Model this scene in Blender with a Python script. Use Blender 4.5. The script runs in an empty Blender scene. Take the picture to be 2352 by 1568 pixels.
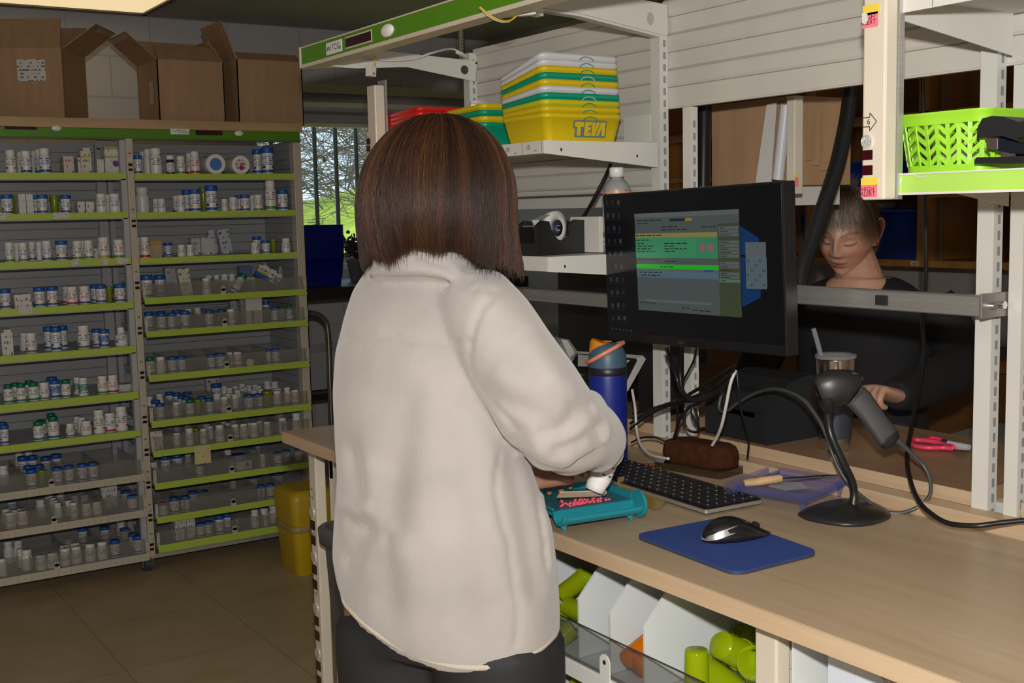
import bpy, bmesh, math, random
import numpy as np
from mathutils import Vector, Matrix, Euler, Quaternion, noise
random.seed(7)
S = bpy.context.scene
COL = S.collection
PI = math.pi
# ------------------------------------------------------------------ camera (room frame: X along the shelving, Y along the bench, Z up)
FPX, YAW, PITCH, ROLL, HC = 2710.3, 0.577789, 0.109604, 0.0216085, 1.40
_cy, _sy, _cp, _sp = math.cos(YAW), math.sin(YAW), math.cos(PITCH), math.sin(PITCH)
_f = Vector((_sy*_cp, _cy*_cp, -_sp)); _r = Vector((_cy, -_sy, 0)); _d = _f.cross(_r)
_cr, _sr = math.cos(ROLL), math.sin(ROLL)
RX, RD, RF = _cr*_r + _sr*_d, -_sr*_r + _cr*_d, _f
CAM = Vector((0, 0, HC))
cam_data = bpy.data.cameras.new('camera'); cam = bpy.data.objects.new('camera', cam_data); COL.objects.link(cam)
cam_data.sensor_width = 36; cam_data.lens = FPX/2352*36; cam_data.clip_start = 0.05; cam_data.clip_end = 300
cam.matrix_world = Matrix(((RX.x, -RD.x, -RF.x, 0), (RX.y, -RD.y, -RF.y, 0), (RX.z, -RD.z, -RF.z, HC), (0, 0, 0, 1)))
S.camera = cam
# ------------------------------------------------------------------ light and exposure
S.view_settings.view_transform = 'Standard'; S.view_settings.look = 'None'
S.view_settings.exposure = 0.0; S.view_settings.gamma = 1.0
S.cycles.transparent_max_bounces = 24; S.cycles.max_bounces = 8
W = bpy.data.worlds.new('sky'); S.world = W; W.use_nodes = True
_b = W.node_tree.nodes['Background']; _b.inputs[0].default_value = (0.62, 0.78, 1.0, 1); _b.inputs[1].default_value = 1.5
fl = bpy.data.lights.new('camera_flash', 'POINT'); fl.energy = 135; fl.color = (1.0, 0.97, 0.93); fl.shadow_soft_size = 0.02
flo = bpy.data.objects.new('camera_flash', fl); COL.objects.link(flo); flo.location = CAM - RD*0.13 - RF*0.02
sun = bpy.data.lights.new('sun', 'SUN'); sun.energy = 5.0; sun.angle = 0.02; sun.color = (1, 0.95, 0.86)
suno = bpy.data.objects.new('sun', sun); COL.objects.link(suno); suno.rotation_euler = (math.radians(48), math.radians(-8), math.radians(60))

def ray(x, y): return RX*((x-1176)/FPX) + RD*((y-784)/FPX) + RF
def pX(x, y, v): d = ray(x, y); return CAM + d*(v/d.x)
def pY(x, y, v): d = ray(x, y); return CAM + d*(v/d.y)
def pZ(x, y, v): d = ray(x, y); return CAM + d*((v-HC)/d.z)
def pT(x, y, t): return CAM + ray(x, y)*t

# ------------------------------------------------------------------ materials
MATS = {}
def _nt(name):
    m = bpy.data.materials.new(name); m.use_nodes = True; nt = m.node_tree
    return m, nt, nt.nodes['Principled BSDF']
def mat(name, col, rough=0.5, metal=0.0, bump=0.0, bscale=200.0, var=0.0, vscale=8.0, spec=0.5, emit=None, estr=0.0, stretch=None, sheen=0.0):
    if name in MATS: return MATS[name]
    m, nt, b = _nt(name); N, L = nt.nodes, nt.links
    b.inputs['Base Color'].default_value = (*col, 1); b.inputs['Roughness'].default_value = rough
    b.inputs['Metallic'].default_value = metal; b.inputs['Specular IOR Level'].default_value = spec
    if sheen: b.inputs['Sheen Weight'].default_value = sheen
    tc = N.new('ShaderNodeTexCoord'); mp = N.new('ShaderNodeMapping'); L.new(tc.outputs['Object'], mp.inputs[0])
    if stretch: mp.inputs['Scale'].default_value = stretch
    n1 = N.new('ShaderNodeTexNoise'); n1.inputs['Scale'].default_value = vscale; n1.inputs['Detail'].default_value = 4; L.new(mp.outputs[0], n1.inputs['Vector'])
    v = var if var else 0.04
    r = N.new('ShaderNodeValToRGB'); e = r.color_ramp.elements
    e[0].position = 0.3; e[1].position = 0.7
    e[0].color = (*[c*(1-v) for c in col], 1); e[1].color = (*[min(1, c*(1+v)) for c in col], 1)
    L.new(n1.outputs['Fac'], r.inputs[0]); L.new(r.outputs[0], b.inputs['Base Color'])
    if bump:
        n2 = N.new('ShaderNodeTexNoise'); n2.inputs['Scale'].default_value = bscale; n2.inputs['Detail'].default_value = 3; L.new(mp.outputs[0], n2.inputs['Vector'])
        bp = N.new('ShaderNodeBump'); bp.inputs['Strength'].default_value = bump; bp.inputs['Distance'].default_value = 0.002
        L.new(n2.outputs['Fac'], bp.inputs['Height']); L.new(bp.outputs[0], b.inputs['Normal'])
    if emit:
        b.inputs['Emission Color'].default_value = (*emit, 1); b.inputs['Emission Strength'].default_value = estr
    MATS[name] = m
    return m
def mat_clear(name, col, alpha=0.25, rough=0.12, edge=0.4):
    """clear plastic: mostly see-through, a little of its own tint and gloss"""
    if name in MATS: return MATS[name]
    m, nt, b = _nt(name); N, L = nt.nodes, nt.links
    b.inputs['Base Color'].default_value = (*col, 1); b.inputs['Roughness'].default_value = rough
    t = N.new('ShaderNodeBsdfTransparent'); t.inputs[0].default_value = (*[0.55+0.45*c for c in col], 1)
    lw = N.new('ShaderNodeLayerWeight'); lw.inputs['Blend'].default_value = 0.25
    ma = N.new('ShaderNodeMath'); ma.operation = 'MULTIPLY_ADD'; ma.inputs[1].default_value = edge; ma.inputs[2].default_value = alpha; ma.use_clamp = True
    L.new(lw.outputs['Facing'], ma.inputs[0])
    mx = N.new('ShaderNodeMixShader'); L.new(ma.outputs[0], mx.inputs[0]); L.new(t.outputs[0], mx.inputs[1]); L.new(b.outputs[0], mx.inputs[2])
    L.new(mx.outputs[0], N['Material Output'].inputs['Surface'])
    MATS[name] = m
    return m
def mat_wood(name, c0, c1, scale=(18, 1.2, 18), rough=0.35, fine=0.15):
    if name in MATS: return MATS[name]
    m, nt, b = _nt(name); N, L = nt.nodes, nt.links
    tc = N.new('ShaderNodeTexCoord'); mp = N.new('ShaderNodeMapping'); mp.inputs['Scale'].default_value = scale; L.new(tc.outputs['Object'], mp.inputs[0])
    n = N.new('ShaderNodeTexNoise'); n.inputs['Scale'].default_value = 1.6; n.inputs['Detail'].default_value = 6; n.inputs['Distortion'].default_value = 0.8; L.new(mp.outputs[0], n.inputs['Vector'])
    mp2 = N.new('ShaderNodeMapping'); mp2.inputs['Scale'].default_value = tuple(s*7 for s in scale); L.new(tc.outputs['Object'], mp2.inputs[0])
    n2 = N.new('ShaderNodeTexNoise'); n2.inputs['Scale'].default_value = 2; n2.inputs['Detail'].default_value = 3; L.new(mp2.outputs[0], n2.inputs['Vector'])
    mm = N.new('ShaderNodeMix'); mm.inputs[0].default_value = fine; L.new(n.outputs['Fac'], mm.inputs[2]); L.new(n2.outputs['Fac'], mm.inputs[3])
    r = N.new('ShaderNodeValToRGB'); e = r.color_ramp.elements; e[0].position = 0.36; e[1].position = 0.64; e[0].color = (*c0, 1); e[1].color = (*c1, 1)
    L.new(mm.outputs[0], r.inputs[0]); L.new(r.outputs[0], b.inputs['Base Color']); b.inputs['Roughness'].default_value = rough
    MATS[name] = m
    return m
def mat_text(name, base, ink, lines=420.0, grain=900.0, dens=0.52, rough=0.4, emit=0.0):
    """printed matter: rows of broken ink marks on a plain ground, in object space"""
    if name in MATS: return MATS[name]
    m, nt, b = _nt(name); N, L = nt.nodes, nt.links
    tc = N.new('ShaderNodeTexCoord'); sx = N.new('ShaderNodeSeparateXYZ'); L.new(tc.outputs['Object'], sx.inputs[0])
    k = N.new('ShaderNodeMath'); k.operation = 'MULTIPLY'; k.inputs[1].default_value = lines; L.new(sx.outputs['Z'], k.inputs[0])
    s = N.new('ShaderNodeMath'); s.operation = 'SINE'; L.new(k.outputs[0], s.inputs[0])
    g = N.new('ShaderNodeMath'); g.operation = 'GREATER_THAN'; g.inputs[1].default_value = 0.15; L.new(s.outputs[0], g.inputs[0])
    fl_ = N.new('ShaderNodeMath'); fl_.operation = 'FLOOR'; kk = N.new('ShaderNodeMath'); kk.operation = 'MULTIPLY'; kk.inputs[1].default_value = 1/(2*PI); L.new(k.outputs[0], kk.inputs[0]); L.new(kk.outputs[0], fl_.inputs[0])
    cb = N.new('ShaderNodeCombineXYZ'); L.new(sx.outputs['X'], cb.inputs[0]); L.new(sx.outputs['Y'], cb.inputs[1]); L.new(fl_.outputs[0], cb.inputs[2])
    mp = N.new('ShaderNodeMapping'); mp.inputs['Scale'].default_value = (grain, grain, 3.7); L.new(cb.outputs[0], mp.inputs[0])
    n = N.new('ShaderNodeTexNoise'); n.inputs['Scale'].default_value = 0.45; n.inputs['Detail'].default_value = 2; L.new(mp.outputs[0], n.inputs['Vector'])
    g2 = N.new('ShaderNodeMath'); g2.operation = 'GREATER_THAN'; g2.inputs[1].default_value = dens; L.new(n.outputs['Fac'], g2.inputs[0])
    mu = N.new('ShaderNodeMath'); mu.operation = 'MULTIPLY'; L.new(g.outputs[0], mu.inputs[0]); L.new(g2.outputs[0], mu.inputs[1])
    mx = N.new('ShaderNodeMix'); mx.data_type = 'RGBA'; L.new(mu.outputs[0], mx.inputs[0]); mx.inputs[6].default_value = (*base, 1); mx.inputs[7].default_value = (*ink, 1)
    L.new(mx.outputs[2], b.inputs['Base Color']); b.inputs['Roughness'].default_value = rough
    if emit:
        b.inputs['Base Color'].default_value = (0, 0, 0, 1); L.remove(b.inputs['Base Color'].links[0])
        L.new(mx.outputs[2], b.inputs['Emission Color']); b.inputs['Emission Strength'].default_value = emit
    MATS[name] = m
    return m
def mat_lamp(name, col, strength):
    return mat(name, (0.8, 0.8, 0.8), 0.5, emit=col, estr=strength)

# ------------------------------------------------------------------ mesh building
def rotm(rx=0, ry=0, rz=0): return Euler((rx, ry, rz)).to_matrix()
def frame_to(d):
    d = Vector(d).normalized(); up = Vector((0, 0, 1)) if abs(d.z) < 0.95 else Vector((0, 1, 0))
    x = up.cross(d).normalized(); y = d.cross(x)
    return x, y, d
def smooth_path(pts, k=6):
    P = [Vector(p) for p in pts]; out = []
    if len(P) < 3: return P
    for i in range(len(P)-1):
        p0 = P[i-1] if i else P[0]*2-P[1]; p1, p2 = P[i], P[i+1]; p3 = P[i+2] if i+2 < len(P) else P[-1]*2-P[-2]
        for j in range(k):
            t = j/k
            out.append(0.5*((2*p1)+(p2-p0)*t+(2*p0-5*p1+4*p2-p3)*t*t+(3*p1-p0-3*p2+p3)*t**3))
    out.append(P[-1]); return out
class MB:
    def __init__(s): s.v = []; s.f = []; s.m = []; s.sm = []
    def add(s, vs, fs, mi=0, smooth=False):
        o = len(s.v); s.v += [tuple(v) for v in vs]
        for f in fs: s.f.append(tuple(i+o for i in f)); s.m.append(mi); s.sm.append(smooth)
        return s
    def box(s, lo, hi, mi=0):
        x0, y0, z0 = lo; x1, y1, z1 = hi
        x0, x1 = min(x0, x1), max(x0, x1); y0, y1 = min(y0, y1), max(y0, y1); z0, z1 = min(z0, z1), max(z0, z1)
        return s.add([(x0,y0,z0),(x1,y0,z0),(x1,y1,z0),(x0,y1,z0),(x0,y0,z1),(x1,y0,z1),(x1,y1,z1),(x0,y1,z1)],
              [(0,3,2,1),(4,5,6,7),(0,1,5,4),(1,2,6,5),(2,3,7,6),(3,0,4,7)], mi)
    def obox(s, c, size, M=None, mi=0):
        M = M or Matrix.Identity(3); c = Vector(c); h = [k/2 for k in size]
        vs = [c + M @ Vector((a*h[0], b*h[1], d*h[2])) for d in (-1, 1) for (a, b) in ((-1,-1),(1,-1),(1,1),(-1,1))]
        return s.add(vs, [(0,3,2,1),(4,5,6,7),(0,1,5,4),(1,2,6,5),(2,3,7,6),(3,0,4,7)], mi)
    def quad(s, a, b, c, d, mi=0): return s.add([a, b, c, d], [(0,1,2,3)], mi)
    def cyl(s, p0, p1, r0, r1=None, n=16, caps=True, mi=0, smooth=True):
        r1 = r0 if r1 is None else r1; p0, p1 = Vector(p0), Vector(p1); x, y, d = frame_to(p1-p0)
        A = [(math.cos(2*PI*i/n), math.sin(2*PI*i/n)) for i in range(n)]
        vs = [p0+(x*a+y*b)*r0 for a, b in A]+[p1+(x*a+y*b)*r1 for a, b in A]
        s.add(vs, [(i, (i+1) % n, n+(i+1) % n, n+i) for i in range(n)], mi, smooth)
        if caps: s.add(vs[:n], [tuple(range(n-1, -1, -1))], mi); s.add(vs[n:], [tuple(range(n))], mi)
        return s
    def lathe(s, prof, n=24, M=None, mis=None, smooth=True, sel=None):
        M = M or Matrix.Identity(4); vs = []; fs = []
        for (r, z) in prof:
            for i in range(n): a = 2*PI*i/n; vs.append(M @ Vector((r*math.cos(a), r*math.sin(a), z)))
        o = len(s.v); s.v += [tuple(v) for v in vs]
        for k in range(len(prof)-1):
            for i in range(n):
                s.f.append((o+k*n+i, o+k*n+(i+1) % n, o+(k+1)*n+(i+1) % n, o+(k+1)*n+i))
                mi = mis[k] if mis else 0
                if callable(mi): mi = mi(i)
                s.m.append(mi); s.sm.append(smooth)
        return s
    def tube(s, pts, r, n=8, k=6, caps=True, mi=0):
        P = smooth_path(pts, k) if k else [Vector(p) for p in pts]
        rs = r if isinstance(r, (list, tuple)) else None
        m = len(P); vs = []; T = []
        for i in range(m): T.append(((P[min(i+1, m-1)]-P[max(i-1, 0)])).normalized())
        x, y, _ = frame_to(T[0])
        for i in range(m):
            x = (x - T[i]*x.dot(T[i])).normalized(); y = T[i].cross(x)
            rr = np.interp(i/(m-1), np.linspace(0, 1, len(rs)), rs) if rs else r
            for j in range(n): a = 2*PI*j/n; vs.append(P[i]+(x*math.cos(a)+y*math.sin(a))*rr)
        fs = [(i*n+j, i*n+(j+1) % n, (i+1)*n+(j+1) % n, (i+1)*n+j) for i in range(m-1) for j in range(n)]
        s.add(vs, fs, mi, True)
        if caps: s.add(vs[:n], [tuple(range(n-1, -1, -1))], mi); s.add(vs[-n:], [tuple(range(n))], mi)
        return s
    def prism(s, poly, f, d, mi=0, side_mi=None):
        """poly: 2-D outline; f(u,v) -> point; d: extrusion vector"""
        n = len(poly); A = [Vector(f(*p)) for p in poly]; d = Vector(d); B = [a+d for a in A]
        s.add(A, [tuple(range(n-1, -1, -1))], mi); s.add(B, [tuple(range(n))], mi)
        s.add(A+B, [(i, (i+1) % n, n+(i+1) % n, n+i) for i in range(n)], mi if side_mi is None else side_mi)
        return s
    def loft(s, rings, closed=True, caps=True, mi=0, smooth=True):
        n = len(rings[0]); m = len(rings); vs = [p for r in rings for p in r]; kk = n if closed else n-1
        s.add(vs, [(i*n+j, i*n+(j+1) % n, (i+1)*n+(j+1) % n, (i+1)*n+j) for i in range(m-1) for j in range(kk)], mi, smooth)
        if caps and closed: s.add(rings[0], [tuple(range(n-1, -1, -1))], mi, smooth); s.add(rings[-1], [tuple(range(n))], mi, smooth)
        return s
    def sphere(s, c, r, n=12, m=8, mi=0):
        c = Vector(c); r = r if isinstance(r, (list, tuple)) else (r, r, r)
        rings = []
        for i in range(1, m):
            t = PI*i/m
            rings.append([c+Vector((r[0]*math.sin(t)*math.cos(2*PI*j/n), r[1]*math.sin(t)*math.sin(2*PI*j/n), -r[2]*math.cos(t))) for j in range(n)])
        return s.loft(rings, mi=mi)
    def xf(s, M):
        s.v = [tuple(M @ Vector(v)) for v in s.v]; return s
    def join(s, o, M=None, mi=None):
        vs = [tuple(M @ Vector(v)) for v in o.v] if M else o.v; k = len(s.v); s.v += vs
        s.f += [tuple(i+k for i in f) for f in o.f]; s.m += o.m if mi is None else [mi]*len(o.m); s.sm += o.sm; return s
    def build(s, name, mats, parent=None, world=True, bevel=0.0, seg=2, merge=False, subd=0):
        while parent is not None and parent.parent and parent.parent.parent: parent = parent.parent      # thing > part > sub-part, no deeper
        root = parent
        while root is not None and root.parent: root = root.parent
        off = Vector(root.location) if (root is not None and world) else Vector((0, 0, 0))
        # parts are stored relative to their thing's origin (things that use world coordinates carry no rotation)
        me = bpy.data.meshes.new(name); me.from_pydata([(v[0]-off.x, v[1]-off.y, v[2]-off.z) for v in s.v], [], s.f)
        mats = mats if isinstance(mats, (list, tuple)) else [mats]
        for m in mats: me.materials.append(m)
        me.polygons.foreach_set('material_index', s.m); me.polygons.foreach_set('use_smooth', s.sm); me.update()
        if merge:
            bm = bmesh.new(); bm.from_mesh(me); bmesh.ops.remove_doubles(bm, verts=bm.verts, dist=1e-5); bmesh.ops.recalc_face_normals(bm, faces=bm.faces); bm.to_mesh(me); bm.free()
        o = bpy.data.objects.new(name, me); COL.objects.link(o)
        if parent is not None: o.parent = parent
        if bevel:
            b = o.modifiers.new('edge', 'BEVEL'); b.width = bevel; b.segments = seg; b.limit_method = 'ANGLE'; b.angle_limit = math.radians(40)
        if subd:
            b = o.modifiers.new('smooth', 'SUBSURF'); b.levels = subd; b.render_levels = subd
        return o
def tag(o, label=None, cat=None, group=None, kind=None):
    if label: o['label'] = label
    if cat: o['category'] = cat
    if group: o['group'] = group
    if kind: o['kind'] = kind
    return o
def thing(name, label, cat, loc=(0,0,0), rot=(0,0,0), group=None):
    o = bpy.data.objects.new(name, None); COL.objects.link(o); o.location = loc; o.rotation_euler = rot; o.empty_display_size = 0.05
    return tag(o, label, cat, group)
def kids(o): return KID.get(o.name, [])
def copy_tree(o, children):
    """a thing and copies of its parts (and their sub-parts); children: {object: [child objects]}"""
    c = o.copy(); COL.objects.link(c)
    for ch in children.get(o, []):
        d = copy_tree(ch, children); d.parent = c
    return c
_TXT = {}
def text_mb(txt, size, f, mi=0, depth=0.0004, bold=False):
    """flat lettering as geometry; f(u,v,w) maps text plane (u along the line, v up) to a point"""
    if txt not in _TXT:
        cu = bpy.data.curves.new('t', 'FONT'); cu.body = txt; cu.size = 1; cu.resolution_u = 3; cu.align_x = 'CENTER'; cu.align_y = 'CENTER'
        ob = bpy.data.objects.new('t', cu); COL.objects.link(ob); bpy.context.view_layer.update()
        dg = bpy.context.evaluated_depsgraph_get(); me = bpy.data.meshes.new_from_object(ob.evaluated_get(dg))
        _TXT[txt] = ([tuple(v.co) for v in me.vertices], [tuple(p.vertices) for p in me.polygons])
        bpy.data.objects.remove(ob); bpy.data.curves.remove(cu); bpy.data.meshes.remove(me)
    vs, fs = _TXT[txt]; b = MB()
    b.add([f(x*size, y*size, depth) for x, y, z in vs], fs, mi)
    return b
ORD = 'first second third fourth fifth sixth seventh eighth ninth tenth eleventh twelfth thirteenth fourteenth fifteenth sixteenth seventeenth eighteenth nineteenth twentieth twenty-first twenty-second twenty-third twenty-fourth twenty-fifth twenty-sixth twenty-seventh twenty-eighth twenty-ninth thirtieth'.split()
# ================================================================== the room shell
YB = 6.0; ZC = 2.40
M_wall = None
def wall_mat():
    m, nt, b = _nt('painted_block'); N, L = nt.nodes, nt.links
    tc = N.new('ShaderNodeTexCoord'); mp = N.new('ShaderNodeMapping'); mp.inputs['Rotation'].default_value = (PI/2, 0, 0); L.new(tc.outputs['Object'], mp.inputs[0])
    br = N.new('ShaderNodeTexBrick'); br.inputs['Scale'].default_value = 1.0; br.inputs['Brick Width'].default_value = 0.4; br.inputs['Row Height'].default_value = 0.2; br.inputs['Mortar Size'].default_value = 0.005; br.inputs['Mortar Smooth'].default_value = 0.4
    br.inputs['Color1'].default_value = (0.52, 0.50, 0.50, 1); br.inputs['Color2'].default_value = (0.50, 0.485, 0.48, 1); br.inputs['Mortar'].default_value = (0.40, 0.385, 0.38, 1)
    L.new(mp.outputs[0], br.inputs['Vector']); L.new(br.outputs['Color'], b.inputs['Base Color']); b.inputs['Roughness'].default_value = 0.45
    n2 = N.new('ShaderNodeTexNoise'); n2.inputs['Scale'].default_value = 90
    L.new(tc.outputs['Object'], n2.inputs['Vector'])
    ad = N.new('ShaderNodeMath'); ad.operation = 'MULTIPLY_ADD'; ad.inputs[1].default_value = -1.0
    L.new(br.outputs['Fac'], ad.inputs[0]); L.new(n2.outputs['Fac'], ad.inputs[2])
    bp = N.new('ShaderNodeBump'); bp.inputs['Strength'].default_value = 0.35; bp.inputs['Distance'].default_value = 0.003; L.new(ad.outputs[0], bp.inputs['Height']); L.new(bp.outputs[0], b.inputs['Normal'])
    return m
def floor_mat():
    m, nt, b = _nt('vinyl_floor'); N, L = nt.nodes, nt.links
    tc = N.new('ShaderNodeTexCoord'); mp = N.new('ShaderNodeMapping'); L.new(tc.outputs['Object'], mp.inputs[0]); mp.inputs['Rotation'].default_value = (0, 0, 0.0)
    n1 = N.new('ShaderNodeTexNoise'); n1.inputs['Scale'].default_value = 6; n1.inputs['Detail'].default_value = 8; n1.inputs['Roughness'].default_value = 0.7; L.new(mp.outputs[0], n1.inputs['Vector'])
    r = N.new('ShaderNodeValToRGB'); e = r.color_ramp.elements; e[0].position = 0.3; e[1].position = 0.72; e[0].color = (0.40, 0.30, 0.17, 1); e[1].color = (0.53, 0.42, 0.26, 1); L.new(n1.outputs['Fac'], r.inputs[0])
    br = N.new('ShaderNodeTexBrick'); br.offset = 0.0; br.inputs['Brick Width'].default_value = 0.457; br.inputs['Row Height'].default_value = 0.457; br.inputs['Mortar Size'].default_value = 0.0022; br.inputs['Scale'].default_value = 1
    br.inputs['Color1'].default_value = (1, 1, 1, 1); br.inputs['Color2'].default_value = (0.93, 0.93, 0.93, 1); br.inputs['Mortar'].default_value = (0.62, 0.6, 0.56, 1); L.new(mp.outputs[0], br.inputs['Vector'])
    mx = N.new('ShaderNodeMix'); mx.data_type = 'RGBA'; mx.blend_type = 'MULTIPLY'; mx.inputs[0].default_value = 1; L.new(r.outputs[0], mx.inputs[6]); L.new(br.outputs['Color'], mx.inputs[7])
    L.new(mx.outputs[2], b.inputs['Base Color']); b.inputs['Roughness'].default_value = 0.38
    return m
MW = wall_mat(); MF = floor_mat()
MC = mat('ceiling_tile', (0.40, 0.37, 0.32), 0.85, bump=0.3, bscale=150)
def struct(name, mb, m, parent=None, **k):
    o = mb.build(name, m, parent, **k)
    if parent is None: o['kind'] = 'structure'
    return o
X0, X1, Y0 = -2.6, 3.8, -2.2
struct('floor', MB().box((X0-.1, Y0-.1, -0.08), (X1+.1, YB+.15, 0)), MF)
struct('ceiling', MB().box((X0-.1, Y0-.1, ZC), (X1+.1, YB+.15, ZC+.1)), MC)
struct('wall_left', MB().box((X0-.1, Y0, 0), (X0, YB, ZC)), MW)
struct('wall_right', MB().box((X1, Y0, 0), (X1+.1, YB, ZC)), mat('right_wall_paint', (0.42, 0.38, 0.34), .7))
struct('wall_front', MB().box((X0, Y0-.1, 0), (X1, Y0, ZC)), MW)
# back wall with the window opening
WX0, WX1 = 2.30, 3.62
WZ1 = pY(700, 198, YB).z; WZ0 = pY(800, 604, YB).z
b = MB().box((X0, YB, 0), (WX0, YB+.15, ZC)).box((WX1, YB, 0), (X1, YB+.15, ZC)).box((WX0, YB, 0), (WX1, YB+.15, WZ0)).box((WX0, YB, WZ1), (WX1, YB+.15, ZC))
struct('wall_back', b, MW)
M_wf = mat('window_white', (0.62, 0.62, 0.60), .4)
b = MB(); t = .045
b.box((WX0, YB+.03, WZ0), (WX0+t, YB+.10, WZ1)).box((WX1-t, YB+.03, WZ0), (WX1, YB+.10, WZ1)).box((WX0, YB+.03, WZ0), (WX1, YB+.10, WZ0+t)).box((WX0, YB+.03, WZ1-t), (WX1, YB+.10, WZ1))
win = struct('window_1', b, M_wf)
g = MB().box((WX0+t, YB+.060, WZ0+t), (WX1-t, YB+.066, WZ1-t)).build('window_pane', mat_clear('window_glass', (0.92, 0.96, 0.95), 0.03, 0.02), win)
MB().box((WX0-.05, YB-.09, WZ0-.03), (WX1+.05, YB+.03, WZ0)).build('window_sill', M_wf, win)
# security bars outside the pane
M_bar = mat('bar_black', (0.012, 0.012, 0.012), .4)
gr = thing('window_grille', 'black vertical security bars over the window panes', 'grille', (WX0, YB+.09, WZ0))
xs = [pY(px, 400, YB+.09).x for px in (725, 773, 822)]; st = xs[1]-xs[0]
b = MB().box((WX0, YB+.082, WZ0+.01), (WX1, YB+.098, WZ0+.035)).box((WX0, YB+.082, WZ1-.04), (WX1, YB+.098, WZ1-.01))
b.build('rail', M_bar, gr)
for k in range(-3, 12):
    x = xs[0]+k*st
    if WX0+.05 < x < WX1-.05: MB().cyl((x, YB+.09, WZ0+.035), (x, YB+.09, WZ1-.04), .0125, n=10).build('bar', M_bar, gr)
# the blind gathered at the head of the window
bl = thing('venetian_blind', 'grey horizontal blind pulled half down over the window', 'blind', (WX0, YB-.03, WZ1))
zs = [pY(700, y, YB-.03).z for y in (196, 213, 233, 244, 254, 262, 283, 291)]
M_bg = mat('blind_grey', (0.30, 0.29, 0.28), .5); M_by = mat('blind_cream', (0.58, 0.55, 0.38), .5); M_bd = mat('blind_dark', (0.15, 0.145, 0.145), .5)
MB().box((WX0+.01, YB-.055, zs[1]), (WX1-.01, YB-.005, zs[0]+.01)).build('head_rail', M_by, bl)
for (a, c, m) in ((1, 2, M_bg), (2, 3, M_by), (3, 4, M_bg), (4, 5, M_bd), (5, 6, M_bg)):
    n = max(1, round((zs[a]-zs[c])/.02)); h = (zs[a]-zs[c])/n
    for k in range(n):
        z = zs[a]-k*h
        MB().add([(WX0+.02, YB-.045, z-h-.001), (WX1-.02, YB-.045, z-h-.001), (WX1-.02, YB-.036, z+.002), (WX0+.02, YB-.036, z+.002), (WX0+.02, YB-.043, z-h-.001), (WX1-.02, YB-.043, z-h-.001), (WX1-.02, YB-.034, z+.002), (WX0+.02, YB-.034, z+.002)],
            [(0,1,2,3),(7,6,5,4),(0,4,5,1),(1,5,6,2),(2,6,7,3),(3,7,4,0)]).build('slat', m, bl)
MB().box((WX0+.02, YB-.055, zs[7]), (WX1-.02, YB-.015, zs[6])).build('bottom_rail', M_by, bl)
cx_ = pY(742, 350, YB-.05).x
MB().cyl((cx_, YB-.06, zs[7]), (cx_, YB-.06, pY(742, 365, YB-.06).z), .0015, n=6).cyl((cx_, YB-.06, pY(742, 360, YB-.06).z), (cx_, YB-.06, pY(742, 372, YB-.06).z), .003, .011, n=10).build('pull_cord', mat('cord_grey', (.3, .3, .3), .6), bl)
# ------------------------------------------------------------------ outside: a grassy bank and bare trees
def bank_mat():
    m, nt, b = _nt('bank_grass'); N, L = nt.nodes, nt.links
    tc = N.new('ShaderNodeTexCoord'); n = N.new('ShaderNodeTexNoise'); n.inputs['Scale'].default_value = 1.3; n.inputs['Detail'].default_value = 10; n.inputs['Roughness'].default_value = .75; L.new(tc.outputs['Object'], n.inputs['Vector'])
    r = N.new('ShaderNodeValToRGB'); e = r.color_ramp.elements; e[0].position = .32; e[1].position = .68; e[0].color = (.20, .30, .025, 1); e[1].color = (.42, .55, .05, 1); L.new(n.outputs['Fac'], r.inputs[0]); L.new(r.outputs[0], b.inputs['Base Color']); b.inputs['Roughness'].default_value = .9
    return m
def hill(x, y):
    u = min(max((y-YB-1.0)/7.0, 0), 1); c = 1.18+0.16*(x-3.6)
    return -0.4 + (c+0.4)*u*u*(3-2*u) + 0.05*math.sin(x*.9)+0.04*math.sin(y*.9+x) - 0.12*max(0, y-YB-8.5)
b = MB(); n = 44; vs = []
for j in range(n+1):
    for i in range(n+1):
        x = -6+34*i/n; y = YB+.6+16*j/n; vs.append((x, y, min(hill(x, y), 4.2)))
b.add(vs, [(j*(n+1)+i, j*(n+1)+i+1, (j+1)*(n+1)+i+1, (j+1)*(n+1)+i) for j in range(n) for i in range(n)], smooth=True)
hl = b.build('ground_outside', bank_mat()); hl['kind'] = 'structure'
M_bark = mat('bark', (0.10, 0.08, 0.06), .9)
def tree(base, h, seed, name, label):
    rnd = random.Random(seed); b = MB()
    def grow(p, d, L, r, lev):
        pts = [p]; q = p.copy(); dd = d.copy()
        for k in range(4):
            dd = (dd + Vector((rnd.uniform(-.22,.22), rnd.uniform(-.22,.22), rnd.uniform(-.12,.16)))).normalized(); q = q+dd*L/4; pts.append(q.copy())
        b.tube(pts, [r, r*.6], n=5 if lev else 8, k=2, caps=False)
        if lev < 4:
            for k in range(10 if lev == 0 else (5 if lev < 3 else 4)):
                t = rnd.uniform(.12 if lev == 0 else .25, 1); i = min(int(t*4), 3); pp = pts[i].lerp(pts[i+1], t*4-i)
                a = rnd.uniform(0, 2*PI); s = Vector((math.cos(a), math.sin(a), rnd.uniform(-.35, .5)))
                grow(pp, (dd*.5+s).normalized(), L*rnd.uniform(.55, .8), max(r*.60*(1-.2*t), .004), lev+1)
    grow(Vector(base), Vector((0, 0, 1)), h, h*.010, 0)
    o = b.build(name, M_bark); return tag(o, label, 'tree', 'bare trees outside')
def ground_at(px, py, y): p = pY(px, py, y); return (p.x, p.y, min(hill(p.x, p.y)-.05, .55))
tree(ground_at(655, 470, 11.0), 2.0, 3, 'bare_tree', 'bare leafless tree whose branches reach in from the shelving side of the window')
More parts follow.
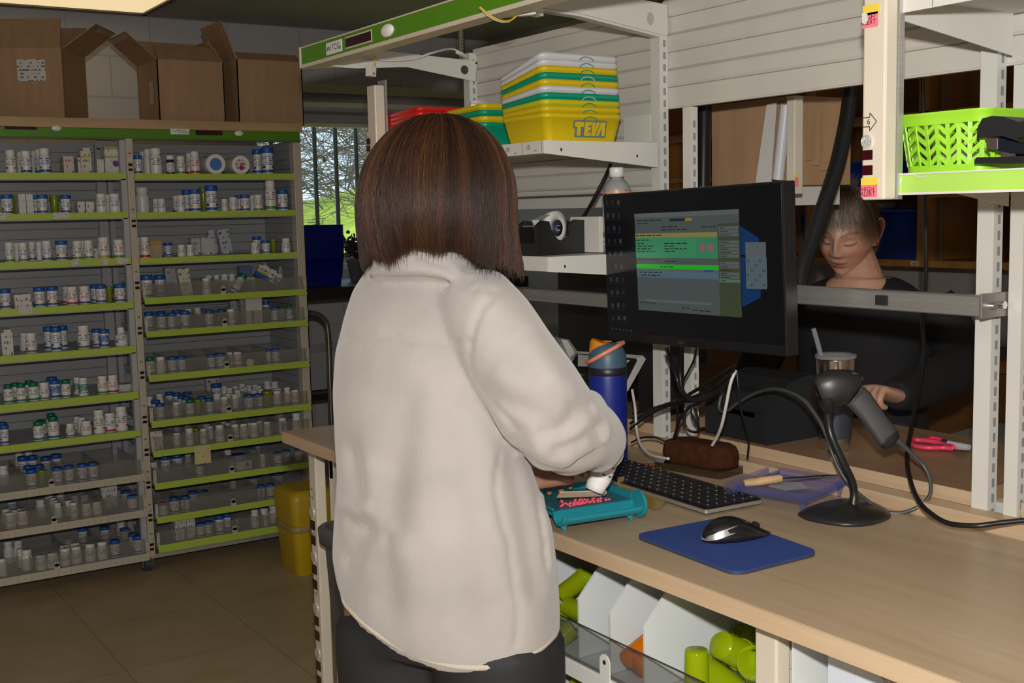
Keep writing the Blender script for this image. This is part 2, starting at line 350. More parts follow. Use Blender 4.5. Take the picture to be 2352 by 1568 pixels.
tree(ground_at(880, 455, 13.2), 2.3, 21, 'bare_tree', 'bare leafless tree on the bank behind the white shelf strip')
tree(ground_at(790, 450, 16.8), 2.4, 34, 'bare_tree', 'farthest bare tree up the bank between the window bars')
# ------------------------------------------------------------------ ceiling lights
def ceiling_light(cx, cy, label):
    t = thing('ceiling_light', label, 'light', (cx, cy, ZC), group='flush ceiling lights')
    w, l = .61, 1.22
    fr = MB(); 
    for (lo, hi) in (((cx-l/2, cy-w/2), (cx+l/2, cy-w/2+.025)), ((cx-l/2, cy+w/2-.025), (cx+l/2, cy+w/2)), ((cx-l/2, cy-w/2), (cx-l/2+.025, cy+w/2)), ((cx+l/2-.025, cy-w/2), (cx+l/2, cy+w/2))):
        fr.box((*lo, ZC-.03), (*hi, ZC))
    fr.build('frame', mat('light_frame', (.10, .09, .07), .5), t)
    MB().box((cx-l/2+.02, cy-w/2+.02, ZC-.022), (cx+l/2-.02, cy+w/2-.02, ZC-.004)).build('diffuser', mat_lamp('light_diffuser', (1.0, .76, .42), .85), t)
c = pZ(338, 20, ZC)
ceiling_light(c.x-.61, c.y-.305+.02, 'cream glowing ceiling light above the cardboard boxes')
ceiling_light(-.2, 1.6, 'cream glowing ceiling light above the open floor')  # extra fixture out of view, added to supply ambient light
# ================================================================== the medicine shelving
M_cream = mat('cream_metal', (0.50, 0.45, 0.35), .4); M_grey = mat('grey_metal', (0.40, 0.41, 0.42), .42)
M_lime = mat('lime_strip', (0.42, 0.56, 0.07), .38); M_green = mat('header_green', (0.085, 0.24, 0.008), .35)
M_black = mat('black_plastic', (0.012, 0.012, 0.013), .4); M_disp = mat('display_maroon', (0.035, 0.004, 0.006), .15)
M_white = mat('white_metal', (0.70, 0.69, 0.66), .4); M_chrome = mat('chrome', (0.75, 0.75, 0.76), .18, 1.0)
M_topwood = mat_wood('top_maple', (0.42, 0.26, 0.13), (0.52, 0.34, 0.18), (1.5, 18, 18))
M_plas = mat('white_plastic', (0.78, 0.77, 0.74), .35)
M_acry = mat_clear('drawer_acrylic', (0.72, 0.70, 0.66), 0.09, .18)
M_tag = mat_text('paper_tag', (0.62, 0.60, 0.55), (0.15, 0.15, 0.15), 900, 1500, .55)
def slat_mat(name, c, pitch, axis='Z'):
    m, nt, b = _nt(name); N, L = nt.nodes, nt.links
    tc = N.new('ShaderNodeTexCoord'); sx = N.new('ShaderNodeSeparateXYZ'); L.new(tc.outputs['Object'], sx.inputs[0])
    k = N.new('ShaderNodeMath'); k.operation = 'DIVIDE'; k.inputs[1].default_value = pitch; L.new(sx.outputs[axis], k.inputs[0])
    f = N.new('ShaderNodeMath'); f.operation = 'FRACT'; L.new(k.outputs[0], f.inputs[0])
    g = N.new('ShaderNodeMath'); g.operation = 'LESS_THAN'; g.inputs[1].default_value = .07; L.new(f.outputs[0], g.inputs[0])
    mx = N.new('ShaderNodeMix'); mx.data_type = 'RGBA'; L.new(g.outputs[0], mx.inputs[0]); mx.inputs[6].default_value = (*c, 1); mx.inputs[7].default_value = (*[q*.35 for q in c], 1)
    L.new(mx.outputs[2], b.inputs['Base Color']); b.inputs['Roughness'].default_value = .4
    bp = N.new('ShaderNodeBump'); bp.inputs['Strength'].default_value = .6; bp.inputs['Distance'].default_value = .004; bp.invert = True; L.new(g.outputs[0], bp.inputs['Height']); L.new(bp.outputs[0], b.inputs['Normal'])
    return m
M_slat = slat_mat('grey_slatted_panel', (0.33, 0.34, 0.35), .038)
YF, YR = 4.62, 4.98          # front and rear of the unit
XP = pY(296, 352, YF).x       # middle post
XL, XR = 0.50, pY(690, 300, YF).x
un = thing('shelving_unit', 'wide beige medicine shelving unit with lime shelf strips under three cardboard boxes', 'shelving unit', (XP, YF, 0))
zt0, zt1 = pY(500, 321, YF).z, pY(500, 300, YF).z    # header
zw = pY(500, 281, YF).z
MB().box((XL-.2, YF-.012, zt1), (XR+.004, YR+.02, zw+.004)).build('top_board', M_topwood, un, bevel=.002)
hp = MB().box((XL-.2, YF-.008, zt0), (XR-.006, YF+.02, zt1)).build('header_panel', M_green, un, bevel=.002)
b = MB().box((XL-.2, YF-.010, zt0-.006), (XR-.004, YF+.02, zt0)); b.build('header_lip', mat('lip_dark', (.10, .12, .05), .5), hp)
def on_front(px0, py0, px1, py1, y): a, c = pY(px0, py0, y), pY(px1, py1, y); return a, c
for (a0, a1) in (((10, 285), (85, 298)), ((449, 299), (511, 311))):
    a, c = on_front(*a0, *a1, YF-.01); MB().box((a.x, YF-.011, c.z), (c.x, YF-.007, a.z)).build('display', M_disp, hp)
def zf(x, y): return lambda u, v, w: (x.x+u, y-w, x.z+v)
for px, py in ((130, 294), (549, 306)):
    a = pY(px, py, YF-.01); q = MB(); q.sphere((a.x, YF-.009, a.z), (.019, .006, .011)); q.build('sensor_button', M_plas, hp)
def logo(cx, yy, hp, w=.068, h=.022):
    lp = MB().box((cx.x-w/2, yy-.003, cx.z-h/2), (cx.x+w/2, yy, cx.z+h/2)).build('logo_plate', M_plas, hp, bevel=.001)
    text_mb('TCGRX', .0145, lambda u, v, d: (cx.x+.010+u, yy-.0034-d, cx.z-.001+v)).build('lettering', M_black, lp) if False else None
    return lp
a = pY(413, 302, YF-.01); lp = MB().box((a.x-.037, YF-.0125, a.z-.011), (a.x+.037, YF-.0085, a.z+.011)).build('logo_plate', M_plas, hp, bevel=.001)
q = text_mb('TCG', .017, lambda u, v, d: (a.x+.006+u, YF-.0126-d, a.z+v)); q.join(text_mb('Rx', .010, lambda u, v, d: (a.x+.029+u, YF-.0126-d, a.z-.004+v)))
q.tube([(a.x-.032, YF-.013, a.z-.004), (a.x-.024, YF-.013, a.z+.003), (a.x-.018, YF-.013, a.z-.003), (a.x-.011, YF-.013, a.z+.005)], .0007, n=5)
q.build('lettering', M_black, lp)
# posts
def unit_post(x, w, yf, z1, leds):
    p = MB().box((x-w/2, yf, .07), (x+w/2, yf+.035, z1)).build('post', M_cream, un, bevel=.002)
    for z in leds:
        MB().cyl((x, yf, z), (x, yf-.004, z), .0075, n=12).build('indicator_light', mat('indicator', (.8, .8, .8), .15, .6), p)
        MB().box((x-.008, yf-.002, z-.024), (x+.008, yf, z-.014)).box((x-.008, yf-.002, z-.043), (x+.008, yf, z-.033)).build('indicator_window', M_disp, p)
        MB().prism([(-.006, -.003), (.001, -.003), (.001, -.006), (.007, 0), (.001, .006), (.001, .003), (-.006, .003)], lambda u, v: (x+u, yf, z+.024+v), (0, -.0006, 0)).build('arrow_mark', mat('arrow_grey', (.2, .18, .14), .6), p)
    return p
led_y = [(296, 367), (302, 496), (309, 638), (315, 742), (321, 844), (326, 946), (332, 1021), (336, 1096), (341, 1171), (345, 1238)]
unit_post(XP, .026, YF-.012, zt0, [pY(x, y, YF).z for x, y in led_y])
unit_post(XR-.018, .034, YF, zt0, [])
MB().box((XP-.034, YF+.002, .09), (XP-.0135, YF+.03, zt0)).build('slotted_upright', M_grey, un)
MB().box((XP+.10*0+.0, YR-.03, .09), (XP+.02, YR, zt0)).build('rear_post', M_grey, un)
MB().box((XR-.036, YF+.036, .08), (XR-.004, YR-.012, zt0)).build('side_panel', M_slat, un)
MB().box((XL-.2, YR-.01, .08), (XR-.004, YR, zt0)).build('back_panel', M_slat, un)
MB().box((XP-.045, YR-.04, .09), (XP-.012, YR-.012, zt0)).build('rear_upright', M_grey, un)
# casters
for (x, y) in ((XP-.005, YF+.05), (XR-.05, YF+.06), (XP, YR-.05), (XR-.05, YR-.05)):
    c = MB().cyl((x, y, .058), (x, y, .085), .018, n=12).box((x-.022, y-.018, .05), (x+.022, y+.022, .06)).box((x-.022, y-.012, .018), (x-.018, y+.02, .055)).box((x+.018, y-.012, .018), (x+.022, y+.02, .055)).build('caster', M_chrome, un)
    MB().cyl((x-.015, y+.008, .03), (x+.015, y+.008, .03), .03, n=20).build('wheel', mat('wheel_grey', (.06, .06, .065), .5), c)
MB().box((XP, YF-.01, pY(500, 1256, YF-.01).z), (XR, YF+.03, pY(500, 1247, YF-.01).z)).build('base_rail', mat('rail_silver', (.55, .55, .55), .35, .6), un)
# shelves: (bay, kind, [strip top/bottom rows at the sample column])
LX = 200; RXX = 500
LSH = [(396.5, 411), (488, 502), (595, 610), (698.5, 714), (802, 818), (910, 927), (1001, 1016)]
LDR = [(1107, 1122), (1192, 1207), (1296, 1311)]
RSH = [(398.6, 411.7), (485, 498), (586, 599)]
RDR = [(675, 689), (749.6, 763), (848, 862), (951, 965), (1018, 1031), (1091, 1104), (1167, 1180), (1231, 1246)]
SHELF = {}   # (bay, number) -> (shelf surface z, strip plane y, is drawer, front row y)
def bay_x(bay): return (XL-.1, XP-.016) if bay == 'L' else (XP+.016, XR-.036)
def shelf(bay, k, z1, z0, drawer):
    x0, x1 = bay_x(bay); h = z1-z0
    yf = YF-.004 if not drawer else YF-.028
    if not drawer:
        o = MB().box((x0, yf+.006, z0+.004), (x1, YR-.012, z1-.002)).build('shelf', M_grey, un)
        MB().box((x0, yf, z0), (x1, yf+.006, z1)).build('shelf_strip', M_lime, o, bevel=.001)
        MB().box((x0, yf+.006, z0-.004), (x1, yf+.02, z0+.004)).build('shelf_under_lip', M_grey, o)  # grey lip under the strip, same metal as the shelf
        SHELF[bay, k] = (z1-.002, yf, False)
    else:
        if bay == 'R': x0, x1 = XP+.022, XR-.012
        zb = z1-.004
        o = MB().box((x0+.004, yf+.012, z0+.006), (x1-.004, YR-.03, zb)).build('drawer', mat_clear('drawer_base', (.42, .42, .42), .55, .4), un)
        st = MB().prism([(0, 0), (.012, 0), (.016, h), (.012, h)], lambda u, v: (x0, yf-.004+u, z0+v), (x1-x0, 0, 0)).build('drawer_strip', M_cream if bay == 'L' else M_lime, o)
        hh = .062 if bay == 'L' else .058
        MB().box((x0+.012, yf+.014, zb), (x1-.012, yf+.0165, zb+hh)).build('front_panel', M_acry, o)
        nd = 6; 
        for i in range(nd+1):
            x = x0+.012+(x1-x0-.024)*i/nd
            MB().box((x-.001, yf+.017, zb), (x+.001, YR-.035, zb+hh*.97)).build('divider', M_acry, o)
        for yy, f in ((yf+.12, .8), (yf+.23, .85), (YR-.037, .97)):
            MB().box((x0+.012, yy, zb), (x1-.012, yy+.002, zb+hh*f)).build('cross_panel', M_acry, o)
        for x in (x0+.003, x1-.003):
            c = MB().box((x-.006, yf+.008, z1-.002), (x+.006, yf+.013, zb+hh*.98)).build('end_bracket', M_cream, o)
            for z in (z1+.008, zb+hh*.85): MB().cyl((x, yf+.008, z), (x, yf+.0065, z), .002, n=8).build('bracket_rivet', M_black, c)
            MB().box((x-.003, yf+.014, z1-.002), (x+.003, YR-.03, z1+.012)).build('slide_rail', M_grey, o)
        xm = (pY(514, 660, yf).x if bay == 'R' else (pY(119, 1100, yf).x))
        tb = MB().box((xm-.010, yf+.006, z1-.004), (xm+.010, yf+.012, z1+.020)).cyl((xm, yf+.006, z1+.020), (xm, yf+.012, z1+.020), .010, n=14)
        tt = tb.build('label_tab', M_cream, o); MB().cyl((xm, yf+.006, z1+.022), (xm, yf+.0045, z1+.022), .0028, n=8).build('tab_rivet', M_black, tt)
        if bay == 'L':
            q = MB()
            for j in range(1, 15):
                cell = (XP-.02-.48)/14.6
                xx = XP-.03-(14-j)*.0475-.022
                q.join(text_mb(str(j), .007, lambda u, v, d, xx=xx: (xx+u, yf-.0065-d, z0+h*.5+v)))
                q.box((xx+.0235, yf-.0066, z0+.001), (xx+.0242, yf-.006, z1-.001))
            q.build('strip_numbers', mat('ink_grey', (.16, .15, .13), .6), st)
        SHELF[bay, k] = (zb, yf+.018, True)
for k, (a, c) in enumerate(LSH): shelf('L', k+1, pY(LX, a, YF).z, pY(LX, c, YF).z, False)
for k, (a, c) in enumerate(LDR): shelf('L', k+8, pY(LX, a, YF-.028).z, pY(LX, c, YF-.028).z, True)
for k, (a, c) in enumerate(RSH): shelf('R', k+1, pY(RXX, a, YF).z, pY(RXX, c, YF).z, False)
for k, (a, c) in enumerate(RDR): shelf('R', k+4, pY(RXX, a, YF-.028).z, pY(RXX, c, YF-.028).z, True)
# paper tags stuck on the lime strips
for (px0, py0, px1, py1) in ((0, 488, 14, 502), (122, 488, 158, 502), (166, 597, 181, 610), (235, 594, 249, 607), (268, 593, 295, 605), (42, 704, 76, 719)):
    a, c = on_front(px0, py0, px1, py1, YF-.0045); MB().box((a.x, YF-.0055, c.z), (c.x, YF-.0042, a.z)).build('paper_tag', M_tag, un)
a, c = on_front(446, 1026, 485, 1062, YF-.036)
t = MB().box((a.x, YF-.036, c.z), (c.x, YF-.035, a.z)); t = t.build('sticky_note', mat_text('note_yellow', (.62, .58, .26), (.25, .25, .2), 700, 500, .58))
tag(t, 'yellow handwritten sticky note hanging from a lime drawer strip', 'note')
# ================================================================== bottles and cartons on the shelves
M_bw = mat('bottle_white', (0.72, 0.70, 0.66), .35); M_capw = mat('cap_white', (0.76, 0.74, 0.71), .4)
M_capb = mat('cap_blue', (0.012, 0.10, 0.42), .4); M_capg = mat('cap_green', (0.0, 0.16, 0.09), .4); M_capr = mat('cap_red', (.40, .05, .04), .4)
M_vial = mat('vial_lime', (0.20, 0.25, 0.004), .25); M_amb = mat('bottle_amber', (.07, .02, .006), .2)
BW = (.72, .70, .67)
def tm(name, ink, base=BW, lines=88, dens=.5): return mat_text('label_'+name, base, ink, lines, 16, dens)
L_dark = tm('dark', (.10, .10, .12)); L_blue = tm('blue', (.03, .08, .30)); L_red = tm('red', (.42, .04, .05)); L_green = tm('green', (.03, .16, .08)); L_teal = tm('teal', (.55, .55, .52), (.02, .22, .20))
L_dblue = tm('deepblue', (.55, .56, .6), (.03, .13, .38)); L_yel = tm('yellow', (.15, .14, .1), (.50, .42, .05))
C = {k: mat('ink_'+k, v, .4) for k, v in dict(blue=(.015, .09, .36), red=(.45, .02, .02), yellow=(.55, .36, .02), green=(.06, .26, .03), teal=(.01, .2, .16), purple=(.12, .03, .22), magenta=(.36, .01, .14), orange=(.55, .2, .03), black=(.03, .03, .04), grey=(.3, .3, .3), navy=(.02, .03, .12)).items()}
FRONT = 17
def spot(a, bg, mi, w=2): return lambda i: mi if abs((i-FRONT-a+12) % 24-12) < w else bg
def bottle_proto(style):
    """unit bottle: width 1, height 1; styles differ by cap, shape and print"""
    b = MB(); c = MB(); mats = [M_bw, L_dark, M_bw, M_bw, M_bw]; capm = M_capw
    shape, txt, band, s1, s2, capm = {
        'A':  ('can', L_blue, 'blue', 'red', 'red', M_capb), 'Ay': ('can', L_blue, 'blue', 'yellow', 'yellow', M_capb), 'An': ('can', L_blue, 'blue', 'navy', 'navy', M_capb), 'Ab': ('can', L_dblue, 'blue', 'blue', 'yellow', M_capb),
        'Ap': ('can', L_blue, 'purple', 'grey', 'purple', M_capb), 'Ag': ('can', L_dark, 'grey', 'orange', 'grey', M_capb),
        'B':  ('neck', L_dark, None, None, None, M_capw), 'Br': ('neck', L_dark, None, 'red', 'red', M_capw), 'Bb': ('neck', L_blue, 'blue', 'grey', 'red', M_capw), 'Bg': ('neck', L_dark, 'green', 'green', 'yellow', M_capw),
        'By': ('neck', L_dark, 'yellow', 'yellow', None, M_capw), 'Bo': ('neck', L_dark, 'orange', 'orange', None, M_capw), 'Bt': ('neck', L_dark, 'grey', 'teal', 'yellow', M_capw), 'Bm': ('neck', L_blue, 'magenta', 'purple', None, M_capw),
        'Bz': ('narrow', L_dark, 'yellow', 'purple', None, M_capw), 'Bs': ('neck', L_dark, 'green', 'blue', None, M_capw), 'Bk': ('neck', L_dark, None, None, None, M_capr),
        'C':  ('neck', L_red, 'red', None, None, M_capw), 'Cg': ('neck', L_red, 'green', None, None, M_capw), 'Cp': ('neck', L_red, 'purple', None, None, M_capw),
        'D':  ('neck', L_green, 'teal', None, None, M_capg), 'T': ('neck', L_teal, None, 'red', None, M_capw), 'P': ('neck', None, None, None, None, M_capw),
        'M':  ('neck', L_dark, 'grey', None, None, M_capw),
    }.get(style, ('neck', None, None, None, None, M_capw))
    if style == 'V':      # lime dispensing vial
        b.lathe([(0, 0), (.36, 0), (.38, .03), (.42, .74), (.42, .76)], 24)
        c.lathe([(.42, .76), (.5, .77), (.5, .97), (.46, 1), (0, 1)], 24)
        return b, [M_vial], c, M_vial
    if style == 'M':
        b.lathe([(0, 0), (.44, 0), (.47, .03), (.47, .12), (.47, .62), (.44, .70), (.36, .76), (.36, .80)], 24, mis=[0, 0, 0, lambda i: 1 if (i-FRONT) % 24 < 5 or (i-FRONT) % 24 > 17 else 0, 0, 0, 0])
        c.lathe([(.40, .78), (.42, .79), (.42, .98), (.39, 1), (0, 1)], 24); return b, [M_amb, L_dark], c, M_capw
    mats = [M_bw, txt or M_bw, C[band] if band else M_bw, C[s1] if s1 else M_bw, C[s2] if s2 else M_bw]
    if shape == 'can':
        zs = [0, .02, .07, .17, .22, .32, .40, .70, .76, .80]; rs = [.42, .46, .47, .47, .47, .47, .47, .47, .47, .44]
        cap = [(.44, .79), (.5, .80), (.5, .97), (.47, 1.0), (0, 1.0)]
    elif shape == 'neck':
        zs = [0, .02, .06, .16, .20, .28, .35, .58, .66, .74, .79]; rs = [.44, .49, .5, .5, .5, .5, .5, .5, .49, .40, .36]
        cap = [(.36, .78), (.43, .79), (.43, .97), (.40, 1.0), (0, 1.0)]
    else:
        zs = [0, .02, .06, .18, .22, .30, .36, .46, .54, .62, .70]; rs = [.44, .49, .5, .5, .5, .5, .5, .5, .48, .36, .30]
        cap = [(.28, .69), (.30, .70), (.27, .98), (.25, 1.0), (0, 1.0)]
    mis = []
    for k in range(len(zs)-1):
        z = (zs[k]+zs[k+1])/2; wrap = lambda mi, bg=0: (lambda i: mi if (i-FRONT+7) % 24 < 15 else bg)
        if .06 <= zs[k] and zs[k+1] <= .175 and band: mis.append(wrap(2))
        elif .20 <= zs[k] and zs[k+1] <= .33 and (s1 or s2):
            mis.append(lambda i: 3 if (i-FRONT-1) % 24 in (23, 0, 1) and s1 and 0 else (3 if (i-FRONT) % 24 in (20, 21) else (4 if (i-FRONT) % 24 in (3, 4) else 0)))
        elif .30 <= zs[k] and zs[k+1] <= .71 and txt: mis.append(wrap(1))
        elif txt in (L_teal, L_dblue) and zs[k] >= .15 and zs[k+1] <= .4: mis.append(wrap(1))
        else: mis.append(0)
    b.lathe([(0, 0)]+list(zip(rs, zs)), 24, mis=[0]+mis)
    c.lathe(cap, 24)
    if style == 'T': pass
    return b, mats, c, capm
PROTO = {}
def bottle(style, pos, w, h, name='pill_bottle', rot=None):
    if style not in PROTO:
        b, ms, c, cm = bottle_proto(style)
        bo = b.build('bottle_body', ms, None); co = c.build('cap', cm, None)
        PROTO[style] = (bo, co); fresh = True
        pb, pc = bo, co
    else:
        pb, pc = PROTO[style]; pb = pb.copy(); pc = pc.copy(); COL.objects.link(pb); COL.objects.link(pc)
    t = thing({'V': 'dispensing_vial'}.get(style, name), None, None, pos); t.scale = (w, w, h)
    if rot: t.rotation_euler = rot
    pb.parent = t; pc.parent = t
    return t
LOOK = {'A': 'blue-capped bottle', 'Ay': 'blue-capped bottle', 'An': 'blue-capped bottle', 'Ab': 'blue-labelled blue-capped bottle', 'Ap': 'purple-banded blue-capped bottle', 'Ag': 'blue-capped bottle', 'V': 'empty lime vial',
        'D': 'green-capped bottle', 'T': 'teal-labelled bottle', 'C': 'red-lettered white bottle', 'Cg': 'red-lettered white bottle', 'Cp': 'red-lettered white bottle', 'M': 'amber bottle', 'Bk': 'red-capped white bottle',
        'Bm': 'magenta-banded white bottle', 'By': 'yellow-labelled white bottle', 'Bo': 'orange-labelled white bottle', 'Bz': 'slim-necked white bottle', 'Bt': 'teal-printed white bottle', 'Bg': 'green-printed white bottle'}
# style, centre column, top row, width (all px), depth behind the front row (m)
ROWS = {
('L',1): [('Br',22.5,345,24,0),('P',47,349,20,.11),('Bb',58,347,24,0),('P',79,347,20,.12),('Bb',88,344,20,.07),('Bb',101,341,26,0)],
('L',2): [('A',15,447,27,0),('V',36,450,20,.10),('Ay',81,449,23,.09),('Ay',96,447,25,0),('V',124,448,22,.02),('A',150,448,24,0),('B',231,445,24,0),('P',247,447,20,.10),('B',262,445,25,0)],
('L',3): [('Bg',20,557,22,0),('P',38,558,20,.08),('Bg',52,557,22,0),('Bb',72,555,19,.08),('P',89,555,18,.09),('Bb',106,553,23,0),('A',140,553,27,0),('Bg',176,553,23,0),('P',190,553,18,.10),('Bg',202,552,23,0),('By',236.5,545,26,0),('Cg',271,550,25,0)],
('L',4): [('A',11,664,25,0),('Ay',89.5,660,26,0),('A',119,658,26,0),('C',153,658,22,.09),('C',164,658,25,0),('Cp',193,657,25,0),('Ay',217,654,22,.09),('Ay',231,654,25,0),('V',250,658,18,.03),('A',274,653,26,0)],
('L',5): [('P',55,764,22,.11),('Bt',70,764,26,0),('An',110,750,22,.06),('An',127,751,25,0),('Ay',143,748,22,.08),('Bt',190.5,747,28,0),('A',221,755,22,.07),('Ab',238,757,24,0),('Bz',277,751,28,0)],
('L',6): [('D',18,883,22,0),('D',35,879,22,.09),('D',47,881,22,0),('D',66,874,22,.08),('D',77,878,24,0),('Bt',100,878,23,0),('A',118,866,24,.09),('Ab',124,873,25,0),('D',150,872,22,0),('T',176,866,18,.07),('T',190,867,22,0),('Cg',234,863,23,0),('C',258,861,24,0)],
('L',7): [('Ay',9,976,20,0),('A',5,970,20,.08),('D',87,968,24,0),('D',99,964,22,.08),('D',112,950,22,.08),('D',121,956,25,0),('Bs',160,972,19,0),('Bs',177,956,20,.10),('P',187,958,21,.06),('B',197,966,25,0),('Br',226,941,25,0),('Bm',251,948,25,0),('Br',277,933,27,0)],
('L',8): [('P',6,1069,24,.12),('P',43,1037,20,.30),('P',65,1036,20,.30),('A',51,1048,22,.20),('A',74,1046,22,.20),('A',106,1049,22,.21),('A',127,1043,24,.21),('A',66,1069,23,.10),('A',88,1068,23,.10),('Ay',71,1078,25,0),('V',95,1079,22,.01),('A',131,1073,23,0),('A',157,1069,23,0),('An',188,1065,23,0),('A',213,1062,23,0)],
('L',9): [('A',27,1144,22,.22),('P',13,1169,20,.09),('P',48,1167,20,.12),('P',31,1171,20,.07),('By',23,1177,25,0),('C',51,1174,24,0),('P',92,1147,22,.12),('P',111,1131,17,.30),('P',117,1137,17,.24),('P',122,1143,17,.18),('P',127,1149,17,.12),('P',132,1154,18,.06),('P',138,1127,19,.30),('P',171,1137,19,.22),('P',194,1136,20,.22),('P',156,1149,18,.07),('Bo',168,1154,20,0),('Bo',198,1156,22,0),('Bo',222,1152,22,0),('A',274,1122,22,.26),('A',288,1127,22,.14),('Ay',303,1137,24,0)],
('L',10): [('P',18,1243,22,.17),('P',41,1241,22,.17),('P',47,1260,21,.08),('P',60,1262,26,.03),('P',4,1283,20,0),('B',93,1275,25,0),('B',120,1270,26,0),('P',147,1252,22,.09),('B',149,1259,25,0),('P',156,1238,20,.25),('P',172,1247,22,.07),('B',174,1255,24,0),('B',206,1249,24,0),('B',234,1244,24,0),('A',189,1211,22,.27),('A',240,1209,22,.27),('A',263,1240,23,0),('A',296,1211,22,.22),('C',286,1194,22,.32),('Ay',308,1224,22,.09),('Ay',317,1230,25,0)],
('R',1): [('A',315,357,21,0),('P',328,348,18,.12),('P',338,343,22,.07),('B',356,341,28,0),('M',390,357,21,0),('Bg',414,359,21,0),('C',434,352,18,.08),('C',446,348,22,0),('An',590,343,22,.05),('An',613,339,28,0)],
('R',2): [('P',325,430,31,.10),('B',358,457,17,.08),('B',370,456.5,20,0),('Bb',404,450,18,.08),('B',414,448.5,19,0),('An',428,437,21,.08),('Ay',446.5,435,27,0),('V',466,430,22,.11),('An',484,426,28,0),('B',515,456.5,16,0),('By',535,453,21,0),('A',549,449,21,.08),('A',562,447.5,23,0),('P',580,449,20,.08),('Cg',592,447,21,0),('Cg',619.5,415,26,0),('A',648,436,26,0)],
('R',3): [('P',315,546,17,.10),('C',331,544,23,0),('A',385,557.5,20,.12),('B',416,562,19,0),('B',436,562,18,0),('B',585,557,20,0),('A',610,552.5,21,0),('A',589,543,20,.18),('V',627,549,15,.02),('B',656,547,20,0)],
('R',4): [('A',336,632,28,0),('An',366,632,26,.10),('B',473,638.6,20,0),('P',479,632,18,.18),('P',497,631,16,.18),('P',515,629,19,.15),('P',532,628,17,.18),('P',568,637,16,.10),('P',579,637,14,.12)],
('R',5): [('A',341,717,21,.07),('Ay',369,715,20,.10),('Ay',370,719,22,0),('Ay',395,719,22,0),('An',405,713,22,.09),('An',424,714,22,0),('P',432,709,18,.16),('P',453,706,18,.18),('A',479,713,21,0),('An',508,710.6,20,.09),('By',530,709.5,20,0),('An',610,691,17,.16),('Ay',631,706,20,0),('D',647,703,14,.10),('D',664,703,15,0)],
('R',6): [('D',344,820,20,0),('P',368,819,22,0),('A',395,819,21,0),('A',416,818,23,0),('An',484,813.5,20,0),('An',506,811,22,0),('B',527,809,15,.03),('C',545,808,21,0),('An',616,801.6,13,0),('An',633,800.5,20,0)],
('R',7): [('P',342,910,18,.12),('P',366,903.5,19,.18),('A',389,900,20,.26),('A',405,902,19,.22),('A',430,900,20,.26),('A',417,908,19,.17),('A',427,911,21,.12),('A',357,919,21,.09),('A',367,927,21,0),('Bt',405,923,20,0),('D',435,917,21,0),('V',454,917,18,.02),('A',462,910,20,.09),('An',480,915,21,0),('A',496,881,25,.26),('P',498,903,20,.10),('B',515,910,18,0),('P',539,905,18,.07),('P',523,904,17,.13),('A',571,906,22,0),('A',593,904,22,0),('V',613,897,26,.02),('Cg',636,897,19,0),('P',637,892,19,.08),('P',659,889,17,.07),('C',677,895,18,0),
          ('P',515,886,17,.30),('P',527,890,17,.24),('P',541,886,16,.30),('P',545,895,18,.18),('P',557,880,17,.33),('P',561,889,17,.24),('P',572,884,16,.28),('P',556,893,15,.20),('P',584,883,16,.28),('P',594,886,17,.23),('P',584,896,17,.15),('P',598,893,15,.15),('P',617,874,18,.30),('P',627,876,19,.25)],
('R',8): [('P',341,985,15,.14),('Bg',405,994,18,0),('P',388,981,15,.20),('P',405,976,15,.26),('B',434,983,20,0),('P',431,971,17,.22),('V',450,983,17,.04),('B',467,984,18,0),('P',471,968,17,.26),('P',481,978,19,.08),('P',475,974,18,.15),('B',504,975,22,0),('P',507,966,16,.24),('P',513,968,17,.18),('P',522,971,16,.12),('P',536,963,17,.22),('Bo',539,974,19,0),('Bo',559,973,19,0),('P',563,958,15,.30),('P',575,970,16,.07),('B',583,970,20,0),('P',596,966,15,.08),('P',604,953,17,.28),('B',613,968,17,0),('B',648,959,20,0),('P',641,950,16,.22),('P',653,946,20,.20),('B',680,948,21,0)],
('R',9): [('P',352,1061,20,.10),('An',379,1047,24,.14),('An',406,1043,27,.14),('P',431,1042,16,.20),('A',458,1063,19,0),('P',523,1033,19,.14),('A',558,1028,19,.22),('A',578,1029,19,.20),('A',596,1019,18,.30),('A',616,1018,20,.26),('B',602,1043,15,0),('A',638,1038,20,0),('A',657,1034,20,0),('Ag',685,1031,19,0)],
('R',10): [('Bk',374,1154,20,0),('Ap',400,1142,23,0),('Ap',425,1139,23,0),('A',442,1128,22,.12),('A',467,1126,22,.12),('P',535,1104,16,.26),('An',581,1093,24,.24),('An',615,1089,17,.26),('An',637,1085,28,.22),('Ay',599,1114,19,0),('Ay',621,1110.5,21,0)],
('R',11): [('Ay',459.5,1201,20,0),('Ay',479,1197,20,0),('A',503,1183,21,0),('A',521,1179,20,.04),('B',584.5,1170,20,0),('B',606,1167,21,0),('P',627,1160,22,.02),('B',651,1156,24,0),('B',675,1164,14,0)],
}
def row_name(bay, k):
    n = k if not SHELF[bay, k][2] else k - (7 if bay == 'L' else 3)
    return f"{ORD[n-1]} {'drawer' if SHELF[bay, k][2] else 'shelf'}"
allb = []
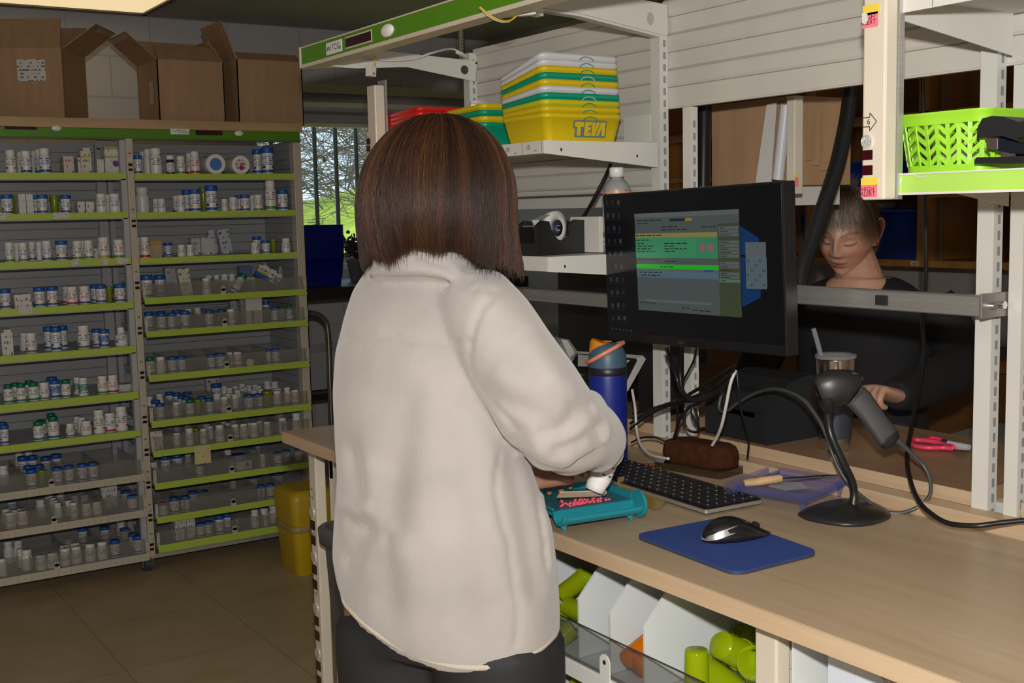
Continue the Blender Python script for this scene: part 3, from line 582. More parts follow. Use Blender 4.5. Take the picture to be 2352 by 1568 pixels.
for (bay, k), items in ROWS.items():
    zs, yf, dr = SHELF[bay, k]; recs = []
    for (st, xc, yt, w, dep) in items:
        y0 = yf+.035+ (.005 if dr else .012) + dep*0.97
        top = pY(xc, yt, y0); dist = (top-CAM).dot(RF); ww = w/FPX*dist
        y0 = max(y0, yf+.006+ww*.5); y0 = min(y0, YR-.045-ww*.5); top = pY(xc, yt, y0)
        h = top.z-zs
        if h < .03: h = .05
        x0, x1 = bay_x(bay)
        if h > 3.0*ww: ww = h/3.0
        x = min(max(top.x, x0+ww*.5), x1-ww*.5)
        recs.append([st, x, y0, ww, h, dep])
    # settle: bottles of one row may touch but not run through each other
    for it in range(60):
        moved = False
        for i in range(len(recs)):
            for j in range(i):
                a, c = recs[i], recs[j]; dx, dy = a[1]-c[1], a[2]-c[2]; d = math.hypot(dx, dy); need = (a[3]+c[3])*.5*.985
                if d < need:
                    moved = True; p = (need-d)
                    back, fwd = (a, c) if (a[2] > c[2] or (a[2] == c[2] and i > j)) else (c, a)
                    if abs(dy) < .012 or back[2]+p > YR-.05-back[3]*.5:
                        s = 1 if dx >= 0 else -1; a[1] += s*p*.5; c[1] -= s*p*.5
                    else: back[2] += p*.7
                    if d < need*.35: a[3] *= .94; c[3] *= .94
        if not moved: break
    for fr in (True, False):
        sub = [r for r in recs if (r[5] < .045) == fr]
        sub.sort(key=lambda r: abs(r[1]-XP))
        for n, r in enumerate(sub):
            t = bottle(r[0], (r[1], r[2], zs+.0003), r[3], r[4])
            look = LOOK.get(r[0], 'white bottle')
            bayw = 'left' if bay == 'L' else 'right'
            tag(t, f"{look}, {ORD[n]} from middle post in {'front' if fr else 'rear'} row, {row_name(bay, k)}, {bayw} bay", 'vial' if r[0] == 'V' else 'bottle', f"bottles on the {row_name(bay, k)} of the {bayw} bay")
            allb.append(t)
# ---- cartons: (bay, shelf, px x0, y0, x1, look, colour, ink, depth back, tilt)
def carton(bay, k, x0, y0, x1, ytop_only, label, base, ink, dep=0.0, thick=.05, tilt=0.0, band=None, bandc=None, lines=330, spot_=None, lift=0.0):
    zs, yf, dr = SHELF[bay, k]; y = yf+.03+dep
    a, c = pY(x0, y0, y), pY(x1, y0, y); w = c.x-a.x; h = a.z-zs-lift if not ytop_only else (a.z-pY(x0, ytop_only, y).z)
    m = mat_text('carton_'+label[:24].replace(' ', '_'), base, ink, 300, 260, .54)
    t = MB(); t.box((-w/2, 0, 0), (w/2, thick, h))
    nm = thing('medicine_carton', label, 'carton', ((a.x+c.x)/2, y, zs+.0005+lift), (0, tilt, 0), 'cartons on the shelves')
    t.build('carton_body', m, nm, world=False)
    if band:
        for (v0, v1, col) in band:
            MB().box((-w/2-.0004, -.0004, h*v0), (w/2+.0004, thick*.5, h*v1)).build('colour_panel', C[col] if isinstance(col, str) else col, nm, world=False)
    if spot_:
        u, v, r, col = spot_
        MB().cyl((u*w, 0, v*h), (u*w, -.0005, v*h), r, n=20).build('round_mark', C[col], nm, world=False)
    return nm
WHT, INK = (.62, .60, .56), (.12, .12, .12); PNK = (.58, .50, .46); GRY = (.42, .41, .41)
carton('L',1,145,359,168,None,'pinkish carton beside a tall cream carton on the top shelf, left bay', PNK, (.35,.05,.08), 0, .06)
carton('L',1,178,362,184,None,'slim white carton leaning at the tall cream carton, top shelf of left bay', WHT, INK, .012, .05)
carton('L',1,184,339.5,208,None,'tall cream carton with yellow stripe on the top shelf, left bay', (.60,.55,.44), INK, 0, .05, band=[(.62,.68,'yellow')])
carton('L',1,222,366,238,None,'small plain carton in front of the lime-topped carton, top shelf of left bay', WHT, (.5,.48,.45), 0, .03)
t = carton('L',1,239,337,277,None,'open carton with lime top and purple circle on the top shelf, left bay', WHT, (.4,.4,.38), .01, .06, band=[(.90,1.0,mat('carton_lime',(.36,.40,.03),.5)),(.58,.65,mat('carton_lime',(.36,.40,.03),.5))], spot_=(.15,.37,.012,'purple'))
h_ = .11
MB().add([(-.045,.058,.10),(.03,.058,.10),(.035,.075,.165),(-.03,.075,.165),(-.045,.060,.10),(.03,.060,.10),(.035,.077,.165),(-.03,.077,.165)],[(0,1,2,3),(7,6,5,4),(0,4,5,1),(1,5,6,2),(2,6,7,3),(3,7,4,0)]).build('lid_flap', mat('carton_flap', (.33,.32,.31), .6), t, world=False)
carton('L',2,42,446,58,None,'plain white carton, nearer the left edge of two on second shelf', WHT, (.5,.5,.48), 0, .06)
carton('L',2,59.5,446,75,None,'plain white carton touching a blue-capped bottle, second shelf of left bay', WHT, (.52,.5,.48), 0, .06)
carton('L',2,178,463,194,None,'little black and white carton on the second shelf, left bay', WHT, (.03,.03,.03), 0, .04)
carton('L',2,197,464,215,None,'little red and white carton on the second shelf, left bay', WHT, (.45,.05,.05), 0, .04, band=[(0,1,'red')] if 0 else None)
carton('L',3,215,571,226,None,'small pale carton between bottles on the third shelf, left bay', (.5,.53,.58), INK, .03, .03)
carton('L',3,283,570,294,None,'small blue-white carton beside the middle post, third shelf of left bay', (.5,.53,.58), INK, .02, .04)
carton('L',4,34,690.5,73,None,'flat white carton under another on the fourth shelf, left bay', WHT, INK, 0, .07)
zz = SHELF['L',4]; 
carton('L',4,32,677,70,None,'flat white carton lying on top of another, fourth shelf of left bay', WHT, INK, 0, .07, lift=pY(50,690.5,zz[1]+.03).z-zz[0]+.0005)
carton('L',5,2,758,28,None,'tall white carton at the outer end of the fifth shelf, left bay', WHT, INK, 0, .06)
carton('L',6,273,884,308,None,'flat silver carton beside the middle post on the sixth shelf, left bay', (.5,.5,.5), (.3,.3,.3), .02, .06)
carton('L',9,231,1109,268,None,'tall white carton standing in the second drawer, left bay', WHT, INK, .10, .03)
carton('R',3,343,553,370,None,'orange-topped carton behind the drawer front on the third shelf, right bay', (.46,.33,.22), (.4,.3,.2), .05, .04, band=[(.75,1,mat('carton_orange',(.5,.28,.03),.5))])
carton('R',3,439,547,460,None,'white carton, nearest the middle post of a group on third shelf, right bay', (.5,.49,.46), INK, .16, .05)
carton('R',3,462,546,490,None,'white carton with teal mark on the third shelf, right bay', (.56,.55,.52), INK, .14, .05, band=[(.3,.9,mat('carton_white',(.55,.54,.5),.5))])
carton('R',3,484,528,499,None,'leaning blue-striped carton, nearer the middle post of two, third shelf', (.52,.53,.55), (.02,.06,.25), .20, .02, -.16, band=[(.02,.98,mat('stripe_blue',(.02,.12,.42),.5))] if 0 else None)
carton('R',3,507,526,533,None,'wider leaning blue-striped carton on the third shelf, right bay', (.52,.53,.55), (.02,.06,.25), .20, .02, -.16)
carton('R',4,379,615,410,None,'grey carton standing behind the tilted cream carton, first drawer, right bay', GRY, (.25,.25,.25), .14, .04)
carton('R',4,415,616,441,None,'cream carton with green lettering tilted over in the first drawer', (.58,.53,.43), (.03,.25,.12), .015, .03, -.13)
carton('R',4,551,612,580,None,'blue and red striped carton at the rear of the first drawer', (.10,.2,.42), (.45,.08,.08), .20, .04)
carton('R',4,640,612,652,None,'grey end of a carton by the right side panel, first drawer', GRY, INK, .16, .05)
z4 = SHELF['R',4]; a = pY(619, 630, z4[1]+.05)
t = thing('medicine_carton', 'yellow and blue banded white carton tilted across the first drawer', 'carton', (a.x, a.y, a.z), (0, .52, 0), 'cartons on the shelves')
MB().box((-.055,0,-.026),(.055,.03,.026)).build('carton_body', mat_text('carton_yb',(.6,.59,.56),(.05,.05,.06),330,260,.5), t, world=False)
MB().box((-.056,-.0006,-.027),(.01,.015,-.012)).build('blue_panel', C['blue'], t, world=False); MB().box((-.056,-.0006,-.012),(-.005,.015,-.003)).build('yellow_panel', C['yellow'], t, world=False)
a = pY(545, 650, z4[1]+.035)
t = bottle('D', (a.x-.018, a.y, a.z-.035), .036, .085, rot=(0, .62, 0)); tag(t, 'green-capped bottle tilted over in the first drawer, right bay', 'bottle', 'bottles on the first drawer of the right bay')
carton('R',5,534,690,548,None,'thin grey carton leaning at the rear of the second drawer', GRY, INK, .16, .03, -.12)
carton('R',5,553,684,562,None,'slim pink-edged carton in the second drawer, right bay', (.5,.42,.42), INK, .08, .03)
carton('R',5,564,683,601,None,'large pinkish white carton standing in the second drawer, right bay', (.56,.52,.49), (.5,.44,.42), .005, .04)
carton('R',7,473,869,502,None,'white carton with pink mark at the rear of the fourth drawer', (.5,.49,.47), INK, .30, .03, spot_=(.1,.6,.008,'magenta'))
carton('R',8,345,992,373,None,'white text-covered carton at the middle post end of the fifth drawer', WHT, INK, 0, .06)
carton('R',9,522,1047,563,None,'blue-topped carton lying at the rear of the sixth drawer', (.5,.5,.5), (.03,.1,.3), .12, .05, band=[(.85,1,'blue')])
carton('R',9,532,1063,578,None,'flat white carton with green round mark, sixth drawer, right bay', (.56,.55,.52), (.3,.3,.3), 0, .04, spot_=(.28,.55,.010,'green'))
for i, (a0, a1, tt) in enumerate(((401,409,1192),(410,427,1194),(428,447,1190))):
    carton('R',11,a0,tt,a1,None,('slim','middle','outermost')[i]+' white carton of three standing together in the bottom drawer', WHT, INK, .0+.004*i, .05)
carton('R',11,541,1190,548,None,'narrow white carton standing by the tab of the bottom drawer', WHT, INK, .03, .04)
# jars lying on their sides and a loose lid
def lying_jar(px, py, r_px, ring, disc, label):
    zs, yf, dr = SHELF['R', 1]; y = yf+.02; c = pY(px, py, y); r = r_px/FPX*(c-CAM).dot(RF); z = zs+r+.0005
    t = thing('pill_jar', label, 'jar', (c.x, y, z))
    b = MB().cyl((0, .03, 0), (0, .13, 0), r*.95, n=32); b.build('jar_body', M_bw, t, world=False)
    b = MB().cyl((0, 0, 0), (0, .03, 0), r, n=32); b.build('lid', M_capw, t, world=False, bevel=.003)
    MB().cyl((-.0, -.001, 0), (0, 0, 0), r*.62, n=32).build('lid_sticker', mat_text('jar_'+disc, (.58, .56, .53), (.3, .05, .06), 400, 300, .5) if disc == 'text' else C['blue2'] , t, world=False)
    if ring: MB().cyl((ring[0]*r, -.0016, ring[1]*r), (ring[0]*r, -.001, ring[1]*r), r*.26, n=20).build('round_mark', C['magenta'], t, world=False)
C['blue2'] = mat('sticker_blue', (.05, .19, .50), .4)
lying_jar(495.5, 375, 22.7, None, 'blue', 'white jar lying with its blue-centred lid facing out, top shelf')
lying_jar(553, 377, 21, (.05, -.3), 'text', 'white jar lying with a magenta-dotted lid facing out, top shelf')
zs, yf, dr = SHELF['R', 6]; c = pY(576, 831, yf+.006)
t = thing('loose_lid', 'white round lid standing on edge in the third drawer, right bay', 'lid', (c.x, yf+.012, zs+.0155)); MB().cyl((0, 0, 0), (0, .010, 0), .0155, n=24).build('lid_disc', M_capw, t, world=False, bevel=.002)
for (x0, x1) in ((1158, 1275),): pass
# ================================================================== the workbench and its frame
ZB = 0.91; XF = 1.0145; YE = 2.53; XPST = 1.5605
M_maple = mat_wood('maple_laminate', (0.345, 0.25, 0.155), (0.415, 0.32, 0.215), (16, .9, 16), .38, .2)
M_mapled = mat_wood('maple_edge', (0.44, 0.31, 0.19), (0.50, 0.37, 0.245), (14, .9, 40), .45, .25)
M_frame = mat('frame_offwhite', (0.60, 0.585, 0.54), .38); M_slot = mat('slot_grey', (.23, .25, .28), .5); M_beige = mat('beige_cover', (.60, .54, .44), .4)
M_alu = mat('aluminium', (.52, .51, .49), .38, .75, var=.08, vscale=3, stretch=(1, .4, 60))
wb = thing('workbench', 'long maple-topped workbench with white slotted posts and slatted back panels', 'workbench', (XF, 1.0, 0))
MB().box((XF, -.5, ZB-.026), (1.527, YE, ZB)).build('worktop', [M_maple], wb, bevel=.0015)
MB().box((XF-.0012, -.5, ZB-.0255), (XF, YE, ZB-.0008)).box((XF, YE, ZB-.0255), (1.527, YE+.0012, ZB-.0008)).build('edge_banding', M_mapled, wb)
MB().box((1.527, -.5, ZB-.026), (1.5652, YE+.02, .932)).build('back_strip', M_mapled, wb, bevel=.001)
def slotted_post(name, x, y, w, d, z0, z1, parent, pitch=.0235, zs=None, mt=None):
    """square tube: corner nearest the camera at (x, y); slots on the side that faces the camera end"""
    b = MB().box((x, y, z0), (x+d, y+w, z1))
    z = (zs or z0)+.03
    while z < z1-.02:
        b.quad((x+d*.42, y-.0003, z), (x+d*.72, y-.0003, z), (x+d*.72, y-.0003, z+pitch*.58), (x+d*.42, y-.0003, z+pitch*.58), 1); z += pitch
    return b.build(name, [mt or M_frame, M_slot], parent, bevel=0)
PY = {'R': 1.079, 'M': 1.835, 'L': 2.562}
def top_at(px, py, x): return pX(px, py, x).z
slotted_post('post', XPST, PY['L'], .028, .022, 0.02, 1.795, wb)
slotted_post('post', XPST, PY['M'], .028, .022, 0.02, 1.80, wb)
slotted_post('post', XPST, PY['R'], .028, .022, 0.02, 1.86, wb)
slotted_post('post', XPST, 1.7467, .0205, .020, 0.02, 1.594, wb)
slotted_post('post', XPST, 1.030, .022, .020, 0.02, 1.594, wb)
slotted_post('post', XPST, .33, .028, .022, 0.02, 1.86, wb)
def slat_panel(y0, y1, z0, z1, x=1.5835, pitch=.0685):
    prof = [(x+.010, z1), (x, z1)]; z = z1
    prof += [(x-.004, z1-.001), (x-.004, z1-.016), (x, z1-.018)]; z = z1-.018
    while z-pitch > z0:
        prof += [(x, z-.030), (x+.0035, z-.0315), (x-.003, z-.036), (x-.004, z-.040), (x-.004, z-.062), (x-.001, z-.0668), (x+.0025, z-.0675)]; z -= pitch
        prof += [(x, z)]
    prof += [(x, z0+.004), (x-.003, z0+.003), (x-.003, z0), (x+.010, z0)]
    b = MB(); n = len(prof)
    A = [(p[0], y0, p[1]) for p in prof]; B = [(p[0], y1, p[1]) for p in prof]
    b.add(A+B, [(i, i+1, n+i+1, n+i) for i in range(n-1)]+[(n-1, 0, n, 2*n-1)])
    b.add(A, [tuple(range(n-1, -1, -1))]); b.add(B, [tuple(range(n))])
    return b
M_panel = mat('panel_ivory', (.56, .535, .48), .33)
slat_panel(PY['M']+.016, PY['L']+.012, 1.435, 1.806).build('slatted_panel', M_panel, wb)
slat_panel(PY['R']+.012, PY['M']+.014, 1.597, 1.862).build('slatted_panel', M_panel, wb)
slat_panel(.34, PY['R']+.010, 1.597, 1.862).build('slatted_panel', M_panel, wb)
# front uprights with indicator strips below the worktop
def led_strip(name, x, y0, y1, z0, z1, zled, parent, d=.026, alert=()):
    p = MB().box((x, y0, z0), (x+d, y1, z1)).build(name, M_beige, parent, bevel=.003)
    ym = (y0+y1)/2+ (y1-y0)*.18
    for z in zled:
        MB().cyl((x, ym, z), (x-.003, ym, z), .0125, n=16).build('indicator_light', mat('indicator', (.8, .8, .8), .15, .6), p)
        MB().box((x-.0015, ym-.0125, z-.042), (x, ym+.0125, z-.020)).box((x-.0015, ym-.0125, z-.078), (x, ym+.0125, z-.056)).build('indicator_window', M_disp, p)
        q = MB(); w = .0012
        out = [(-.014, -.0085), (.003, -.0085), (.003, -.015), (.016, 0), (.003, .015), (.003, .0085), (-.014, .0085)]
        for i in range(len(out)):
            a, c = Vector((*out[i], 0)), Vector((*out[(i+1) % len(out)], 0)); n = (c-a).normalized().cross(Vector((0, 0, 1)))*w*.5
            q.add([(x-.0006, ym-k.x, z+.045+k.y) for k in (a-n, c-n, c+n, a+n)], [(0, 1, 2, 3)])
        q.build('arrow_mark', M_black, p)
    return p
led_strip('indicator_strip', 1.072, 2.485, 2.523, .05, ZB-.03, [pX(x, y, 1.072).z for x, y in ((723, 1178), (728, 1281), (733, 1400), (739, 1505))], wb)
slotted_post('front_post', 1.10, 2.44, .03, .028, .02, ZB-.027, wb)
slotted_post('front_post', 1.115, PY['R']-.045, .03, .028, .02, ZB-.027, wb)
led_strip('indicator_strip', 1.06, PY['R']-.05, PY['R']-.012, .05, ZB-.03, [.55, .35], wb)
MB().box((1.10, PY['R']-.03, .80), (1.55, PY['R']-.012, .86)).box((1.10, 2.45, .80), (1.55, 2.468, .86)).build('support_arm', M_frame, wb)
# washer and bolt, tie on the far post
w = pX(1090, 239, XPST).copy()
MB().cyl((XPST+.011, PY['L']-.001, w.z), (XPST+.011, PY['L']-.004, w.z), .012, n=20).cyl((XPST+.011, PY['L']-.004, w.z), (XPST+.011, PY['L']-.03, w.z), .0025, n=8).build('washer_bolt', M_chrome, wb)
MB().box((XPST-.002, PY['L']-.002, 1.768), (XPST+.024, PY['L']+.03, 1.773)).build('cable_tie', M_black, wb)
# ------------------------------------------------------------------ the far bench behind it
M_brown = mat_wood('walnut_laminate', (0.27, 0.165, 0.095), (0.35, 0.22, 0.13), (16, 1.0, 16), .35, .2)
fb = thing('rear_bench', 'brown-topped bench behind the slotted posts where scissors and tumbler stand', 'workbench', (1.6, 1.4, 0))
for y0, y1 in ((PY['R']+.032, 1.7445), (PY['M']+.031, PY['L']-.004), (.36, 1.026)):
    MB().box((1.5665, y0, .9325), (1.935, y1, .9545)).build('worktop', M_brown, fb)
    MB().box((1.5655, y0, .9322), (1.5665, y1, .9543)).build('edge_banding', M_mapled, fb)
for y in (.5, 1.45, 2.3): MB().box((1.88, y, 0.0), (1.92, y+.04, .932)).build('leg', M_frame, fb)
MB().box((1.62, .5, .86), (1.66, 2.34, .932)).build('support_rail', M_frame, fb)
# ------------------------------------------------------------------ shelves hung on the posts
def hung_shelf(label, x0, y0, y1, zt, h0, h1, front_m, name='hung_shelf', group=None):
    t = thing(name, label, 'shelf', (x0, y0, zt), group=group)
    MB().box((x0+.003, y0+.003, zt-.006), (1.553, y1-.003, zt-.001)).build('shelf_board', M_frame, t)
    MB().box((x0, y0+.002, zt-h0), (x0+.003, y1, zt)).build('front_strip', front_m, t, bevel=.0008)
    for nm, y in (('side_bracket', y0), ('side_bracket', y1)):
        b = MB().prism([(x0, zt-h0), (1.553, zt-h1), (1.553, zt-.001), (x0, zt)], lambda u, v: (u, y, v), (0, .0025, 0))
        if y == y0:
            for (u, v) in ((x0+.04, zt-h0*.7), (1.50, zt-h1*.55)): b.add([(u+.0022*math.cos(a), y-.0004, v+.0035*math.sin(a)) for a in [2*PI*i/8 for i in range(8)]], [tuple(range(8))], 1)
        b.build(nm, [M_frame, M_black], t)
    return t
sb = hung_shelf('cream shelf numbered 09 and 10 holding the nested yellow and red bins', 1.276, PY['M']-.001, PY['L']-.03, 1.5312, .024, .050, M_frame)
M_num = mat('number_ink', (.05, .05, .05), .6)
fs = [c for c in sb.children if c.name.startswith('front_strip')] if False else None
q = MB()
for n_, px in (('10', 1213), ('09', 1167)):
    p = pX(px, 339+(1213-px)*.13, 1.276)
    q.join(text_mb(n_, .0125, lambda u, v, d: (1.2757-d, p.y-u, p.z+v)))
    q.box((1.2755, p.y-.030, p.z-.0075), (1.2758, p.y-.021, p.z-.0065))
for px in (1245, 1199.5, 1154): p = pX(px, 340, 1.276); q.box((1.2755, p.y-.0004, 1.508), (1.2758, p.y+.0004, 1.530))
q.build('strip_numbers', M_num, sb)
ts = hung_shelf('white shelf carrying the black tape dispenser beside the monitor', 1.280, PY['M']-.001, PY['L']-.03, 1.3132, .028, .052, M_frame)
gs = hung_shelf('white shelf with a scuffed lime strip holding the green basket', 1.283, .30, 1.050, 1.4371, .001, .045, M_frame)
p0, p1 = pX(2035, 400, 1.2815), pX(2035, 440, 1.2815)
ls = MB().box((1.2815, .30, 1.4135), (1.2835, 1.0497, 1.4365)).build('lime_strip', mat('lime_bright', (.36, .60, .10), .35), gs)
MB().box((1.2795, .30, 1.4365), (1.2995, 1.0505, 1.4385)).box((1.2795, .30, 1.4105), (1.2995, 1.0505, 1.4135)).build('strip_lip', M_frame, gs)
q = MB()
for (px, py, r) in ((2058, 425, .0042), (2066, 417, .0038), (2052, 421, .0035)):
    p = pX(px, py, 1.281); q.add([(1.2810, p.y+r*math.cos(a)*(1+.4*math.sin(3*a)), p.z+r*math.sin(a)) for a in [2*PI*i/10 for i in range(10)]], [tuple(range(10))])
q.tube([pX(2083, 401, 1.2808), pX(2100, 402, 1.2808), pX(2112, 407, 1.2808), pX(2128, 404, 1.2808)], .0009, n=5).build('paper_residue', mat('residue', (.62, .62, .60), .7), ls)
us = hung_shelf('topmost white shelf numbered 01 above the lime basket', 1.283, .30, 1.050, 1.672, .028, .065, M_frame)
q = MB(); p = pX(2068, 10, 1.2828); q.join(text_mb('01', .0145, lambda u, v, d: (1.2826-d, p.y-u, p.z+v)))
p = pX(2142, 10, 1.2828); q.box((1.2824, p.y-.0003, 1.645), (1.2828, p.y+.0003, 1.671)); q.build('strip_numbers', M_num, us)
# vertical indicator strips at the front of the shelves
st = thing('indicator_strip', 'beige indicator strip with pink HIGH ALERT stickers beside the green basket', 'indicator strip', (1.25, 1.05, 1.405))
xs_ = 1.2525; ya, yb_ = pX(2030, 458, xs_).y, pX(1978, 458, xs_).y
MB().box((xs_, ya, 1.405), (xs_+.024, yb_, 1.86)).build('strip_body', M_beige, st, bevel=.003)
MB().box((xs_+.0245, ya-.002, 1.405), (xs_+.034, ya+.012, 1.86)).build('backing_channel', M_alu, st)
def on_strip(px, py): return pX(px, py, xs_)
lp = on_strip(1993, 325); MB().cyl((xs_, lp.y, lp.z), (xs_-.003, lp.y, lp.z), .0088, n=20).build('indicator_light', mat('indicator_lens', (.85, .85, .87), .08, .7, bump=.8, bscale=900), st)
for py in (356, 391):
    p = on_strip(1993, py); MB().box((xs_-.0012, p.y-.0085, p.z-.0065), (xs_, p.y+.0085, p.z+.0065)).build('indicator_window', M_disp, st, bevel=.0008)
p = on_strip(1997, 280); q = MB(); w = .0011; out = [(-.012, -.006), (.001, -.006), (.001, -.0115), (.012, 0), (.001, .0115), (.001, .006), (-.012, .006)]
for i in range(7):
    a, c = Vector((*out[i], 0)), Vector((*out[(i+1) % 7], 0)); n = (c-a).normalized().cross(Vector((0, 0, 1)))*w*.5
    q.add([(xs_-.0006, p.y-k.x, p.z+k.y) for k in (a-n, c-n, c+n, a+n)], [(0, 1, 2, 3)])
q.join(text_mb('6', .011, lambda u, v, d: (xs_-.0006, p.y+.001-u, p.z+v))).build('arrow_mark', M_black, st)
M_pink = mat('sticker_pink', (.86, .17, .24), .5); M_yelst = mat('sticker_yellow', (.72, .55, .06), .5)
def sticker(px0, py0, px1, py1, m, words=None):
    a, c = on_strip(px0, py0), on_strip(px1, py1)
    o = MB().box((xs_-.0009, c.y, c.z), (xs_-.0001, min(a.y, yb_), a.z)).build('sticker', m, st)
    if words:
        for w_, py in words:
            t_ = on_strip((px0+px1)/2-2, py); text_mb(w_, .0086, lambda u, v, d: (xs_-.0012, t_.y-u, t_.z+v)).build('lettering', M_black, o)
sticker(1978, 409, 2017, 425, M_yelst); sticker(1978, 426, 2015, 452, M_pink, (('HIGH', 435), ('ALERT', 446)))
sticker(1978, 15, 2021, 30, M_yelst); sticker(1978, 33, 2017, 60, M_pink, (('HIGH', 40), ('ALERT', 52)))
p = on_strip(1990, 40); MB().add([(xs_-.0016, p.y+dy, p.z+dz) for dy, dz in ((.006,.006),(.002,.007),(-.003,.004),(-.004,-.004),(.001,-.009),(.006,-.006))], [(5,4,3,2,1,0)]).build('torn_patch', mat('torn_paper', (.6, .58, .55), .8), st)
s2 = thing('indicator_strip', 'beige indicator strip at the outer end of the red bins shelf', 'indicator strip', (1.25, 2.5, 1.527))
xl = 1.25; ya2, yb2 = pX(863, 300, xl).y, pX(845, 300, xl).y; zt2 = pX(848, 197, xl).z; zb2 = pX(862, 366, xl).z
MB().box((xl, ya2, zb2), (xl+.026, yb2, zt2)).build('strip_body', M_beige, s2, bevel=.003)
MB().box((xl+.0265, ya2-.004, zb2), (xl+.030, yb2-.006, zt2+.012)).build('backing_channel', M_alu, s2)
for pyl, kind in ((357, 'l'), (341, 'w'), (325, 'w')):
    p = pX(847, pyl, xl)
    if kind == 'l': MB().cyl((xl, p.y, p.z), (xl-.003, p.y, p.z), .0095, n=16).build('indicator_light', mat('indicator_lens', (.85, .85, .87), .08, .7, bump=.8, bscale=900), s2)
    else: MB().box((xl-.0015, p.y-.009, p.z-.007), (xl, p.y+.009, p.z+.007)).build('indicator_window', M_disp, s2)
# ------------------------------------------------------------------ green header frame over the bench
cn = thing('light_header', 'green header beam with display and white button over the bench', 'header', (1.115, 2.57, 1.74))
hz0, hz1 = 1.7436, 1.7800
hb = MB().box((1.113, .9, hz0), (1.130, 2.565, hz1)).build('header_panel', M_green, cn, bevel=.001)
MB().box((1.1115, .9, hz0-.008), (1.150, 2.5665, hz0)).box((1.1125, .9, hz1), (1.150, 2.5665, hz1+.003)).box((1.1105, 2.565, hz0-.006), (1.150, 2.570, hz1+.003)).build('header_lip', M_beige, hb)
a, c = pX(794, 75, 1.113), pX(853, 82, 1.113)
MB().box((1.1122, c.y-.003, hz0+.006), (1.113, a.y+.003, hz1-.006)).build('display_rim', M_beige, hb); MB().box((1.1112, c.y, hz0+.009), (1.1121, a.y, hz1-.009)).build('display', M_disp, hb)
p = pX(888, 53, 1.111); q = MB(); q.sphere((1.112, p.y, (hz0+hz1)/2), (.007, .027, .013)); q.build('sensor_button', M_plas, hb)
p = pX(767, 101, 1.112); zc_ = (hz0+hz1)/2-.001
lp = MB().box((1.1112, p.y-.040, zc_-.013), (1.1128, p.y+.040, zc_+.013)).build('logo_plate', M_plas, hb, bevel=.0007)
q = text_mb('TCG', .019, lambda u, v, d: (1.1109, p.y-.010-u, zc_+v)); q.join(text_mb('Rx', .011, lambda u, v, d: (1.1109, p.y-.033-u, zc_-.004+v)))
q.tube([(1.1106, p.y+.034, zc_-.005), (1.1106, p.y+.027, zc_+.004), (1.1106, p.y+.021, zc_-.004), (1.1106, p.y+.013, zc_+.006)], .0008, n=5).build('lettering', M_black, lp)
b = MB().prism([(1.15, 1.742), (1.19, 1.748), (1.28, 1.788), (1.5627, 1.776), (1.577, 1.776), (1.577, 1.7264), (1.565, 1.7264), (1.3837, 1.7514), (1.25, 1.742)], lambda u, v: (u, 2.5588, v), (0, .003, 0))
b.add([(1.545+.011*math.cos(t), 2.5584, 1.752+.011*math.sin(t)) for t in [2*PI*i/20 for i in range(20)]], [tuple(range(20))], 1)
b.build('bracket', [M_frame, mat('hole_dark', (.05, .045, .035), .6)], cn)
b = MB().prism([(1.15, 1.776), (1.20, 1.7745), (1.36, 1.768), (1.560, 1.741), (1.577, 1.741), (1.577, 1.80), (1.15, 1.835)], lambda u, v: (u, 1.8305, v), (0, .004, 0)).prism([(1.15, 1.772), (1.20, 1.770), (1.36, 1.763), (1.556, 1.737), (1.556, 1.742), (1.36, 1.7685), (1.20, 1.775), (1.15, 1.777)], lambda u, v: (u, 1.8305, v), (0, .022, 0))
p = pY(1494, 43, 1.83)
b.add([(p.x+.009*math.cos(t), 1.8300, p.z+.0125*math.sin(t)) for t in [2*PI*i/20 for i in range(20)]], [tuple(range(20))], 1)
b.build('bracket', [M_frame, mat('hole_pale', (.40, .38, .35), .6)], cn)
MB().box((1.12, .35, 1.835), (1.56, 1.83, 1.842)).build('top_tray', M_frame, cn)
b = MB().prism([(1.15, 1.750), (1.56, 1.70), (1.56, 1.82), (1.15, 1.835)], lambda u, v: (u, 1.070, v), (0, .004, 0)); b.build('bracket', M_frame, cn)
for (a, c) in (((1100, 14), (1165, 2)), ((1070, 20), (1100, 24))):
    p, r_ = pX(*a, 1.16), pX(*c, 1.16)
MB().prism([(1.135, 1.80), (1.185, 1.72), (1.19, 1.74)], lambda u, v: (u, v, 1.738), (0, 0, .004)).prism([(1.14, 2.56), (1.20, 2.52), (1.15, 2.50)], lambda u, v: (u, v, 1.737), (0, 0, .004)).build('corner_gusset', M_plas, cn)
# wires and connector blocks under the header
M_wy = mat('wire_yellow', (.62, .40, .03), .4); M_ww = mat('wire_white', (.66, .64, .60), .4)
wy = MB().tube([pY(838, 112, 2.53), pY(856, 126, 2.53), pY(862, 142, 2.53), pY(858, 158, 2.53)], .0022).build('wire', M_wy)
tag(wy, 'short yellow wire dropping from the far end of the green header', 'wire', 'wires under the header')
cb = thing('connector_block', 'white connector block hanging on a short yellow wire', 'connector', tuple(pY(852, 164, 2.53)))
p = pY(852, 164, 2.53); MB().obox(p, (.020, .016, .024), rotm(0, .1, .3)).build('block_body', M_ww, cb, bevel=.001); MB().cyl((p.x+.003, p.y-.0085, p.z-.006), (p.x+.003, p.y-.010, p.z-.006), .003, n=8).build('terminal', mat('brass', (.5, .36, .08), .3, .8), cb)
wy2 = MB().tube([pY(1102, 16, 1.74), pY(1125, 35, 1.74), pY(1150, 47, 1.74), pY(1172, 47, 1.74), pY(1192, 30, 1.74), pY(1203, 8, 1.74)], .0016).build('wire', M_wy)
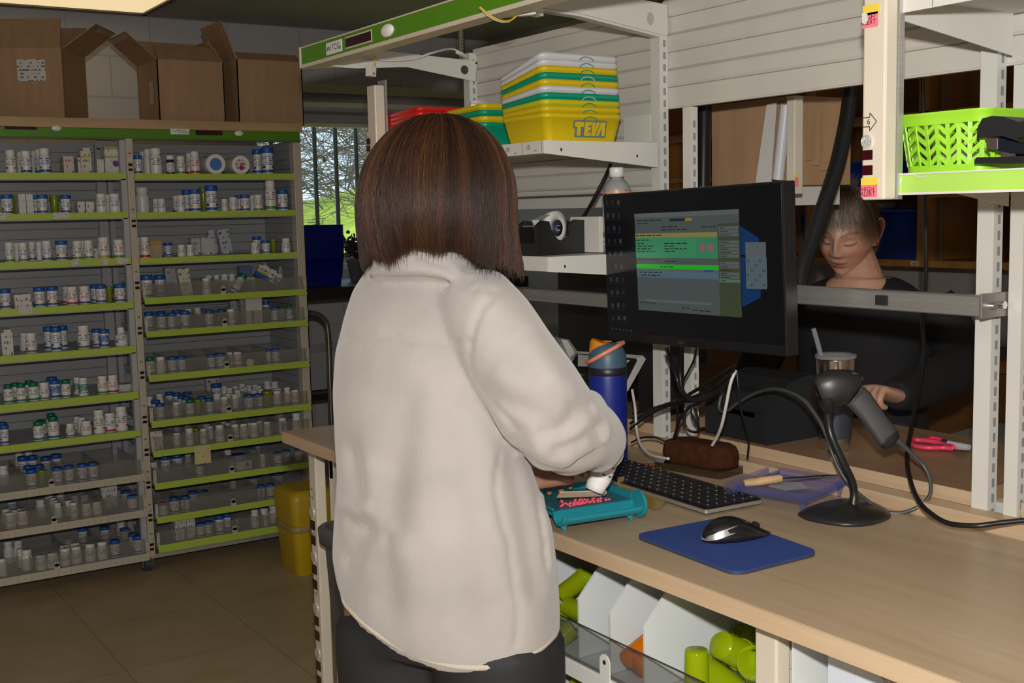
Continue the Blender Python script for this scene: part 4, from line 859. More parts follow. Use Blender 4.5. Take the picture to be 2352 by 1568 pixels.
tag(wy2, 'yellow wire looping below the middle header bracket', 'wire', 'wires under the header')
ww2 = MB().tube([pY(1101, 17, 1.745), pY(1123, 37, 1.745), pY(1148, 49.5, 1.745), pY(1170, 50, 1.745)], .0014).build('wire', M_ww)
tag(ww2, 'white wire running beneath the yellow looping wire', 'wire', 'wires under the header')
wl = MB().tube([pY(1060, 122, 2.545), pY(1035, 112, 2.545), pY(990, 122, 2.545), pY(955, 134, 2.545), pY(900, 139, 2.545), pY(860, 134, 2.545), pY(822, 119, 2.545)], .0028).build('wire', M_ww)
tag(wl, 'white cable drooping along the far header bracket', 'wire', 'wires under the header')
p = pY(1060, 125, 2.54); cm = MB().obox(p, (.024, .02, .006), rotm(.3, .2, .5)).build('cable_clip', M_ww); tag(cm, 'white adhesive cable clip at the top of the far post', 'clip')
p = pY(1227, 27, 1.80); cb2 = MB().obox(p, (.026, .022, .013), rotm(.0, .12, .2)).build('connector_block', M_ww); tag(cb2, 'white connector block beneath the middle header bracket', 'connector')
# flexible conduit to the ceiling
b = MB(); x_, y_ = XPST+.01, PY['L']+.05
z = 1.78
while z < ZC: b.cyl((x_, y_, z), (x_, y_, z+.004), .0068, .0082, n=10, caps=False); b.cyl((x_, y_, z+.004), (x_, y_, z+.008), .0082, .0068, n=10, caps=False); z += .008
tag(b.build('metal_conduit', M_chrome), 'ribbed silver conduit rising from the far post to the ceiling', 'conduit')
# ------------------------------------------------------------------ aluminium mounting rails
def mount_rail(label, x, y0, y1, z0, z1, m, end):
    t = thing('mounting_rail', label, 'rail', (x, y0, z0), group='aluminium rails across the posts')
    prof = [(x+.022, z0), (x+.004, z0), (x, z0+.002)]; n = 6
    for i in range(n):
        za = z0+.002+(z1-z0-.004)*i/n; zb_ = z0+.002+(z1-z0-.004)*(i+1)/n
        prof += [(x, za+.0008), (x, zb_-.0008), (x+.0009, zb_-.0003), (x+.0009, zb_+.0001)] if i < n-1 else [(x, za+.0008), (x, zb_)]
    prof += [(x+.004, z1), (x+.022, z1)]
    b = MB(); k = len(prof); A = [(p[0], y0, p[1]) for p in prof]; B = [(p[0], y1, p[1]) for p in prof]
    b.add(A+B, [(i, (i+1) % k, k+(i+1) % k, k+i) for i in range(k)]); b.add(A, [tuple(range(k-1, -1, -1))]); b.add(B, [tuple(range(k))]); b.build('rail_profile', m, t)
    if end:
        MB().box((x+.001, y0-.004, z0-.002), (XPST+.022, y0-.0005, z1+.003)).build('end_plate', mat('end_steel', (.30, .28, .26), .4, .6), t, bevel=.0008)
        for xx in (x+.022, x+.044):
            MB().cyl((xx, y0-.004, (z0+z1)/2), (xx, y0-.0125, (z0+z1)/2), .0058, n=6 if xx < x+.03 else 16).build('bolt', M_chrome, t)
    else:
        MB().box((x+.022, y1-.05, z0+.005), (XPST+.0, y1-.03, z1-.005)).build('stand_off', m, t)
    return t
rl = mount_rail('aluminium rail with a black pad, bolted to the post beside the second person', 1.500, 1.0585, 1.8335, 1.2330, 1.2640, M_alu, True)
a = pX(2013, 677, 1.499); MB().box((1.4955, a.y-.0225, a.z-.0155), (1.500, a.y, a.z)).build('black_pad', mat('pad_black', (.010, .010, .012), .8, bump=.6, bscale=400), rl, bevel=.001)
mount_rail('aluminium rail section behind the monitor, under the tape dispenser shelf', 1.500, 1.865, 2.55, 1.1965, 1.2255, M_alu, False)
MB().box((1.522, 2.40, 1.20), (XPST, 2.42, 1.222))
# ------------------------------------------------------------------ vial bins under the bench
M_bin = mat('bin_white', (.62, .65, .64), .45); M_lv = mat_clear('vial_lime_clear', (.46, .58, .004), .42, .15, .3); M_ov = mat_clear('vial_orange_clear', (.85, .24, .005), .5, .15, .3)
dr = thing('vial_drawer', 'white pull-out vial drawer with tall dividers under the bench edge', 'drawer', (1.04, 1.1, .70))
zr = .700
MB().box((1.034, 1.095, zr-.022), (1.040, 1.93, zr+.004)).build('front_rail', M_white, dr, bevel=.001)
MB().box((1.040, 1.095, zr-.006), (1.058, 1.93, zr-.002)).build('rail_channel', mat('channel_grey', (.25, .24, .23), .5), dr)
MB().box((1.058, 1.095, zr-.008), (1.50, 1.93, zr-.003)).build('tray_floor', M_bin, dr)
zp = pX(1292, 1416, 1.047).z
MB().box((1.046, 1.096, zr-.002), (1.048, 1.925, zp)).build('clear_front', mat_clear('clear_front', (.5, .5, .5), .035, .08, .08), dr)
MB().box((1.0458, 1.096, zp), (1.0482, 1.925, zp+.0015)).build('clear_edge', mat('edge_dark', (.03, .03, .03), .4), dr)
MB().box((1.495, 1.095, zr-.003), (1.499, 1.93, .86)).build('tray_back', M_bin, dr)
XD = 1.062; yd = [pX(px, 1470, XD).y for px in (1331, 1403, 1481)]
zc1 = [pX(a, c, XD).z for a, c in ((1331, 1375), (1403, 1408), (1481, 1440))]; zfront = sum(zc1)/3; zslant = .873
for y in yd+[yd[0]+.19]:
    MB().prism([(XD, zr-.002), (XD, zfront), (XD+.075, zslant), (1.494, zslant), (1.494, zr-.002)], lambda u, v: (u, y, v), (0, .004, 0)).build('divider', M_bin, dr, bevel=.001)
p = pX(1390, 1510, 1.0335); MB().prism([(-.012, -.002), (.012, -.002)]+[(.012*math.cos(t), .030+.012*math.sin(t)) for t in np.linspace(0, PI, 13)], lambda u, v: (1.0320, p.y+u, zr+v), (.002, 0, 0)).cyl((1.0312, p.y, zr+.030), (1.0320, p.y, zr+.030), .0035, n=12, mi=1).build('label_tab', [M_white, M_black], dr)
def vial(pos, d, r, h, m, cap, label, group):
    t = thing('dispensing_vial', label, 'vial', pos, group=group); q = Vector((0, 0, 1)).rotation_difference(Vector(d)); t.rotation_mode = 'QUATERNION'; t.rotation_quaternion = q
    b = MB().lathe([(0, 0), (r*.86, 0), (r*.9, .002), (r*.97, h*.96), (r*1.0, h), (r*.94, h), (r*.84, .003), (0, .003)], 24); b.build('vial_body', m, t, world=False)
    MB().lathe([(r*1.0, h*.86), (r*1.09, h*.86), (r*1.09, h*.90), (r*1.0, h*.90)], 24).build('rim_ring', m, t, world=False)
    if cap: MB().lathe([(r*1.06, h), (r*1.14, h+.001), (r*1.14, h+.012), (r*1.05, h+.014), (0, h+.014)], 24).build('cap', cap, t, world=False)
    return t
# lime vials in the near compartment, orange ones in the middle, lime ones by the jacket
def on_d(px, py, x): p = pX(px, py, x); return p
P_ = lambda px, py, x: tuple(pX(px, py, x))
spec = [((1600, 1492, 1.085), (0, 0, -1), .0185, .060, 'upright lime vial at the front of the near compartment'),
 ((1655, 1480, 1.13), (.75, .1, -.45), .022, .06, 'lime vial with its closed end facing out, above the upright one'),
 ((1750, 1515, 1.18), (-.80, -.5, .25), .022, .06, 'lime vial mouth facing out against the white post'),
 ((1695, 1590, 1.16), (-.55, .5, .5), .023, .07, 'lime vial lying across the front of the near compartment'),
 ((1720, 1470, 1.30), (.3, -.9, -.1), .02, .06, 'lime vial highest at the rear of the near compartment'),
 ((1672, 1478, 1.29), (.1, .9, .3), .02, .06, 'lime vial half hidden behind the closed-end vial'),
 ((1745, 1500, 1.27), (-.8, .3, .3), .019, .055, 'lime vial wedged under the worktop near the white post'),
 ((1640, 1590, 1.20), (.8, -.2, .3), .02, .06, 'lime vial low behind the upright one'),
 ((1700, 1500, 1.25), (-.7, .5, .2), .022, .06, 'lime vial in the middle of the heap, mouth towards the divider'),
 ((1720, 1560, 1.22), (.6, .6, .3), .021, .06, 'lime vial buried under the mouth-out vial')]
for (a, d, r, h, lb) in spec:
    p = Vector(P_(*a)); p.z = max(p.z, zr+.002+ (r if abs(d[2]) < .5 else 0)+ (h if d[2] < -.9 else 0)); vial(tuple(p), d, r, h, M_lv, None, lb, 'lime vials in the near compartment')
z_ = zr+.022
p = pX(1438, 1525, 1.075); vial((p.x, p.y, max(p.z, z_)), (.45, -.55, .62), .017, .062, M_ov, M_capw, 'orange vial with a white cap leaning in the middle compartment', 'orange vials')
p = pX(1468, 1560, 1.075); vial((p.x, p.y+.004, zr+.019), (.9, .1, .25), .017, .055, M_ov, None, 'orange vial lying beneath the capped one', 'orange vials')
for i, (a, d, lb) in enumerate((((1290, 1365, 1.13), (.5, -.55, .6), 'lime vial tilted up beside the jacket hem'), ((1300, 1390, 1.11), (.2, -.95, -.1), 'lime vial lying level beside the jacket hem'), ((1318, 1440, 1.09), (-.6, .3, -.5), 'lime vial upside down beneath the level one'), ((1285, 1435, 1.10), (.3, .9, .1), 'lime vial mostly hidden behind the jacket hem'))):
    p = pX(*a); 
    vial((p.x, min(max(p.y, yd[0]+.03), yd[0]+.17), max(p.z, zr+.02)), d, .0175, .06, M_lv, None, lb, 'lime vials beside the jacket')
d2 = thing('vial_drawer', 'lower white vial drawer showing below the first', 'drawer', (1.04, 1.1, .48))
MB().box((1.058, 1.40, .46), (1.50, 1.93, .465)).box((1.05, 1.40, .46), (1.058, 1.93, .60)).build('tray', M_bin, d2)
MB().box((1.06, 1.56, .465), (1.49, 1.564, .66)).build('divider', M_bin, d2); MB().box((1.06, 1.40, .465), (1.49, 1.404, .66)).build('divider', M_bin, d2)
vial((1.10, 1.50, .64), (-.2, .3, -.9), .018, .06, M_lv, None, 'lime vial in the lower drawer under the bench', 'lime vials in the lower drawer')
# the next bay: grey bin and folded paper
nb = thing('storage_bin', 'pale grey bin under the bench beyond the white post', 'bin', (1.07, .6, .5)); MB().box((1.07, .55, .55), (1.48, 1.02, .556)).box((1.07, .55, .556), (1.074, 1.02, .70)).box((1.476, .55, .556), (1.48, 1.02, .86)).build('bin_shell', M_bin, nb); MB().box((1.074, .62, .556), (1.476, .624, .86)).build('bin_side', M_bin, nb)
MB().box((1.074, 1.012, .556), (1.476, 1.016, .86)).build('bin_side', M_bin, nb)
p = pX(1975, 1540, 1.10); pp = MB().prism([(0, 0), (.085, 0), (.085, p.z-.557), (.07, p.z-.545), (0, p.z-.55)], lambda u, v: (1.10, p.y+.05-u, .557+v), (.10, 0, 0)); tag(pp.build('folded_paper', mat('paper_bluish', (.58, .62, .70), .6)), 'bluish white folded paper bag standing in the grey bin', 'paper')
# ================================================================== nested bins on the cream shelf
def rrect(w, d, r, n=5):
    pts = []
    for cx_, cy_, a0 in ((w/2-r, d/2-r, 0), (-w/2+r, d/2-r, PI/2), (-w/2+r, -d/2+r, PI), (w/2-r, -d/2+r, 1.5*PI)):
        for i in range(n+1): a = a0+PI/2*i/n; pts.append((cx_+r*math.cos(a), cy_+r*math.sin(a)))
    return pts
def bin_shell(w, d, h, taper=.90, r=.016, rim=.0012, t=.0015):
    b = MB(); lp_h = min(.0085, h*.25)
    R = lambda s, z, o=0: [(x, y, z) for x, y in rrect(w*s-2*o, d*s-2*o, r*s)]
    rings = [R(taper, 0), R(taper+.002, .002), R(.997, h-lp_h-.0004)]
    up = [R(1+2*rim/w, h-lp_h), R(1+2*rim/w, h), R(1, h), R(.997, h-lp_h, t), R(taper, .002, t)]
    b.loft(rings+up, caps=True); return b
BM = {'Y': mat('bin_yellow', (.60, .44, .006), .33), 'T': mat('bin_yellow_green', (.50, .46, .01), .33), 'G': mat('bin_green', (.0, .26, .145), .33), 'W': mat('bin_pale', (.56, .56, .57), .33), 'R': mat('bin_red', (.58, .012, .012), .33), 'B': mat('bin_blue', (.002, .010, .16), .4)}
CN = {'Y': 'yellow', 'T': 'greenish yellow', 'G': 'green', 'W': 'white', 'R': 'red', 'B': 'blue'}
M_lg = mat('logo_grey', (.12, .17, .20), .5)
def teva(y, cx_, cz, w, h, ink, ground, parent):
    """block lettering in an outlined box on the face that looks toward -Y"""
    b = MB(); f = lambda u, v, k: (cx_+u*w, y-k-.188*(cz+v*h), cz+v*h)
    def q(pts, k, mi): b.add([f(u, v, k) for u, v in pts], [tuple(range(len(pts)))], mi)
    q([(-.44, -.5), (.5, -.5), (.5, .5), (-.5, .5), (-.5, .02), (-.44, .02)], .0006, 0)
    for pts in ([(-.46, .40), (-.46, .12), (-.38, .12), (-.38, -.40), (-.27, -.40), (-.27, .12), (-.19, .12), (-.19, .40)],
                [(-.16, .40), (-.16, -.40), (.04, -.40), (.04, -.20), (-.05, -.20), (-.05, -.08), (.03, -.08), (.03, .10), (-.05, .10), (-.05, .20), (.04, .20), (.04, .40)],
                [(.06, .40), (.06, -.40), (.17, -.40), (.29, .40), (.19, .40), (.15, -.02), (.15, .40)],
                [(.20, -.40), (.32, .40), (.46, .40), (.46, -.40), (.36, -.40), (.36, .12), (.28, -.40)]):
        q(pts, .0010, 1)
    return b.build('logo_lettering', [ink, ground], parent, world=False)
def stack(seq, x, y, z0, w, d, h, step, dtilt, what, rz=0.0, logo=None, group='nested bins', handles=True, dstep=None):
    names = []
    n = len(seq); tilt = 0; z = z0
    for i, c in enumerate(seq):
        pos = 'bottom' if i == 0 else ('top' if i == n-1 else ORD[n-1-i]+' from the top')
        pos = f'lowest {CN[c]} bin of the' if i == 0 else (f'topmost {CN[c]} bin of the' if i == n-1 else f'{CN[c]} bin, {ORD[n-1-i]} from the top of the')
        t = thing('nesting_bin', f'{pos} {what}', 'bin', (x, y, z+.0004), (-tilt, 0, rz), group)
        sh = bin_shell(w, d, h)
        sh.xf(Matrix.Translation((0, d/2, 0))); sh.build('bin_shell', BM[c], t, world=False)
        if handles:
            q = MB(); a = .017
            arc = [(a*math.cos(PI*k/12), .012*math.sin(PI*k/12)) for k in range(1, 12)]
            q.tube([(w*.06+u, -.0016, h-.0155+v*.8) for u, v in arc], .0009, n=5, k=0); q.build('grip_arc', BM[{'W': 'G', 'G': 'W', 'Y': 'G', 'T': 'G', 'R': 'R', 'B': 'B'}[c]] if c in 'WGYT' else BM[c], t, world=False)
        if i == 0 and logo: logo(t)
        tilt += dtilt; z += step
    return names
zs_ = 1.5312
pc = pZ(1250, 322, zs_)
def lg1(t): teva(-.0005+.150*0.09*0+.0065*0, .190*.21, .0245, .084, .034, M_lg, BM['Y'], t)
W1, D1, H1 = .186, .155, .052
stack('YYTGWYGYWW', 1.290+W1/2, 1.846, zs_, W1, D1, H1, .0128, .026, 'tall bin stack by the slotted post', logo=lambda t: teva(.0074, .012, .0235, .080, .032, M_lg, BM['Y'], t))
stack('GYGY', 1.300+W1/2, 2.085, zs_, W1, D1, H1, .0128, .012, 'short yellow and green bin stack', logo=lambda t: teva(.0074, .012, .0235, .080, .032, BM['W'], BM['G'], t))
stack('RRRRRR', 1.285+W1/2, 2.33, zs_, W1, D1, H1, .0105, .010, 'red bin stack on the cream shelf', handles=False)
nt_ = pY(1382, 152, 1.842); 
# ------------------------------------------------------------------ tape dispenser shelf
zt_ = 1.3132
a = pY(1262, 586, 1.93); 
td = thing('tape_dispenser', 'black desk tape dispenser with a white tape roll on the white shelf', 'tape dispenser', (1.38, 1.955, zt_), (0, 0, .30))
prof = [(-.085, 0), (.085, 0), (.088, .022), (.074, .066), (.045, .068), (.032, .064), (.018, .036), (.0, .026), (-.02, .030), (-.040, .050), (-.046, .066), (-.066, .068), (-.085, .058)]
MB().prism(prof, lambda u, v: (u, -.026, v), (0, .008, 0)).prism(prof, lambda u, v: (u, .018, v), (0, .008, 0)).box((-.083, -.018, 0), (.083, .018, .024)).box((.05, -.018, .024), (.075, .018, .064)).build('dispenser_body', M_black, td, world=False, bevel=.0015)
MB().lathe([(.0165, -.009), (.034, -.009), (.034, .009), (.0165, .009), (.0165, -.009)], 28, Matrix.Translation((.002, 0, .052)) @ Matrix.Rotation(PI/2, 4, 'X')).build('tape_roll', mat('tape_white', (.62, .61, .58), .5), td, world=False)
MB().lathe([(.008, -.010), (.0165, -.010), (.0165, .010), (.008, .010)], 24, Matrix.Translation((.002, 0, .052)) @ Matrix.Rotation(PI/2, 4, 'X')).build('tape_core', mat('core_navy', (.02, .025, .05), .4), td, world=False)
MB().add([(-.058, -.009, .069), (-.058, .009, .069), (.0, .009, .0835), (.0, -.009, .0835), (-.03, -.009, .028), (-.03, .009, .028)], [(0, 1, 2, 3), (3, 2, 1, 0), (0, 4, 5, 1)]).build('tape_strip', mat('tape_white', (.62, .61, .58), .5), td, world=False)
MB().box((-.08, -.014, .056), (-.060, .014, .0585)).build('cutter', M_chrome, td, world=False)
wbx = thing('white_box', 'small white box behind the tape dispenser', 'box', (1.44, 1.96, zt_)); MB().box((1.455, 1.90, zt_+.0005), (1.548, 2.0, zt_+.073)).build('box_body', M_frame, wbx, bevel=.001)
bp_ = pY(1404, 592, 1.90); bx = bp_.x
bt = thing('solution_bottle', 'grey bottle with white cap and green-banded label beside the monitor', 'bottle', (1.478, 1.872, zt_))
R_ = .028; bt.scale = (1, 1, .80)
MB().lathe([(0, 0), (R_*.95, 0), (R_, .004), (R_, .155), (R_*.9, .168), (R_*.62, .180), (R_*.38, .186), (R_*.36, .205)], 28).build('bottle_body', mat('bottle_grey', (.30, .31, .32), .25), bt, world=False)
M_lab = mat_text('solution_label', (.62, .60, .56), (.1, .1, .1), 500, 420, .55)
MB().lathe([(R_+.0004, .02), (R_+.0004, .122)], 28).build('label', M_lab, bt, world=False); MB().lathe([(R_+.0006, .122), (R_+.0006, .140)], 28).lathe([(R_+.0006, .04), (R_+.0006, .052)], 28).build('green_band', C['green'], bt, world=False); MB().lathe([(R_+.0006, .142), (R_+.0006, .156)], 28).build('peach_band', mat_text('peach_band', (.50, .30, .20), (.2, .1, .06), 700, 380, .55), bt, world=False)
MB().lathe([(R_*.40, .188), (R_*.52, .189), (R_*.52, .209), (R_*.48, .212), (0, .212)], 24).build('cap', M_capw, bt, world=False)
mk = thing('marker_pack', 'magenta and yellow packet half hidden by the hair on the shelf', 'packet', (1.33, 2.13, zt_)); MB().box((1.31, 2.10, zt_+.0005), (1.36, 2.15, zt_+.045)).build('packet_body', mat_text('packet_magenta', (.35, .02, .18), (.5, .45, .05), 200, 120, .55), mk)
def cable(label, pts, r, m, name='cable', group='cables around the monitor', n=7, k=8):
    o = MB().tube([pT(*p) for p in pts], r, n=n, k=k).build(name, m); return tag(o, label, 'cable', group)
M_cb = mat('cable_black', (.008, .008, .009), .35); M_cg = mat('cable_grey', (.06, .06, .058), .4); M_cw = mat('cable_white', (.52, .50, .46), .4)
cable('black cable slanting from the cream shelf down behind the tape dispenser', [(1402, 378, 2.40), (1393, 400, 2.42), (1365, 455, 2.44), (1345, 490, 2.47), (1325, 520, 2.49)], .004, M_cb)
# ------------------------------------------------------------------ monitor
mo = thing('monitor', 'black computer monitor showing a pharmacy screen', 'monitor', (1.4146, 1.5941, 1.2926))
yw, tl, rlm, WM, HM = -.0227, .0166, .0218, .485, .2837
u_ = Vector((math.sin(yw), -math.cos(yw), 0)); n_ = Vector((-math.cos(yw), -math.sin(yw), 0)); v_ = Vector((0, 0, 1))*math.cos(tl)+n_*math.sin(tl)
u2, v2 = u_*math.cos(rlm)+v_*math.sin(rlm), -u_*math.sin(rlm)+v_*math.cos(rlm); n2 = u2.cross(v2)
if n2.dot(n_) < 0: n2 = -n2
MM = Matrix((u2, v2, n2)).transposed()
def mp_(u, v, k=0): return Vector((1.4146, 1.5941, 1.2926)) + u2*u + v2*v + n2*k
def mbox(b, u0, v0, k0, u1, v1, k1, mi=0): return b.obox(mp_((u0+u1)/2, (v0+v1)/2, (k0+k1)/2), (abs(u1-u0), abs(v1-v0), abs(k1-k0)), MM, mi)
M_mb = mat('monitor_black', (.009, .009, .010), .32)
mbox(MB(), -WM/2, -HM/2, -.028, WM/2, HM/2, 0).build('casing', M_mb, mo, bevel=.002)
mbox(MB(), -.12, -.09, -.055, .12, .09, -.028).build('rear_housing', M_mb, mo, bevel=.01)
M_scr = mat('screen_glass', (.0025, .0025, .003), .14, emit=(.0012, .0014, .0022), estr=1)
sc = mbox(MB(), -WM/2+.004, -HM/2+.017, 0, WM/2-.004, HM/2-.004, .0006).build('screen', M_scr, mo)
def em(name, col, s=1.0):
    return mat('ui_'+name, (.002, .002, .002), .2, emit=col, estr=s)
# the screen's windows: (u, v) fractions of the monitor face, origin top left
def sq(b, x0, y0, x1, y1, k, mi=0):
    P = [mp_((-.5+x)*WM, (.5-y)*HM, k) for x, y in ((x0, y1), (x1, y1), (x1, y0), (x0, y0))]; b.add(P, [(0, 1, 2, 3)], mi)
from mathutils import geometry
def scr(px, py):
    # photo pixel -> fraction of the monitor face
    d = ray(px, py); t = (Vector((1.4146, 1.5941, 1.2926))-CAM).dot(n2)/d.dot(n2); p = CAM+d*t-Vector((1.4146, 1.5941, 1.2926)); return (p.dot(u2)/WM+.5, .5-p.dot(v2)/HM)
def px_rect(b, x0, y0, x1, y1, k, mi=0):
    a, c = scr(x0, y0), scr(x1, y1); sq(b, a[0], a[1], c[0], c[1], k, mi)
ui = [em('grey', (.050, .060, .060)), em('pale', (.072, .085, .085)), em('green', (.028, .17, .075)), em('lime', (.012, .30, .010)), em('khaki', (.16, .15, .045)), em('olive', (.035, .042, .022)), em('blue', (.055, .095, .125)), em('dark', (.010, .012, .014)), em('pink', (.19, .075, .10)), em('wall', (.002, .022, .08)), em('brown', (.055, .04, .02)), em('btn', (.015, .04, .16)), em('amber', (.22, .14, .01)), em('text', (.008, .014, .012)), em('photo', (.020, .020, .022))]
b = MB(); K = .0010
x0, y0, x1, y1 = 1458, 488, 1702, 727     # main window
def R(fx0, fy0, fx1, fy1, mi, k=K+.0003):
    A = scr(1458, 491), scr(1698, 480), scr(1705, 729), scr(1468, 711)
    def bi(fx, fy):
        p = [(1-fx)*(1-fy)*A[0][i]+fx*(1-fy)*A[1][i]+fx*fy*A[2][i]+(1-fx)*fy*A[3][i] for i in (0, 1)]; return mp_((-.5+p[0])*WM, (.5-p[1])*HM, k)
    b.add([bi(fx0, fy1), bi(fx1, fy1), bi(fx1, fy0), bi(fx0, fy0)], [(0, 1, 2, 3)], mi)
R(0, 0, 1, 1, 0, K)
R(0, 0, 1, .045, 1); R(.36, .065, .51, .09, 7); R(.51, .065, .575, .09, 12)
R(0, .205, .805, .25, 4); R(0, .252, .805, .455, 2); R(.61, .262, .80, .448, 14)
R(0, .52, .81, .565, 3); R(0, .565, .81, .582, 1); R(.67, .567, .765, .584, 11, K+.0005); R(0, .585, .81, .655, 6)
R(.81, .125, 1, 1, 5); R(.08, .88, .73, .905, 1)
for i in range(16):
    fy = .155+i*.033
    if i in (3, 9, 12): R(.812, fy, .998, fy+.026, 10 if i == 12 else 5, K+.0005)
    elif i == 15: R(.812, fy, .998, fy+.026, 2, K+.0005)
    else: R(.818, fy, .992, fy+.027, 1, K+.0005)
    if i not in (3, 9): R(.83, fy+.010, .83+.04+.07*((i*7) % 5)/5, fy+.017, 13, K+.0007)
R(.812, .655, .998, .68, 1, K+.0005)
rr = random.Random(5)
for (fy, xs2) in ((.075, .03), (.105, .03), (.145, .28), (.175, .28), (.228, .01), (.275, .01), (.31, .02), (.337, .02), (.364, .02), (.391, .02), (.31, .30), (.337, .30), (.364, .30), (.391, .30), (.475, .02), (.49, .3), (.545, .25), (.605, .03), (.635, .05), (.92, .02), (.95, .45), (.965, .55), (.155, .66)):
    x = xs2
    for j in range(rr.randint(2, 5)):
        w = rr.uniform(.02, .06); R(x, fy-.006, min(x+w, .60 if fy < .5 and fy > .26 else .8), fy+.004, 13, K+.0007); x += w+.012
for cx_ in (.665, .745):
    A = [(cx_+.030*math.cos(2*PI*i/20), .352+.040*math.sin(2*PI*i/20)) for i in range(20)]
    c0 = scr(1458, 491); pts = []
    for fx, fy in A:
        Q = scr(1458, 491), scr(1698, 480), scr(1705, 729), scr(1468, 711)
        p = [(1-fx)*(1-fy)*Q[0][i]+fx*(1-fy)*Q[1][i]+fx*fy*Q[2][i]+(1-fx)*fy*Q[3][i] for i in (0, 1)]; pts.append(mp_((-.5+p[0])*WM, (.5-p[1])*HM, K+.0007))
    b.add(pts, [tuple(range(19, -1, -1))], 8)
b.build('program_window', ui, sc)
b = MB()   # small calculator window, wallpaper glow, desktop icons
px_rect(b, 1713, 556, 1763, 664, K+.0004, 1); px_rect(b, 1714, 592, 1764, 660, K+.0006, 6)
for i in range(6):
    for j in range(5): px_rect(b, 1716+j*9.2, 595+i*11, 1723.5+j*9.2, 603+i*11, K+.0008, 1 if (i+j) % 3 else 0)
b.build('calculator_window', ui, sc)
b = MB()
for (a_, c_, d_, e_) in (((1700, 518), (1744, 547), (1746, 590), (1702, 584)), ((1702, 590), (1748, 594), (1748, 683), (1706, 705))):
    b.add([mp_((-.5+scr(*p)[0])*WM, (.5-scr(*p)[1])*HM, .0008) for p in (e_, d_, c_, a_)], [(0, 1, 2, 3)], 9)
b.build('wallpaper_glow', ui, sc)
b = MB(); ic = [em('icon_grey', (.026, .028, .03)), em('icon_blue', (.010, .022, .05)), em('icon_red', (.04, .015, .012)), em('icon_dim', (.009, .010, .011))]
for i in range(10):
    for j in range(3):
        yy = 460+i*29.5; xx = 1392+j*13+i*1.6
        px_rect(b, xx, yy, xx+6.5, yy+10, .0009, rr.choice([0, 0, 1, 3, 3, 2]) if j else rr.choice([1, 3, 3])); px_rect(b, xx-1.5, yy+13, xx+8, yy+15, .0009, 3)
for i in range(6): px_rect(b, 1406+i*8.5, 752+i*1.0, 1410+i*8.5, 757+i*1.0, .0009, rr.choice([0, 1, 2]))
for i in range(5): px_rect(b, 1752+i*9, 789+i*1, 1757+i*9, 794+i*1, .0009, 3)
b.build('desktop_icons', ic, sc)
text_mb('DELL', .0085, lambda u, v, d: mp_(-.02+u, -HM/2+.0075+v, .0008)).build('lettering', mat('logo_dim', (.09, .08, .05), .4), mo)
mbox(MB(), -.045, -.04, -.085, .045, .04, -.055).build('mount_plate', M_black, mo)
MB().cyl(mp_(0, 0, -.08), (1.5, 1.58, 1.25), .02, n=12).build('mount_arm', M_black, mo)
# ------------------------------------------------------------------ desk things
zb = ZB+.0006
wbt = thing('water_bottle', 'blue insulated water bottle with an orange spout and coral strap', 'bottle', (1.372, 1.772, zb)); R_ = .0365
MB().lathe([(0, 0), (R_*.93, 0), (R_, .004), (R_, .172), (R_*.985, .178)], 40).build('bottle_body', mat('bottle_cobalt', (.006, .018, .21), .42, bump=.1, bscale=500), wbt, world=False)
MB().lathe([(R_*.985, .177), (R_*1.0, .178), (R_*1.0, .191), (R_*.97, .192)], 40).build('seal_band', M_black, wbt, world=False)
b = MB(); lz = [(.0, 1.0), (.012, 1.0), (.024, .96), (.034, .86), (.041, .70), (.045, .45), (.0462, 0)]
b.lathe([(R_*s, .192+z) for z, s in lz], 40); b.build('lid', mat('lid_slate', (.05, .10, .15), .45), wbt, world=False)
Mt = Matrix.Rotation(math.radians(140), 4, 'Z')     # the spout side looks along the view's left
sp = MB(); rings = []
for z, rr_, off in ((.208, .022, .013), (.225, .022, .013), (.240, .021, .012), (.2475, .019, .010)):
    rings.append([Mt @ Vector((off+rr_*math.cos(a), rr_*math.sin(a)*.95, z - .30*0)) for a in [2*PI*i/24 for i in range(24)]])
for r_ in rings[3:]:
    for p in r_: pass
top = [Vector((p.x, p.y, p.z-.012*(1-((Mt.inverted() @ p).x-.0)/.032))) for p in rings[3]]; rings[3] = top
sp.loft(rings).build('spout', mat('spout_orange', (.55, .19, .01), .4), wbt, world=False)
st_ = [Mt @ Vector(p) for p in ((-.030, .0, .237), (-.018, .024, .232), (.006, .035, .220), (.028, .027, .207), (.0395, .0, .200), (.028, -.027, .207), (.006, -.035, .220), (-.018, -.024, .232), (-.030, .0, .237))]
MB().tube(st_, .0042, n=8).build('carry_strap', mat('strap_coral', (.70, .24, .15), .4), wbt, world=False)
